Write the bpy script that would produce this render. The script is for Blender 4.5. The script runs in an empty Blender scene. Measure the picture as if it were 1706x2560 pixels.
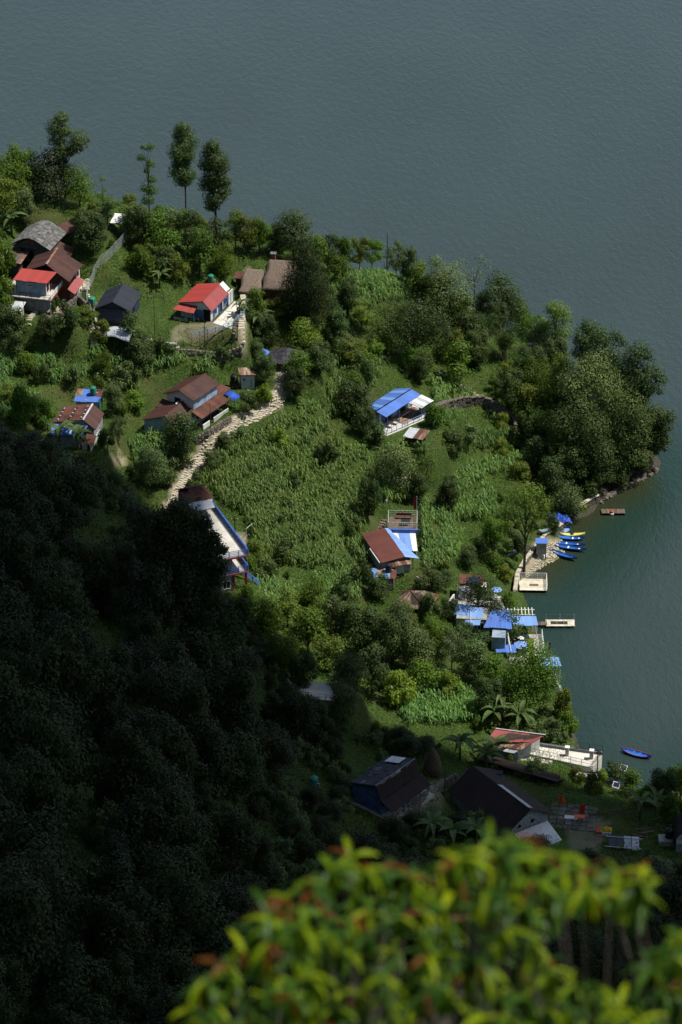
import bpy, math, random
import numpy as np
from mathutils import Vector

random.seed(7)
RNG = np.random.default_rng(11)
S = bpy.context.scene
COL = S.collection
R = math.radians

# ------------------------------------------------------------------ camera
CAMZ, PITCH, VFOV = 250.0, 30.0, 19.0
cam_d = bpy.data.cameras.new('camera')
cam_d.sensor_fit = 'VERTICAL'; cam_d.sensor_height = 36.0; cam_d.sensor_width = 24.0
cam_d.lens = 18.0 / math.tan(R(VFOV / 2))
cam_d.clip_start = 0.5; cam_d.clip_end = 12000
cam_d.dof.use_dof = True; cam_d.dof.focus_distance = 470.0; cam_d.dof.aperture_fstop = 1.75
cam = bpy.data.objects.new('camera', cam_d); COL.objects.link(cam)
cam.location = (0, 0, CAMZ); cam.rotation_euler = (R(90 - PITCH), 0, 0)
S.camera = cam

# ------------------------------------------------------------------ light
SUN_EL, SUN_DIR = 63.0, (0.97, 0.10)                 # horizontal direction towards the sun
n_ = math.hypot(*SUN_DIR); SUN_DIR = (SUN_DIR[0] / n_, SUN_DIR[1] / n_)
SUNV = Vector((SUN_DIR[0] * math.cos(R(SUN_EL)), SUN_DIR[1] * math.cos(R(SUN_EL)), math.sin(R(SUN_EL))))
w = bpy.data.worlds.new('World'); S.world = w; w.use_nodes = True
nt = w.node_tree; bg = nt.nodes['Background']
sky = nt.nodes.new('ShaderNodeTexSky'); sky.sky_type = 'NISHITA'; sky.sun_disc = False
sky.sun_elevation = R(SUN_EL); sky.sun_rotation = math.atan2(SUN_DIR[0], SUN_DIR[1])
nt.links.new(sky.outputs[0], bg.inputs[0]); bg.inputs[1].default_value = 0.088
sd = bpy.data.lights.new('sun', 'SUN'); sd.energy = 4.5; sd.angle = R(0.5); sd.color = (1, 0.95, 0.86)
sun = bpy.data.objects.new('sun', sd); COL.objects.link(sun)
sun.rotation_euler = SUNV.to_track_quat('Z', 'Y').to_euler(); sun.location = (200, 400, 500)
S.view_settings.view_transform = 'Standard'; S.view_settings.look = 'None'
S.view_settings.gamma = 1; S.view_settings.use_curve_mapping = False
S.view_settings.exposure = 0.35

# ------------------------------------------------------------------ pixels of the 1706 x 2560 photograph <-> the place
K = math.tan(R(VFOV / 2)) / 1280
cp, sp = math.cos(R(PITCH)), math.sin(R(PITCH))
def ray(px, py):
    a, b = (px - 853) * K, (1280 - py) * K
    return np.array((a, cp + b * sp, -sp + b * cp))
def at(px, py, z):
    d = ray(px, py); t = (z - CAMZ) / d[2]
    return (d[0] * t, d[1] * t, z)
def proj(P):
    P = np.asarray(P, float); x, y, z = P[..., 0], P[..., 1], P[..., 2] - CAMZ
    f = y * cp - z * sp; u = y * sp + z * cp
    return 853 + x / f / K, 1280 - u / f / K

# ------------------------------------------------------------------ terrain (control points: pixel, pixel, height)
CTL = [(0,445,39),(150,480,39),(300,520,36),(400,560,33),(550,590,30),(750,640,26),(900,690,22),(1080,740,17),
 (1200,800,13),(1350,900,8),(1500,1050,4),(1590,1140,2.0),
 (60,640,36),(100,760,33),(300,800,30),(500,780,27.5),(520,860,25),(650,720,26.5),(700,900,21.5),(850,800,21),
 (0,880,28),(200,1050,22.5),(60,1000,26),(420,1060,19.5),(300,930,25),(650,1000,19.5),(480,1150,17),(430,1260,14.5),
 (620,960,21),(1000,1050,12.5),(900,900,17.5),(1200,1000,9),(1150,900,12),(1050,850,15),(1300,1050,6.5),
 (1380,1150,3.2),(1450,1200,2.4),(980,1400,7),(850,1150,12.5),(700,1300,12),(600,1450,10),(1150,1350,4.5),(1160,1500,4),
 (1280,1300,3.0),(1200,1600,3.2),(1000,1500,6),(900,1650,7),(700,1560,10),(1150,1720,4.5),(1350,1700,1.6),
 (1260,1880,3.2),(1380,1890,2.4),(810,1760,9.5),(960,1990,11),(1100,2000,9),(1350,2080,6.5),(1450,2020,4.5),(1560,2010,2.2),
 (1690,2090,4.5),(1400,2250,14),(1500,2520,26),(1330,1330,2.5),(1275,1420,2.4),(1265,1500,2.4),(1445,1245,2.2),
 (1300,1600,2.2),(1330,1540,1.8),(1380,1770,1.2),
 (-250,1150,40),(100,1180,34),(280,1260,31),(100,1500,46),(-200,1700,60),(100,2000,60),(420,1560,31),(400,2000,45),
 (550,1720,25),(100,2520,72),(-250,2300,80),(480,2520,60),(700,1960,21),(800,2200,27),(950,2520,42),(560,1480,12.5),
 (470,1420,15),(1378,1366,.4),(1350,1400,.4),(1315,1436,.4),(1374,1322,2.2)]
SHORE = [(1650,1168),(1610,1186),(1545,1213),(1495,1258),(1432,1300),(1410,1328),(1404,1350),(1414,1380),(1394,1402),(1350,1421),(1328,1438),(1300,1466),
 (1298,1520),(1300,1560),(1340,1572),(1352,1610),(1364,1650),(1380,1700),(1412,1750),(1432,1800),(1444,1850),(1462,1890),
 (1492,1930),(1540,1955),(1600,1982),(1650,1965),(1706,1930),(1790,1890)]
WET = [(1680,1250),(1600,1300),(1540,1400),(1480,1480),(1450,1560),(1395,1590),(1410,1640),(1440,1700),(1480,1640),(1500,1720),(1500,1850),(1520,1905),(1540,1800),(1570,1870),(1640,1900),
 (1706,1860),(1706,1700),(1706,1500),(1790,1200),(1780,1000),(1370,1500),(1740,1120)]
pts = [at(*c) for c in CTL] + [at(a, b, 0) for a, b in SHORE] + [at(a, b, -3.5) for a, b in WET]
for c in CTL[:12]:
    x, y, z = at(*c); pts.append((x + .3 * z, y + 1.2 * z + 5, 0)); pts.append((x + .35 * z, y + 1.2 * z + 22, -4))
pts += [(-110, 560, -5), (0, 580, -5), (110, 540, -5), (115, 450, -5), (115, 400, -5), (110, 330, -2), (60, 330, 1.5), (110, 180, 50),
        (60, 250, 20), (0, 180, 75), (-60, 180, 100), (-115, 180, 115), (-115, 250, 85), (-115, 330, 60), (-115, 500, 40), (60, 180, 60)]
pts = np.array(pts, float)
SC = 100.0
def tps(r2): return np.where(r2 > 1e-12, .5 * r2 * np.log(np.maximum(r2, 1e-12)), 0)
XY = pts[:, :2] / SC; n = len(pts)
A = np.zeros((n + 3, n + 3))
A[:n, :n] = tps(((XY[:, None] - XY[None]) ** 2).sum(-1)) + np.eye(n) * 2e-4
A[:n, n] = 1; A[:n, n + 1:] = XY; A[n, :n] = 1; A[n + 1:, :n] = XY.T
WT = np.linalg.solve(A, np.concatenate([pts[:, 2], np.zeros(3)]))
def raw_h(x, y):
    x = np.asarray(x, float); y = np.asarray(y, float); sh = x.shape
    x = x.ravel(); y = y.ravel()
    xc = np.clip(x, -115, 118); yc = np.clip(y, 180, 575)
    out = np.empty(len(x))
    for i in range(0, len(x), 20000):
        P = np.stack([xc[i:i + 20000], yc[i:i + 20000]], 1) / SC
        out[i:i + 20000] = tps(((P[:, None] - XY[None]) ** 2).sum(-1)) @ WT[:n] + WT[n] + P @ WT[n + 1:]
    out = np.clip(out, -9, 125)
    near = np.clip((180 - y) / 180, 0, 1.0)
    out = out * (1 - near) + 247.6 * near
    return out.reshape(sh)
# grid
def lines(a, b, step, far):
    core = np.arange(a, b + .01, step)
    lo = a - np.array(far[::-1]); hi = b + np.array(far)
    return np.concatenate([lo, core, hi])
far = [3, 8, 16, 30, 60, 110, 200, 400, 800, 1600, 3200]
GX = lines(-90, 90, 1.0, far); GY = lines(205, 530, 1.0, [3, 8, 16, 30, 50, 80, 120, 180, 190, 204, 260, 400, 800, 1600, 3200])
XX, YY = np.meshgrid(GX, GY)
HH = raw_h(XX, YY)
# cultivation terraces on the sunlit slope
px_, py_ = proj(np.stack([XX, YY, HH], -1))
lit = (YY > 372) & (HH > 2.5) & (XX < 60)
amp = np.clip((HH - 2.5) / 2, 0, 1) * np.clip((YY - 372) / 12, 0, 1) * (XX > -88) * .75
st = 1.5
t_ = (HH + .5 * np.sin(XX * .06) + .4 * np.sin(YY * .05 + XX * .03)) / st
PATH = [(716, 905), (708, 955), (692, 1003), (652, 1030), (602, 1050), (562, 1076), (526, 1110), (492, 1150), (466, 1190), (446, 1225), (428, 1268)]
dp = np.full(HH.shape, 1e9)
for (x0, y0), (x1, y1) in zip(PATH[:-1], PATH[1:]):
    ux, uy = x1 - x0, y1 - y0; tt = np.clip(((px_ - x0) * ux + (py_ - y0) * uy) / (ux * ux + uy * uy), 0, 1)
    dp = np.minimum(dp, np.hypot(px_ - x0 - tt * ux, py_ - y0 - tt * uy))
amp = amp * np.clip((dp - 28) / 30, 0, 1)
fr = t_ - np.floor(t_)
ss = np.clip((fr - .62) / .38, 0, 1); ss = ss * ss * (3 - 2 * ss)
HH = HH + amp * st * (ss - fr)
HH += (np.sin(XX * .9 + YY * .37) * np.sin(YY * .8 - XX * .21)) * .1 * (HH > .5)
def hgt(x, y):
    x = np.asarray(x, float); y = np.asarray(y, float)
    i = np.clip(np.searchsorted(GX, x) - 1, 0, len(GX) - 2); j = np.clip(np.searchsorted(GY, y) - 1, 0, len(GY) - 2)
    u = np.clip((x - GX[i]) / (GX[i + 1] - GX[i]), 0, 1); v = np.clip((y - GY[j]) / (GY[j + 1] - GY[j]), 0, 1)
    return (HH[j, i] * (1 - u) + HH[j, i + 1] * u) * (1 - v) + (HH[j + 1, i] * (1 - u) + HH[j + 1, i + 1] * u) * v
def gnd(px, py):
    d = ray(px, py)
    t = np.arange(230, 620, .5)
    P = d[None] * t[:, None]; P[:, 2] += CAMZ
    below = P[:, 2] < np.maximum(hgt(P[:, 0], P[:, 1]), 0)
    k = int(np.argmax(below)) if below.any() else len(t) - 1
    a, b = t[max(k - 1, 0)], t[k]
    for _ in range(12):
        m = (a + b) / 2; q = d * m
        if q[2] + CAMZ < max(float(hgt(q[0], q[1])), 0): b = m
        else: a = m
    q = d * b
    return (q[0], q[1], max(q[2] + CAMZ, 0))
def pad(o, az, x0, x1, y0, y1, z, m=1.6, soft=2.2):
    """level the ground for a building at o turned by az"""
    global HH
    a = R(az); dx, dy = XX - o[0], YY - o[1]
    lx = dx * math.cos(a) - dy * math.sin(a); ly = dx * math.sin(a) + dy * math.cos(a)
    ex = np.maximum(np.maximum(x0 - m - lx, lx - x1 - m), 0); ey = np.maximum(np.maximum(y0 - m - ly, ly - y1 - m), 0)
    w_ = np.clip(1 - np.hypot(ex, ey) / soft, 0, 1); w_ = w_ * w_ * (3 - 2 * w_)
    HH = HH * (1 - w_) + (z - .04) * w_
# ------------------------------------------------------------------ building plots (pixel of the front left wall foot, turn, footprint)
PLOTS = {
 'red':    (453, 790, 22, 0, 9.6, -1.0, 8.0),
 'navy':   (245, 806, 11, 0, 5.3, 0, 6.6),
 'long':   (419, 1038, 34, 0, 7.2, 0, 6.6),
 'annex':  (362, 1080, 27, 0, 5.8, 0, 6.8),
 'hut':    (604, 972, -8, 0, 3.4, 0, 2.4),
 'rusty':  (140, 1096, 12, 0, 6.6, -3, 5.4),
 'rear':   (192, 1034, 6, 0, 3.9, 0, 2.6),
 'blue':   (946, 1066, 37, -2.4, 7.2, -.5, 9.4),
 'lowshed':(1010, 1110, 20, 0, 3.4, 0, 2.4),
 'ridge':  (40, 640, 18, 0, 5.8, 0, 6.2),
 'village':(42, 772, 14, -1, 9.5, -2.5, 9.5),
 'thatch': (604, 742, 8, 0, 8.4, 0, 5.5),
 'round':  (718, 908, 0, -3.0, 3.0, -3, 3),
 'middle': (958, 1440, -19, -.5, 5.2, -1, 9),
 'deck':   (972, 1345, 2, 0, 4.6, 0, 4.2),
 'pyramid':(1000, 1530, 20, -2, 4.2, -1, 4.4),
 'balcony':(497, 1495, -22, -1, 7.4, 0, 19),
 'resort': (1140, 1580, 6, -.3, 7.5, 0, 11),
 'waterside':(1290, 1650, 0, -1, 5.2, -2, 8),
 'terrace':(1240, 1898, 12, -1, 8.5, -1, 5),
 'dark':   (882, 2002, 40, 0, 5.4, 0, 8.0),
 'stonehut':(1166, 1990, 8, 0, 4.2, 0, 3),
 'bigdark':(1318, 2086, -36, -3.8, 3.8, 0, 13),
 'yard':   (1420, 2060, 10, -2.6, 4.6, -1, 5.5),
 'edge':   (1690, 2130, 4, 0, 6, 0, 6),
 'villa':  (770, 1770, 12, 0, 4.6, 0, 4),
}
FR = {}
for k, (px, py, az, x0, x1, y0, y1) in PLOTS.items():
    o = gnd(px, py)
    if k in ('waterside',): o = at(px, py, 1.6)
    FR[k] = (o, az)
    if k == 'waterside': pad(o, az, -1, 4.2, -2, 7, 1.3, 0, .6)
    else: pad(o, az, x0, x1, y0, y1, o[2])

# ------------------------------------------------------------------ materials
def nodes(name):
    m = bpy.data.materials.new(name); m.use_nodes = True
    return m, m.node_tree, m.node_tree.nodes['Principled BSDF']
def mixc(t, fac, a, b, mode='MIX'):
    n = t.nodes.new('ShaderNodeMix'); n.data_type = 'RGBA'; n.blend_type = mode
    for s, v in ((n.inputs[0], fac), (n.inputs[6], a), (n.inputs[7], b)):
        if isinstance(v, bpy.types.NodeSocket): t.links.new(v, s)
        elif s is n.inputs[0]: s.default_value = v
        else: s.default_value = (*v[:3], 1)
    return n.outputs[2]
def noise(t, scale, detail=4, rough=.6, coord='Object', stretch=None):
    tc = t.nodes.new('ShaderNodeTexCoord'); n = t.nodes.new('ShaderNodeTexNoise')
    n.inputs['Scale'].default_value = scale; n.inputs['Detail'].default_value = detail; n.inputs['Roughness'].default_value = rough
    if stretch:
        mp = t.nodes.new('ShaderNodeMapping'); mp.inputs['Scale'].default_value = stretch
        t.links.new(tc.outputs[coord], mp.inputs[0]); t.links.new(mp.outputs[0], n.inputs[0])
    else: t.links.new(tc.outputs[coord], n.inputs[0])
    return n.outputs[0]
def ramp(t, v, lo, hi):
    n = t.nodes.new('ShaderNodeMapRange'); n.inputs[1].default_value = lo; n.inputs[2].default_value = hi
    t.links.new(v, n.inputs[0]); return n.outputs[0]
def M(name, col, col2=None, rough=.75, scale=1.2, lo=.42, hi=.62, metal=0, bump=0, rnd=.18, stretch=None):
    m, t, b = nodes(name)
    b.inputs['Roughness'].default_value = rough; b.inputs['Metallic'].default_value = metal
    c2 = col2 or tuple(c * .72 for c in col)
    c = mixc(t, ramp(t, noise(t, scale, 5, .65, stretch=stretch), lo, hi), col, c2)
    if rnd:
        oi = t.nodes.new('ShaderNodeObjectInfo')
        mr = t.nodes.new('ShaderNodeMapRange'); mr.inputs[3].default_value = 1 - rnd; mr.inputs[4].default_value = 1 + rnd * .6
        t.links.new(oi.outputs['Random'], mr.inputs[0])
        vm = t.nodes.new('ShaderNodeVectorMath'); vm.operation = 'SCALE'
        t.links.new(c, vm.inputs[0]); t.links.new(mr.outputs[0], vm.inputs['Scale']); c = vm.outputs[0]
    t.links.new(c, b.inputs['Base Color'])
    if 'glass' not in name and 'steel' not in name and 'solar' not in name: b.inputs['Specular IOR Level'].default_value = .22
    if bump:
        bn = t.nodes.new('ShaderNodeBump'); bn.inputs['Strength'].default_value = bump; bn.inputs['Distance'].default_value = .05
        t.links.new(noise(t, scale * 6, 4), bn.inputs['Height']); t.links.new(bn.outputs[0], b.inputs['Normal'])
    return m
MT = dict(
 white=M('white_plaster', (.62, .62, .6), (.42, .42, .4), .85, .9, .45, .75),
 greywall=M('grey_plaster', (.36, .37, .37), (.2, .2, .19), .9, 1.1),
 bluewall=M('blue_plaster', (.1, .17, .34), (.06, .1, .2), .8, .8),
 palewall=M('pale_blue_and_shaded_plaster', (.34, .42, .52), (.2, .26, .33), .85, .9),  # pale blue plaster; also stands for bluish shade on the white hamlet house
 red=M('red_roof_paint', (.33, .045, .038), (.22, .06, .045), .6, 1.1, .5, .8, rnd=.1),
 pinkred=M('pale_red_paint', (.32, .065, .065), (.26, .07, .07), .6, .9, rnd=.1),  # paler, pinker red than the other roof paint
 blue=M('blue_roof_paint', (.08, .175, .52), (.09, .13, .26), .55, .9, .48, .85, rnd=.16),
 paleblue=M('pale_blue_sheet', (.2, .33, .66), (.16, .27, .56), .4, .5, rnd=.1),
 skyblue=M('sky_blue_roof_paint', (.17, .32, .66), (.2, .27, .42), .55, .9, .5, .85, rnd=.1),
 shadedbrown=M('shaded_brown_roof_paint', (.034, .02, .018), (.024, .016, .015), .7, .8, rnd=.2),  # brown roof paint darkened to stand in for shade on the lower houses
 brown=M('brown_roof_paint', (.078, .033, .026), (.055, .027, .023), .65, .8, rnd=.2),
 redbrown=M('red_brown_roof_paint', (.12, .038, .028), (.095, .034, .027), .65, .5, rnd=.1),
 rust=M('rusty_iron', (.13, .052, .034), (.075, .034, .025), .75, 1.6, rnd=.3, stretch=(1, .25, 1)),
 rustzinc=M('rust_streaked_zinc', (.3, .26, .2), (.17, .07, .04), .6, 1.4, .42, .55, rnd=.3, stretch=(1, .2, 1)),
 zinc=M('zinc_sheet', (.5, .52, .54), (.38, .4, .42), .4, 1.2, rnd=.2),
 greysheet=M('grey_metal_cladding', (.12, .13, .15), (.08, .09, .1), .5, 1.1),
 navy=M('navy_roof_paint', (.024, .028, .042), (.019, .023, .034), .75, .8, rnd=.15),
 navywall=M('navy_board', (.045, .055, .08), (.032, .04, .06), .6, 1.2, rnd=.2),
 slate=M('slate', (.17, .165, .16), (.07, .07, .068), .85, 2.0, rnd=.4, bump=.5),
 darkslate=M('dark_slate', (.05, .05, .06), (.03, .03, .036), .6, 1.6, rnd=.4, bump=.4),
 stone=M('rubble_stone', (.16, .14, .11), (.07, .062, .05), .9, 2.2, rnd=.4, bump=.6),
 lightstone=M('pale_path_stone', (.5, .45, .35), (.4, .355, .27), .9, 2.0, rnd=.1, bump=.15),
 whitestone=M('whitewashed_rubble', (.42, .43, .44), (.16, .16, .16), .9, 4.5, .46, .56, bump=.5),
 thatch=M('grey_thatch', (.2, .155, .12), (.12, .09, .07), .95, 5.0, rnd=.1, bump=.9),
 brick=M('old_brick', (.2, .085, .055), (.13, .06, .045), .9, 3.0),
 concrete=M('concrete', (.42, .4, .36), (.3, .28, .25), .9, .7, bump=.2),
 palefloor=M('pale_terrace_screed', (.6, .57, .5), (.46, .44, .39), .85, .6),
 wood=M('weathered_wood', (.16, .12, .085), (.09, .07, .05), .85, 2.5, rnd=.35),
 paleplank=M('pale_painted_plank', (.62, .57, .45), (.5, .45, .34), .7, 1.8, rnd=.16),
 darkwood=M('dark_timber', (.05, .038, .03), (.03, .024, .02), .85, 2.5),
 glass=M('window_glass', (.012, .015, .018), (.02, .024, .028), .12, 1, rnd=.2),
 dark=M('dark_opening', (.012, .012, .013), (.008, .008, .009), .9, 1),
 whitepaint=M('white_paint', (.72, .72, .7), (.6, .6, .58), .5, 1.4, rnd=.06),
 bluepaint=M('blue_rail_paint', (.08, .2, .55), (.06, .15, .42), .45, 1.2, rnd=.1),
 palepaint=M('pale_blue_rail_paint', (.3, .45, .66), (.22, .36, .56), .45, 1.2, rnd=.1),
 blackpaint=M('black_iron', (.02, .02, .022), (.03, .028, .026), .5, 1.5),
 greentank=M('green_plastic', (.03, .2, .12), (.024, .16, .09), .4, 1, rnd=.08),
 tealtank=M('teal_plastic', (.03, .24, .2), (.024, .19, .15), .4, 1, rnd=.08),
 bluetank=M('blue_plastic', (.02, .07, .5), (.016, .055, .4), .35, 1, rnd=.08),
 blacktank=M('black_plastic', (.014, .014, .016), (.02, .02, .022), .4, 1),
 tarpblue=M('blue_tarpaulin', (.025, .09, .48), (.018, .06, .34), .5, 1.6, bump=.4),
 tarpgrey=M('pale_grey_tarpaulin', (.4, .43, .47), (.33, .35, .39), .6, .8),
 violet=M('violet_cloth', (.36, .26, .55), (.28, .2, .45), .8, 2),
 yellow=M('yellow_cloth', (.62, .42, .03), (.5, .3, .02), .7, 2),
 orange=M('orange_plastic', (.62, .13, .03), (.5, .1, .02), .5, 2),
 boatblue=M('blue_boat_paint', (.03, .15, .5), (.025, .11, .38), .4, 1.4, rnd=.12),
 boatgrey=M('grey_green_boat_paint', (.2, .28, .3), (.13, .19, .2), .6, 1.4),
 boatred=M('red_boat_paint', (.5, .04, .03), (.4, .035, .03), .45, 1.4),
 boatyellow=M('yellow_boat_paint', (.6, .6, .16), (.5, .48, .12), .45, 1.2),
 steel=M('brushed_steel', (.5, .52, .54), (.36, .38, .4), .3, 1.4, metal=.8),
 maroon=M('maroon_cloth', (.22, .02, .025), (.16, .016, .02), .8, 2),
 solar=M('solar_panel', (.02, .03, .07), (.03, .04, .09), .15, 2),
 straw=M('old_straw', (.12, .085, .05), (.07, .05, .03), .95, 4, bump=.7),
 bark=M('bark', (.075, .062, .048), (.04, .034, .027), .9, 3, bump=.6),
 palebark=M('pale_bark', (.2, .18, .15), (.1, .09, .075), .9, 3, bump=.5),
)
def leafmat(name, a, b, trans=.35, rough=.5, mul=1.0):
    m, t, p = nodes(name)
    g = t.nodes.new('ShaderNodeNewGeometry')
    c = mixc(t, g.outputs['Random Per Island'], a, b)
    c2 = mixc(t, ramp(t, noise(t, .22, 2, .5), .35, .65), c, (1.25 * mul, 1.2 * mul, 1.0 * mul), 'MULTIPLY')
    oi = t.nodes.new('ShaderNodeObjectInfo')
    hs = t.nodes.new('ShaderNodeHueSaturation')
    mr = t.nodes.new('ShaderNodeMapRange'); mr.inputs[3].default_value = .72; mr.inputs[4].default_value = 1.22
    mr2 = t.nodes.new('ShaderNodeMapRange'); mr2.inputs[3].default_value = .485; mr2.inputs[4].default_value = .515
    t.links.new(oi.outputs['Random'], mr.inputs[0])
    mm = t.nodes.new('ShaderNodeMath'); mm.operation = 'FRACT'; m3 = t.nodes.new('ShaderNodeMath'); m3.operation = 'MULTIPLY'; m3.inputs[1].default_value = 7.31
    t.links.new(oi.outputs['Random'], m3.inputs[0]); t.links.new(m3.outputs[0], mm.inputs[0]); t.links.new(mm.outputs[0], mr2.inputs[0])
    t.links.new(mr.outputs[0], hs.inputs['Value']); t.links.new(mr2.outputs[0], hs.inputs['Hue']); t.links.new(c2, hs.inputs['Color'])
    t.links.new(hs.outputs[0], p.inputs['Base Color']); p.inputs['Roughness'].default_value = rough
    p.inputs['Specular IOR Level'].default_value = .16
    tr = t.nodes.new('ShaderNodeBsdfTranslucent'); t.links.new(hs.outputs[0], tr.inputs[0])
    mx = t.nodes.new('ShaderNodeMixShader'); mx.inputs[0].default_value = trans
    t.links.new(p.outputs[0], mx.inputs[1]); t.links.new(tr.outputs[0], mx.inputs[2])
    t.links.new(mx.outputs[0], t.nodes['Material Output'].inputs[0])
    return m
LF = dict(
 mid=leafmat('leaf_mid_green', (.055, .11, .014), (.125, .205, .028), .42),
 olive=leafmat('leaf_olive', (.08, .12, .018), (.16, .215, .036), .42),
 dark=leafmat('leaf_dark_green', (.03, .055, .016), (.075, .115, .032), .25),
 bright=leafmat('leaf_bright_green', (.09, .17, .018), (.17, .26, .035), .4),
 grey=leafmat('leaf_grey_green', (.06, .1, .03), (.14, .195, .07), .3),
 conif=leafmat('needle_dark', (.024, .038, .016), (.055, .075, .03), .15),
 bamboo=leafmat('bamboo_green', (.04, .085, .014), (.08, .14, .028), .3),
 corn=leafmat('corn_green', (.07, .145, .03), (.21, .33, .11), .35),
 banana=leafmat('banana_green', (.07, .12, .035), (.12, .18, .06), .4),
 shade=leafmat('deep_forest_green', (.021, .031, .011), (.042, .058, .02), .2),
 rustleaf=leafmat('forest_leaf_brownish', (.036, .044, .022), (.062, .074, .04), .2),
 grass=leafmat('grass_green', (.075, .14, .016), (.15, .22, .032), .35),
 mango=leafmat('mango_leaf_green', (.065, .16, .002), (.22, .31, .004), .45, .45),
 mangored=leafmat('mango_leaf_red', (.09, .024, .003), (.15, .07, .005), .45, .45),
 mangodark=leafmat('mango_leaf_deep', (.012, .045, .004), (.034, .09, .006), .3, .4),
 mangopale=leafmat('mango_leaf_pale', (.28, .32, .1), (.36, .38, .14), .4, .4),
)

# ------------------------------------------------------------------ mesh helpers
def tagp(o, label=None, cat=None, group=None, kind=None):
    if label: o['label'] = label
    if cat: o['category'] = cat
    if group: o['group'] = group
    if kind: o['kind'] = kind
    return o
def link(name, me, parent=None):
    o = bpy.data.objects.new(name, me); COL.objects.link(o)
    if parent: o.parent = parent
    return o
class MB:
    def __init__(s): s.v = []; s.f = []
    def add(s, vs, fs):
        b = len(s.v); s.v += [tuple(map(float, p)) for p in vs]; s.f += [tuple(b + i for i in f) for f in fs]; return s
    def box(s, x0, x1, y0, y1, z0, z1):
        return s.add([(x0, y0, z0), (x1, y0, z0), (x1, y1, z0), (x0, y1, z0), (x0, y0, z1), (x1, y0, z1), (x1, y1, z1), (x0, y1, z1)],
                     [(0, 3, 2, 1), (4, 5, 6, 7), (0, 1, 5, 4), (1, 2, 6, 5), (2, 3, 7, 6), (3, 0, 4, 7)])
    def hexa(s, b, t):
        return s.add(list(b) + list(t), [(0, 3, 2, 1), (4, 5, 6, 7), (0, 1, 5, 4), (1, 2, 6, 5), (2, 3, 7, 6), (3, 0, 4, 7)])
    def tube(s, p, q, r0, r1=None, n=6):
        r1 = r0 if r1 is None else r1
        p, q = Vector(p), Vector(q); d = (q - p)
        if d.length < 1e-5: return s
        d.normalize(); a = d.orthogonal().normalized(); b = d.cross(a)
        vs = []
        for c, r in ((p, r0), (q, r1)):
            for i in range(n):
                t = 2 * math.pi * i / n; vs.append(c + (a * math.cos(t) + b * math.sin(t)) * r)
        return s.add(vs, [(i, (i + 1) % n, n + (i + 1) % n, n + i) for i in range(n)] + [tuple(range(n))[::-1], tuple(range(n, 2 * n))])
    def lathe(s, prof, c=(0, 0, 0), n=14):
        vs = []
        for r, z in prof:
            for i in range(n):
                t = 2 * math.pi * i / n; vs.append((c[0] + r * math.cos(t), c[1] + r * math.sin(t), c[2] + z))
        m = len(prof)
        fs = [(j * n + i, j * n + (i + 1) % n, (j + 1) * n + (i + 1) % n, (j + 1) * n + i) for j in range(m - 1) for i in range(n)]
        fs += [tuple(range(n))[::-1], tuple(range((m - 1) * n, m * n))]
        return s.add(vs, fs)
    def rock(s, c, sx, sy, sz, ang=0, rnd=random):
        ca, sa = math.cos(ang), math.sin(ang); vs = []
        for dz in (-.5, .5):
            for dx, dy in ((-.5, -.5), (.5, -.5), (.5, .5), (-.5, .5)):
                k = .8 if dz > 0 else 1
                x = dx * sx * k * rnd.uniform(.8, 1.15); y = dy * sy * k * rnd.uniform(.8, 1.15)
                vs.append((c[0] + x * ca - y * sa, c[1] + x * sa + y * ca, c[2] + dz * sz * rnd.uniform(.85, 1.15)))
        return s.add(vs, [(0, 3, 2, 1), (4, 5, 6, 7), (0, 1, 5, 4), (1, 2, 6, 5), (2, 3, 7, 6), (3, 0, 4, 7)])
    def mesh(s, name, mat):
        me = bpy.data.meshes.new(name); me.from_pydata(s.v, [], s.f); me.materials.append(MT.get(mat) or LF.get(mat) if isinstance(mat, str) else mat)
        me.update(); return me
    def build(s, name, mat, parent=None, label=None):
        o = link(name, s.mesh(name, mat), parent)
        if label: o['label'] = label
        return o
def npmesh(name, V, mat, quad=4):
    """V: (n*quad, 3) vertices, one face per quad vertices"""
    V = np.asarray(V, np.float32).reshape(-1, 3); nf = len(V) // quad
    me = bpy.data.meshes.new(name)
    me.vertices.add(len(V)); me.vertices.foreach_set('co', V.ravel())
    me.loops.add(len(V)); me.loops.foreach_set('vertex_index', np.arange(len(V), dtype=np.int32))
    me.polygons.add(nf); me.polygons.foreach_set('loop_start', np.arange(0, len(V), quad, dtype=np.int32))
    me.polygons.foreach_set('loop_total', np.full(nf, quad, np.int32))
    me.materials.append(mat); me.update(calc_edges=True); return me
def gridmesh(name, P, mat, smooth=True):
    """P: (rows, cols, 3)"""
    r, c = P.shape[:2]; me = bpy.data.meshes.new(name)
    idx = np.arange(r * c).reshape(r, c)
    F = np.stack([idx[:-1, :-1], idx[:-1, 1:], idx[1:, 1:], idx[1:, :-1]], -1).reshape(-1, 4).astype(np.int32)
    me.vertices.add(r * c); me.vertices.foreach_set('co', P.astype(np.float32).ravel())
    me.loops.add(F.size); me.loops.foreach_set('vertex_index', F.ravel())
    me.polygons.add(len(F)); me.polygons.foreach_set('loop_start', np.arange(0, F.size, 4, dtype=np.int32))
    me.polygons.foreach_set('loop_total', np.full(len(F), 4, np.int32))
    if smooth: me.polygons.foreach_set('use_smooth', np.ones(len(F), bool))
    me.materials.append(mat); me.update(calc_edges=True); return me
def thing(name, label, cat, loc, az=0, group=None):
    o = link(name, None); o.location = loc; o.rotation_euler = (0, 0, -R(az)); o.empty_display_size = .3
    o['kind'] = 'thing'
    return tagp(o, label, cat, group)
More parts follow.
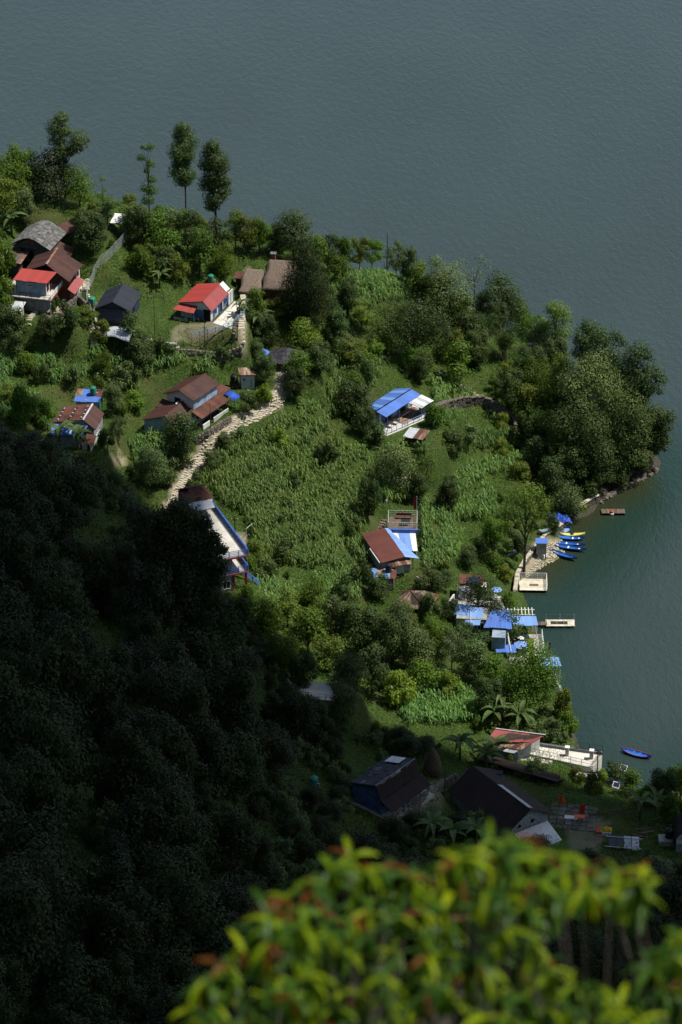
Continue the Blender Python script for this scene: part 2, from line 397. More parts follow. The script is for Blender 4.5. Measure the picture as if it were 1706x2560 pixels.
def lp(fr, px, py, z):
    """pixel and height above the plot -> plot coordinates"""
    o, az = fr; w = at(px, py, o[2] + z); a = R(az); dx, dy = w[0] - o[0], w[1] - o[1]
    return (dx * math.cos(a) - dy * math.sin(a), dx * math.sin(a) + dy * math.cos(a), z)
def L2W(fr, x, y, z=0):
    o, az = fr; a = -R(az)
    return (o[0] + x * math.cos(a) - y * math.sin(a), o[1] + x * math.sin(a) + y * math.cos(a), o[2] + z)

# ------------------------------------------------------------------ terrain mesh, coloured by what grows or lies there
def inpoly(px, py, poly):
    px = np.asarray(px, float); py = np.asarray(py, float); r = np.zeros(px.shape, bool); n = len(poly)
    for i in range(n):
        x0, y0 = poly[i]; x1, y1 = poly[(i + 1) % n]
        if y0 == y1: continue
        c = ((y0 > py) != (y1 > py)) & (px < (x1 - x0) * (py - y0) / (y1 - y0) + x0); r ^= c
    return r
PATH = [(716, 905), (708, 955), (692, 1003), (652, 1030), (602, 1050), (562, 1076), (526, 1110), (492, 1150), (466, 1190), (446, 1225), (428, 1268)]
LANE = [(612, 690), (608, 740), (606, 800), (604, 850)]
DIRT = [[(440, 812), (572, 800), (540, 850), (425, 858)], [(150, 730), (190, 715), (196, 745), (150, 795), (105, 800)],
        [(1332, 1432), (1400, 1388), (1440, 1402), (1375, 1420), (1316, 1462), (1300, 1440), (1340, 1350), (1405, 1345), (1380, 1380)],
        [(548, 1340), (620, 1330), (622, 1365), (560, 1370)], [(1030, 1960), (1150, 1940), (1080, 2030), (960, 2050)],
        [(728, 1815), (810, 1830), (800, 1880), (720, 1860)], [(270, 1143), (318, 1140), (318, 1168), (275, 1170)],
        [(1400, 2010), (1520, 2050), (1500, 2130), (1420, 2130)]]
def terrain_material():
    m, t, b = nodes('land'); b.inputs['Roughness'].default_value = .95; b.inputs['Specular IOR Level'].default_value = .2
    at_ = t.nodes.new('ShaderNodeAttribute'); at_.attribute_name = 'zone'
    sp_ = t.nodes.new('ShaderNodeSeparateColor'); t.links.new(at_.outputs['Color'], sp_.inputs[0])
    g = mixc(t, ramp(t, noise(t, .35, 5, .65), .35, .65), (.045, .085, .012), (.09, .145, .022))
    g = mixc(t, ramp(t, noise(t, 3.5, 4, .7), .38, .6), g, (.018, .034, .008))
    g = mixc(t, ramp(t, noise(t, .12, 3, .6), .5, .7), g, (.07, .075, .025))
    d = mixc(t, ramp(t, noise(t, 1.8, 5, .7), .35, .65), (.4, .345, .25), (.3, .25, .17))
    d = mixc(t, ramp(t, noise(t, .5, 3, .6), .55, .7), d, (.09, .12, .03))
    s = mixc(t, ramp(t, noise(t, 3, 4, .7), .4, .6), (.035, .032, .022), (.085, .075, .055))
    c = mixc(t, sp_.outputs[0], g, d); c = mixc(t, sp_.outputs[1], c, s)
    al = mixc(t, ramp(t, noise(t, 1.2, 4, .7), .4, .6), (.1, .13, .015), (.16, .16, .04))
    c = mixc(t, sp_.outputs[2], c, al)
    t.links.new(c, b.inputs['Base Color'])
    bn = t.nodes.new('ShaderNodeBump'); bn.inputs['Strength'].default_value = 1; bn.inputs['Distance'].default_value = .3
    t.links.new(noise(t, 4, 6, .7), bn.inputs['Height']); t.links.new(bn.outputs[0], b.inputs['Normal'])
    return m
XX, YY = np.meshgrid(GX, GY)
P3 = np.stack([XX, YY, HH], -1)
te = link('terrain', gridmesh('terrain', P3, terrain_material())); tagp(te, kind='structure')
qx, qy = proj(P3)
zone = np.zeros((*HH.shape, 4), np.float32); zone[..., 3] = 1
for k_, pl in enumerate(DIRT): zone[..., 0] = np.maximum(zone[..., 0], inpoly(qx, qy, pl) * (.45 if k_ in (0, 4, 5, 7) else .9))
def dist_path(px, py, pl):
    d = np.full(np.shape(px), 1e9)
    for (x0, y0), (x1, y1) in zip(pl[:-1], pl[1:]):
        ux, uy = x1 - x0, y1 - y0; t = np.clip(((px - x0) * ux + (py - y0) * uy) / (ux * ux + uy * uy), 0, 1)
        d = np.minimum(d, np.hypot(px - x0 - t * ux, (py - y0 - t * uy) * 1.0))
    return d
zone[..., 0] = np.maximum(zone[..., 0], dist_path(qx, qy, PATH) < 17)
zone[..., 0] = np.maximum(zone[..., 0], dist_path(qx, qy, LANE) < 9)
gy_, gx_ = np.gradient(HH, GY, GX); steep = np.hypot(gx_, gy_)
zone[..., 1] = np.clip((HH < .45) * 1.0, 0, 1) * (zone[..., 0] < .5)
zone[..., 1] = np.maximum(zone[..., 1], inpoly(qx, qy, [(1330, 1180), (1500, 1150), (1640, 1140), (1640, 1200), (1480, 1270), (1380, 1230)]) * .9)
zone[..., 2] = (HH < .35) * (HH > -.9) * inpoly(qx, qy, [(1290, 1400), (1480, 1300), (1480, 1420), (1350, 1530), (1280, 1530)])
ca = te.data.color_attributes.new('zone', 'FLOAT_COLOR', 'POINT'); ca.data.foreach_set('color', zone.reshape(-1, 4).ravel())

# ------------------------------------------------------------------ water
def water_material():
    m, t, b = nodes('lake_water')
    b.inputs['Roughness'].default_value = .13; b.inputs['IOR'].default_value = 1.33
    tc = t.nodes.new('ShaderNodeTexCoord')
    def nz(scale, rot, st, det):
        mp = t.nodes.new('ShaderNodeMapping'); mp.inputs['Scale'].default_value = st; mp.inputs['Rotation'].default_value = (0, 0, R(rot))
        nn = t.nodes.new('ShaderNodeTexNoise'); nn.inputs['Scale'].default_value = scale; nn.inputs['Detail'].default_value = det
        nn.inputs['Roughness'].default_value = .6
        t.links.new(tc.outputs['Object'], mp.inputs[0]); t.links.new(mp.outputs[0], nn.inputs[0]); return nn.outputs[0]
    a = nz(2.6, 25, (1, .4, 1), 3); c = nz(.9, 12, (1, .4, 1), 3); e = nz(.035, 20, (1, .4, 1), 3)
    ad = t.nodes.new('ShaderNodeMath'); ad.operation = 'MULTIPLY_ADD'; ad.inputs[1].default_value = 2.0
    t.links.new(c, ad.inputs[0]); t.links.new(a, ad.inputs[2])
    bn = t.nodes.new('ShaderNodeBump'); bn.inputs['Strength'].default_value = 1.0; bn.inputs['Distance'].default_value = .1
    t.links.new(ad.outputs[0], bn.inputs['Height']); t.links.new(bn.outputs[0], b.inputs['Normal'])
    zn = t.nodes.new('ShaderNodeAttribute'); zn.attribute_name = 'shallow_and_reflection'
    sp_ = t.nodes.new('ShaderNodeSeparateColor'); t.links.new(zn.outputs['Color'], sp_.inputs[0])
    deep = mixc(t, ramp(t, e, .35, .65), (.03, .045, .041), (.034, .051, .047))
    near = mixc(t, sp_.outputs[0], deep, (.014, .033, .025))  # tree and hill reflections painted into the near-shore colour, besides the real shallows
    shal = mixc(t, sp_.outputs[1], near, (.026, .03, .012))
    t.links.new(shal, b.inputs['Base Color'])
    b.inputs['Specular IOR Level'].default_value = .5
    return m
wx = lines(-90, 120, 3.0, [6, 14, 30, 60, 120, 300, 800, 2000, 4500]); wy = lines(330, 700, 3.0, [6, 14, 30, 60, 120, 300, 800, 2000, 6000])
WX, WY = np.meshgrid(wx, wy)
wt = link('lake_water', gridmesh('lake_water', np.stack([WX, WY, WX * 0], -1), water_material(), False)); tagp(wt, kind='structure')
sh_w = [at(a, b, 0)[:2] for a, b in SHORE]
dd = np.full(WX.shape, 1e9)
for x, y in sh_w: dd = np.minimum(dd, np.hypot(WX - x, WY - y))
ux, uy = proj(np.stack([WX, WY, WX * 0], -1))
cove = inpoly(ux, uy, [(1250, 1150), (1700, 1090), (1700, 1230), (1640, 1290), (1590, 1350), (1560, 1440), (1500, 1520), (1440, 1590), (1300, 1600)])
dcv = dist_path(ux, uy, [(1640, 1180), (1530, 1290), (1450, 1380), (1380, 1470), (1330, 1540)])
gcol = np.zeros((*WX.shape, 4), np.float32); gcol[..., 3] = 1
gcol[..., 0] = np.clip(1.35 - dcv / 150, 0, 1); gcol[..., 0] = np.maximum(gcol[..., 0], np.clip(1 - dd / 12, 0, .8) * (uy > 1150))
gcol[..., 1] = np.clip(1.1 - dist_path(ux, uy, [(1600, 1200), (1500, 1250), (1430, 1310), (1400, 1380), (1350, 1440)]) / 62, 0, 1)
ca = wt.data.color_attributes.new('shallow_and_reflection', 'FLOAT_COLOR', 'POINT'); ca.data.foreach_set('color', gcol.reshape(-1, 4).ravel())

# ------------------------------------------------------------------ the cloud that shades the near slope (out of the frame, over the land)
EDGE = [(-600, 900), (-150, 960), (0, 1040), (110, 1085), (210, 1130), (330, 1185), (430, 1245), (452, 1335), (505, 1440), (550, 1520), (622, 1610),
        (690, 1745), (780, 1835), (880, 1858), (1010, 1845), (1120, 1856), (1190, 1905), (1235, 1948), (1330, 1962), (1480, 2002), (1600, 2008), (1720, 2020), (2100, 2120)]
def to_cloud(P, zc): t = (zc - P[2]) / SUNV[2]; return (P[0] + SUNV[0] * t, P[1] + SUNV[1] * t)
ZC = 430.0
edge = []
for px, py in EDGE:
    if 0 <= px <= 1706: g = gnd(px, py)
    else: g = at(px, py, 30 if px < 0 else 2)
    lift = 9 if (px < 600) else 3          # the tree tops stand that much above the ground there
    if px > 1220: lift = 0
    edge.append(to_cloud((g[0], g[1], g[2] + lift), ZC))
fine = []
rr = random.Random(5)
for (x0, y0), (x1, y1) in zip(edge[:-1], edge[1:]):
    n = max(2, int(math.hypot(x1 - x0, y1 - y0) / 2.5))
    for i in range(n):
        t = i / n; fine.append((x0 + (x1 - x0) * t + rr.uniform(-.7, .7), y0 + (y1 - y0) * t + rr.uniform(-.7, .7)))
gfar = [to_cloud(p, ZC) for p in ((170, 215, 60), (60, 150, 90), (-60, 120, 150), (-320, 150, 150), (-420, 300, 60))]
loop = fine + [(a, b) for a, b in gfar]
cx_, cy_ = np.mean(loop, axis=0)
mb = MB(); nl = len(loop)
rings = []
kx, ky = SUNV[0] / SUNV[2], SUNV[1] / SUNV[2]      # the cloud leans with height
for s_, z_ in ((.985, -4), (1.0, 0), (.99, 10), (.975, 20), (.9, 30), (.5, 38)):
    ring = []
    for i, (x, y) in enumerate(loop):
        j = 1 - .02 * abs(math.sin(i * .7 + z_)) if z_ > 10 else 1
        ring.append((cx_ + (x - cx_) * s_ * j + kx * z_, cy_ + (y - cy_) * s_ * j + ky * z_, ZC + z_ + (2 * math.sin(i * .9 + z_) if z_ > 10 else 0)))
    rings.append(ring)
vs = [p for r_ in rings for p in r_] + [(cx_ - kx * 5, cy_ - ky * 5, ZC - 5), (cx_ + kx * 40, cy_ + ky * 40, ZC + 40)]
fs = [(k * nl + i, k * nl + (i + 1) % nl, (k + 1) * nl + (i + 1) % nl, (k + 1) * nl + i) for k in range(len(rings) - 1) for i in range(nl)]
fs += [((i + 1) % nl, i, len(vs) - 2) for i in range(nl)] + [((len(rings) - 1) * nl + i, (len(rings) - 1) * nl + (i + 1) % nl, len(vs) - 1) for i in range(nl)]
mb.add(vs, fs)
cl = mb.build('cloud', M('cloud_vapour', (.7, .7, .72), (.6, .6, .62), 1, .02, rnd=0)); tagp(cl, kind='structure')

# ------------------------------------------------------------------ building parts
def plot(key, name, label, cat='house', group=None, dx=0, dy=0, dz=0):
    fr = FR[key]; return thing(name, label, cat, L2W(fr, dx, dy, dz), fr[1], group)
def slope(t, e0, e1, r1, r0, mat, w=.9, name='roof', amp=.03, base='darkwood', label=None, mats=None, thick=.06):
    """a roof plane: eave e0->e1, ridge r0->r1; boarding below and corrugated sheets on it"""
    e0, e1, r1, r0 = (Vector(p) for p in (e0, e1, r1, r0))
    nrm = (e1 - e0).cross(r0 - e0).normalized()
    if nrm.z < 0: nrm = -nrm
    mb = MB(); d = nrm * thick
    a, b, c, e = (e0, e1, r1, r0)
    mb.hexa([p - d for p in (a, b, c, e)], [a, b, c, e])
    rf = mb.build(name, base, t, label)
    L = (e1 - e0).length; n = max(1, round(L / w)); k = 5
    for i in range(n):
        mb = MB(); vs = []; lift = random.uniform(.012, .045)
        t0, t1 = max(0, i / n - .012), min(1, (i + 1) / n + .006)
        ov = random.uniform(-.05, .08)
        for j in range(k * 2 + 1):
            q = t0 + (t1 - t0) * j / (k * 2); h = nrm * (lift + (amp if j % 2 else 0))
            E = e0.lerp(e1, q); Rr = r0.lerp(r1, q); dn = (E - Rr).normalized()
            vs += [E + dn * ov + h, Rr + h]
        mb.add(vs, [(2 * j, 2 * j + 2, 2 * j + 3, 2 * j + 1) for j in range(k * 2)])
        mb.build('roof_sheet', mats[i % len(mats)] if mats else mat, rf)
    return rf
def gwall(t, xl, xr, y0, y1, hl, hr, xm, hm, mat, foot=-.8):
    mb = MB()
    pr = [(xl, foot), (xr, foot), (xr, hr), (xm, hm), (xl, hl)]
    vs = [(x, y0, z) for x, z in pr] + [(x, y1, z) for x, z in pr]
    mb.add(vs, [(0, 1, 2, 3, 4), (9, 8, 7, 6, 5)] + [(i, (i + 1) % 5 + 0, (i + 1) % 5 + 5, i + 5) for i in range(5)])
    return mb.build('wall', mat, t)
def gable(t, xl, xr, y0, y1, hl, hr, xm, hm, wall, rl, rr_=None, oh=.35, w=.9, ml=None, mr=None, cap=None, amp=.03):
    gwall(t, xl, xr, y0, y1, hl - .08, hr - .08, xm, hm - .1, wall)
    gl = (hm - hl) / max(.1, xm - xl); gr = (hm - hr) / max(.1, xr - xm)
    slope(t, (xl - oh, y0 - oh, hl - gl * oh), (xl - oh, y1 + oh, hl - gl * oh), (xm, y1 + oh, hm), (xm, y0 - oh, hm), rl, w, mats=ml, amp=amp)
    slope(t, (xr + oh, y0 - oh, hr - gr * oh), (xr + oh, y1 + oh, hr - gr * oh), (xm, y1 + oh, hm), (xm, y0 - oh, hm), rr_ or rl, w, mats=mr, amp=amp)
    if cap:
        mb = MB(); mb.add([(xm - .13, y0 - oh, hm - .13 * gl + .07), (xm, y0 - oh, hm + .12), (xm + .13, y0 - oh, hm - .13 * gr + .07),
                           (xm - .13, y1 + oh, hm - .13 * gl + .07), (xm, y1 + oh, hm + .12), (xm + .13, y1 + oh, hm - .13 * gr + .07)],
                          [(0, 1, 4, 3), (1, 2, 5, 4)])
        mb.build('ridge_cap', cap, t)
def win(t, face, u, v, z, w=.9, h=1.0, frame='whitepaint', pane='glass', name='window'):
    """face 'f': plane y=v at x=u; face 'r': plane x=v at y=u; face 'l' likewise"""
    def bx(mb, a0, a1, z0, z1, d0, d1):
        if face == 'f': mb.box(a0, a1, v - d1, v - d0, z0, z1)
        elif face == 'r': mb.box(v + d0, v + d1, a0, a1, z0, z1)
        else: mb.box(v - d1, v - d0, a0, a1, z0, z1)
    f = MB(); e = .08
    bx(f, u, u + e, z, z + h, .003, .07); bx(f, u + w - e, u + w, z, z + h, .003, .07)
    bx(f, u + e, u + w - e, z, z + e, .003, .07); bx(f, u + e, u + w - e, z + h - e, z + h, .003, .07)
    if name == 'window': bx(f, u + w / 2 - .03, u + w / 2 + .03, z + e, z + h - e, .003, .06)
    fo = f.build(name, frame, t)
    p = MB(); bx(p, u + e, u + w - e, z + e, z + h - e, .004, .03); p.build('pane' if name == 'window' else 'panel', pane, fo)
def boxp(t, name, mat, x0, x1, y0, y1, z0, z1, label=None): return MB().box(x0, x1, y0, y1, z0, z1).build(name, mat, t, label)
def rail(t, ptsl, h=.95, step=1.1, mat='bluepaint', rails=3, r=.035, post=None, bal=0, split=True):
    """posts and horizontal rails along local points"""
    rm = MB()
    for p, q in zip(ptsl[:-1], ptsl[1:]):
        p, q = Vector(p), Vector(q); L = (q - p).length; n = max(1, round(L / step))
        for i in range(n + 1):
            if i == n and q is not Vector(ptsl[-1]) and tuple(q) != tuple(ptsl[-1]): continue
            c = p.lerp(q, i / n); pm = MB().tube(c, c + Vector((0, 0, h)), r * 1.15, n=5); pm.build('post', post or mat, t)
        for k in range(rails):
            z = h * (k + 1) / rails - .02
            rm.tube(p + Vector((0, 0, z)), q + Vector((0, 0, z)), r * .8, n=4)
        if bal:
            m = int(L / bal)
            for i in range(1, m): c = p.lerp(q, i / m); rm.tube(c, c + Vector((0, 0, h)), .014, n=3)
    rm.build('rail', mat, t)
def tank(x, y, z, r, h, mat, label, group=None):
    t = thing('water_tank', label, 'water tank', (x, y, z), 0, group)
    prof = [(r * .96, 0), (r, .05)]
    k = 6
    for i in range(k):
        a = h * .82 * i / k + .05; b = h * .82 * (i + 1) / k + .05
        prof += [(r, a + .02), (r, b - .06), (r * .955, b - .04), (r * .955, b)]
    prof += [(r, h * .86), (r * .8, h * .94), (r * .4, h)]
    MB().lathe(prof, n=16).build('tank_body', mat, t)
    MB().lathe([(r * .36, h * .97), (r * .38, h * 1.03), (r * .3, h * 1.06)], n=12).build('lid', mat, t)
    MB().tube((r * .9, 0, h * .2), (r * 1.4, 0, h * .2), .04).tube((r * 1.4, 0, h * .2), (r * 1.4, 0, -.8), .04).build('pipe', 'whitepaint', t)
    return t
def pole(px, py, top, label, r=.1, arms=True, mat='darkwood'):
    g = gnd(px, py); z1 = top_z(g, top); t = thing('power_pole', label, 'pole', g)
    MB().tube((0, 0, -.6), (0, 0, z1 - g[2]), r, r * .7, 7).build('pole_shaft', mat, t)
    h = z1 - g[2]
    if arms:
        MB().box(-.55, .55, -.05, .05, h - .7, h - .6).build('crossarm', mat, t)
        for x in (-.45, .45): MB().lathe([(.05, 0), (.07, .05), (.04, .14)], (x, 0, h - .6), 7).build('insulator', 'whitepaint', t)
    return t
def top_z(g, py):
    """height of the point straight above g that shows at image row py"""
    lo, hi = g[2] - 5, g[2] + 40
    for _ in range(30):
        m = (lo + hi) / 2
        if proj((g[0], g[1], m))[1] > py: lo = m
        else: hi = m
    return lo

# ================================================================== far left hamlet
t = plot('ridge', 'stone_house', 'old rubble stone house under a curved grey slate roof in the far left hamlet')
gwall(t, 0, 5.6, 0, 6.2, 2.2, 2.2, 2.7, 3.5, 'stone')
for sx, mm in ((-1, 'slate'), (1, 'slate')):
    # curved slate slopes of individual slates in rows
    base = MB(); prof = [(2.7, 3.75), (1.9, 3.62), (.9, 3.1), (-.5, 2.25)] if sx < 0 else [(2.7, 3.75), (3.6, 3.62), (4.7, 3.05), (6.2, 2.15)]
    for (xa, za), (xb, zb) in zip(prof[:-1], prof[1:]):
        base.hexa([(xa, -.5, za - .12), (xb, -.5, zb - .12), (xb, 6.7, zb - .12), (xa, 6.7, za - .12)], [(xa, -.5, za), (xb, -.5, zb), (xb, 6.7, zb), (xa, 6.7, za)])
    rf = base.build('roof', 'darkwood', t)
    for (xa, za), (xb, zb) in zip(prof[:-1], prof[1:]):
        n = 2
        for i in range(n):
            u0, u1 = i / n, (i + 1) / n + .12
            for j in range(10):
                y0 = -.6 + j * .73 + random.uniform(-.08, .08); y1 = y0 + .78
                A_ = (xa + (xb - xa) * u0, za + (zb - za) * u0 + .03); B_ = (xa + (xb - xa) * u1, za + (zb - za) * u1 + .07)
                MB().hexa([(A_[0], y0, A_[1]), (B_[0], y0, B_[1]), (B_[0], y1, B_[1]), (A_[0], y1, A_[1])],
                          [(A_[0], y0, A_[1] + .05), (B_[0], y0, B_[1] + .06), (B_[0], y1, B_[1] + .06), (A_[0], y1, A_[1] + .05)]).build('slate', mm, rf)
win(t, 'f', .9, 0, .9, .8, .8, 'darkwood', 'dark'); win(t, 'f', 2.4, 0, -.2, .9, 1.7, 'darkwood', 'dark', 'door')
win(t, 'r', 1.2, 5.6, .9, .8, .8, 'darkwood', 'dark'); win(t, 'r', 3.6, 5.6, .9, .8, .8, 'darkwood', 'dark')
boxp(t, 'ledge', 'slate', -.2, 5.8, -.45, -.003, 2.0, 2.1)

fr = FR['ridge']
t = thing('lean_to_shed', 'low lean-to with weathered grey and brown iron sheets in front of the slate roofed house', 'shed', L2W(fr, -1.2, -3.4, 0), fr[1])
boxp(t, 'wall', 'stone', .1, 3.0, .2, 2.4, -2.6, .6)
slope(t, (-.2, -.1, .55), (3.6, -.1, .45), (3.8, 2.8, 1.25), (.3, 2.8, 1.35), 'rust', .75, mats=['rustzinc', 'slate', 'rust', 'slate'])
t = thing('verandah_shed', 'long brown iron roof sloping down to the yard beside the slate roofed house', 'shed', L2W(fr, 5.9, -3.2, 0), fr[1])
boxp(t, 'wall', 'darkwood', 0, 1.5, .2, 7.2, -1.6, 1.2)
slope(t, (3.0, -.2, .35), (3.0, 7.4, .65), (-.2, 7.4, 1.8), (-.2, -.2, 1.4), 'brown', .85)
for y in (0, 2.4, 4.8, 7.1): MB().tube((2.7, y, -1.2), (2.7, y, .5), .07).build('post', 'wood', t)

t = plot('village', 'village_house', 'white three level house with a flat red roof and balcony in the far left hamlet')
boxp(t, 'lower_wall', 'greywall', 0, 5.0, 0, 4.6, -.8, 2.5)
boxp(t, 'floor_slab', 'concrete', -2.2, 6.2, -.9, 6.0, 2.5, 2.68)
boxp(t, 'upper_wall', 'palewall', 0, 5.0, .3, 3.2, 2.68, 5.1)  # white wall with its bluish shade painted into the plaster colour
boxp(t, 'side_wall', 'white', 5.003, 5.06, .34, 3.1, 2.7, 5.0)  # sunlit end face, its brightness painted as a whiter sheet
slope(t, (-.35, -.1, 5.15), (5.4, -.1, 5.15), (5.9, 3.6, 5.5), (-.1, 3.6, 5.5), 'red', .85)
win(t, 'r', .7, 5.06, 3.3, .9, 1.3, 'maroon', 'dark'); win(t, 'r', 2.1, 5.06, 2.75, .8, 1.9, 'maroon', 'dark', 'door')
win(t, 'f', 1.9, .3, 4.1, .9, .45, 'whitepaint', 'dark')
win(t, 'r', .6, 5.0, 0, .9, 1.9, 'bluepaint', 'paleblue', 'door'); win(t, 'r', 2.2, 5.0, .8, .9, 1.0, 'bluepaint', 'dark'); win(t, 'r', 3.5, 5.0, 0, .8, 1.9, 'bluepaint', 'dark', 'door')
rail(t, [(-2.1, -.8, 2.68), (6.1, -.8, 2.68)], .8, 1.0, 'blackpaint', 2, .03)
for i in range(6): boxp(t, 'balcony_panel', 'whitepaint', 6.1, 6.16, -.7 + i * 1.1, .3 + i * 1.1, 2.7, 3.4)
boxp(t, 'balcony_band', 'red', 6.2, 6.26, -.9, 6.0, 2.4, 2.66)
for y in (-.6, 2.5, 5.6): boxp(t, 'post', 'whitepaint', 5.9, 6.08, y, y + .18, -.4, 2.5)

t = plot('village', 'village_house', 'brown hipped sheet roof house joined behind the red roofed white house, with white end wall', dx=1.2, dy=4.9)
boxp(t, 'wall', 'brick', 0, 6.2, .2, 4.4, -.8, 4.6)
slope(t, (-1.1, -.5, 4.7), (-1.1, 5.0, 4.9), (2.6, 5.2, 6.5), (2.6, -.4, 6.2), 'brown', .85)
slope(t, (7.0, -2.3, 4.5), (7.4, 3.6, 4.9), (2.6, 5.2, 6.5), (2.6, -.4, 6.2), 'brown', .85)
MB().add([(2.4, -.4, 6.32), (2.6, -.4, 6.4), (2.8, -.4, 6.32), (2.4, 5.2, 6.62), (2.6, 5.2, 6.7), (2.8, 5.2, 6.62)], [(0, 1, 4, 3), (1, 2, 5, 4)]).build('ridge_cap', 'rustzinc', t)
boxp(t, 'end_wall', 'white', 6.25, 6.6, 2.6, 4.2, -.6, 4.55)
win(t, 'r', 3.0, 6.6, 3.0, .6, 1.0, 'maroon', 'dark')
slope(t, (7.6, -1.4, 1.9), (7.6, 3.2, 2.2), (6.3, 3.4, 2.9), (6.3, -1.2, 2.6), 'pinkred', .85, 'awning')
for y in (-1.2, 1.0, 3.0): MB().tube((7.4, y, -.4), (7.4, y, 1.9), .05).build('post', 'bluepaint', t)
fr = FR['village']
o = L2W(fr, -1.6, -.2, 2.68); tank(*o, .5, 1.0, 'bluetank', 'bright blue water tank on the balcony of the white house at far left')
t = thing('garden_shed', 'small ochre walled shed with pale sheet roof below the blue water tank', 'shed', L2W(fr, -1.2, -3.6, -.3), 12)
boxp(t, 'wall', 'brick', 0, 3.1, 0, 2.0, -1.4, 1.9); boxp(t, 'side_wall', 'lightstone', 3.1, 3.16, .1, 1.9, -1.4, 1.85)
slope(t, (-.3, -.3, 1.95), (3.4, -.3, 1.95), (3.4, 2.3, 2.3), (-.3, 2.3, 2.3), 'rustzinc', .9, mats=['rust', 'rustzinc', 'zinc', 'zinc'])
t = thing('outbuilding', 'grey walled outbuilding cut by the left edge of the photo beside the ochre shed', 'shed', L2W(fr, -5.6, -2.6, -.3), 10)
boxp(t, 'wall', 'greywall', 0, 2.9, 0, 2.4, -1.2, 2.1)
slope(t, (-.3, -.3, 2.15), (1.7, -.3, 2.15), (1.7, 2.7, 2.6), (-.3, 2.7, 2.6), 'rust', .8)
win(t, 'f', 1.8, 0, .2, .7, 1.6, 'darkwood', 'dark', 'door')
# barn roof half hidden behind the hamlet, awning hut at the ridge
g = gnd(135, 590)
t = thing('barn', 'long dark brown barn roof half hidden by trees behind the hamlet', 'barn', g, 48)
boxp(t, 'wall', 'stone', 0, 3.2, 0, 8.2, -.8, 1.6)
slope(t, (3.6, -.4, 1.5), (3.6, 8.6, 1.5), (1.4, 8.6, 2.6), (1.4, -.4, 2.6), 'brown', .9)
slope(t, (-.4, -.4, 1.5), (-.4, 8.6, 1.5), (1.4, 8.6, 2.6), (1.4, -.4, 2.6), 'brown', .9)
g = gnd(278, 577)
t = thing('open_hut', 'small open hut with a white sheet roof by the lake edge of the ridge', 'hut', g, 8)
slope(t, (-.1, -.2, 1.5), (2.4, -.2, 1.5), (2.5, 2.2, 2.2), (.2, 2.2, 2.2), 'whitepaint', .8)
for x, y, z in ((0, 0, 1.45), (2.2, 0, 1.45), (.2, 2, 2.1), (2.2, 2, 2.1)): MB().tube((x, y, -.4), (x, y, z), .05).build('post', 'wood', t)
for z in (.3, .7): MB().box(0, 2.2, -.04, .02, z, z + .1).build('plank', 'wood', t)

# ================================================================== navy house, tarp shelter, green tank
t = plot('navy', 'navy_house', 'dark navy metal house with a gable facing the camera and pitched roof')
gable(t, 0, 5.3, 0, 6.4, 2.7, 2.7, 2.65, 4.0, 'navywall', 'navy', oh=.3, cap='navy')
for i in range(7): boxp(t, 'wall_board', 'navywall', .15, 5.15, -.04, -.003, .05 + i * .37, .39 + i * .37)
boxp(t, 'doorstep', 'palefloor', 1.6, 5.0, -1.3, -.05, -.3, -.05)
boxp(t, 'wall_trim', 'navy', -.1, 5.4, -.12, -.045, 2.62, 2.74); win(t, 'r', 2.2, 5.3, .1, .9, 1.9, 'navy', 'dark', 'door')
o = gnd(232, 778); t = thing('tank_stand', 'slim steel stand under the green tank left of the navy house', 'stand', o)
for x, y in ((-.4, -.4), (.4, -.4), (-.4, .4), (.4, .4)): MB().tube((x, y, -.3), (x, y, 1.2), .04).build('leg', 'steel', t)
boxp(t, 'platform', 'wood', -.55, .55, -.55, .55, 1.2, 1.27)
tank(o[0], o[1], o[2] + 1.27, .55, 1.25, 'greentank', 'green water tank on a stand left of the navy house')
g = gnd(245, 862)
t = thing('tarp_shelter', 'pale grey tarpaulin stretched over poles in front of the navy house', 'shelter', g, 20)
r_, c_ = 9, 13; P = np.zeros((r_, c_, 3))
for i in range(r_):
    for j in range(c_):
        u, v = j / (c_ - 1), i / (r_ - 1)
        P[i, j] = (u * 6.4 - .8, v * 3.6 + .3 * math.sin(u * 5), 1.5 + .5 * u + .5 * math.sin(v * math.pi) + .12 * math.sin(u * 13 + v * 3) - (1.2 * max(0, u - .8) * 5 * max(0, .35 - v)))
o = link('tarpaulin', gridmesh('tarpaulin', P, MT['tarpgrey']), t); md = o.modifiers.new('thick', 'SOLIDIFY'); md.thickness = .02
for x, y, h in ((0, .2, 1.5), (2.8, .2, 1.7), (5.2, .3, 1.6), (.2, 3.3, 1.5), (5.2, 3.4, 2.0)): MB().tube((x, y, -.4), (x, y, h), .04).build('pole', 'wood', t)

# ================================================================== red roofed blue house
t = plot('red', 'farmhouse', 'white and blue farmhouse with a bright red sheet roof on its own terrace')
gable(t, 0, 5.3, 0, 6.9, 2.6, 2.3, 4.1, 3.5, 'white', 'red', 'pinkred', oh=.3, cap='pinkred')
boxp(t, 'lower_wall', 'bluewall', 2.1, 4.0, -.05, -.003, -.1, 1.75); boxp(t, 'side_wall', 'dark', 4.05, 5.3, -.03, -.003, 0, 2.0)
for i in range(5): boxp(t, 'wall_panel', 'bluewall', 2.15 + i * .37, 2.48 + i * .37, -.09, -.052, -.05, 1.7)
slope(t, (-.8, -1.5, 1.7), (3.0, -1.5, 1.75), (3.0, .0, 2.35), (-.2, .0, 2.3), 'red', .8, 'awning')
for x in (-.6, 1.2, 2.9): MB().tube((x, -1.3, -.6), (x, -1.3, 1.7), .05).build('post', 'bluepaint', t)
boxp(t, 'plinth', 'white', -.7, 3.4, -1.7, -.1, -.9, -.06)
boxp(t, 'balustrade', 'greywall', -.6, 1.9, -1.55, -1.45, -.06, .5)
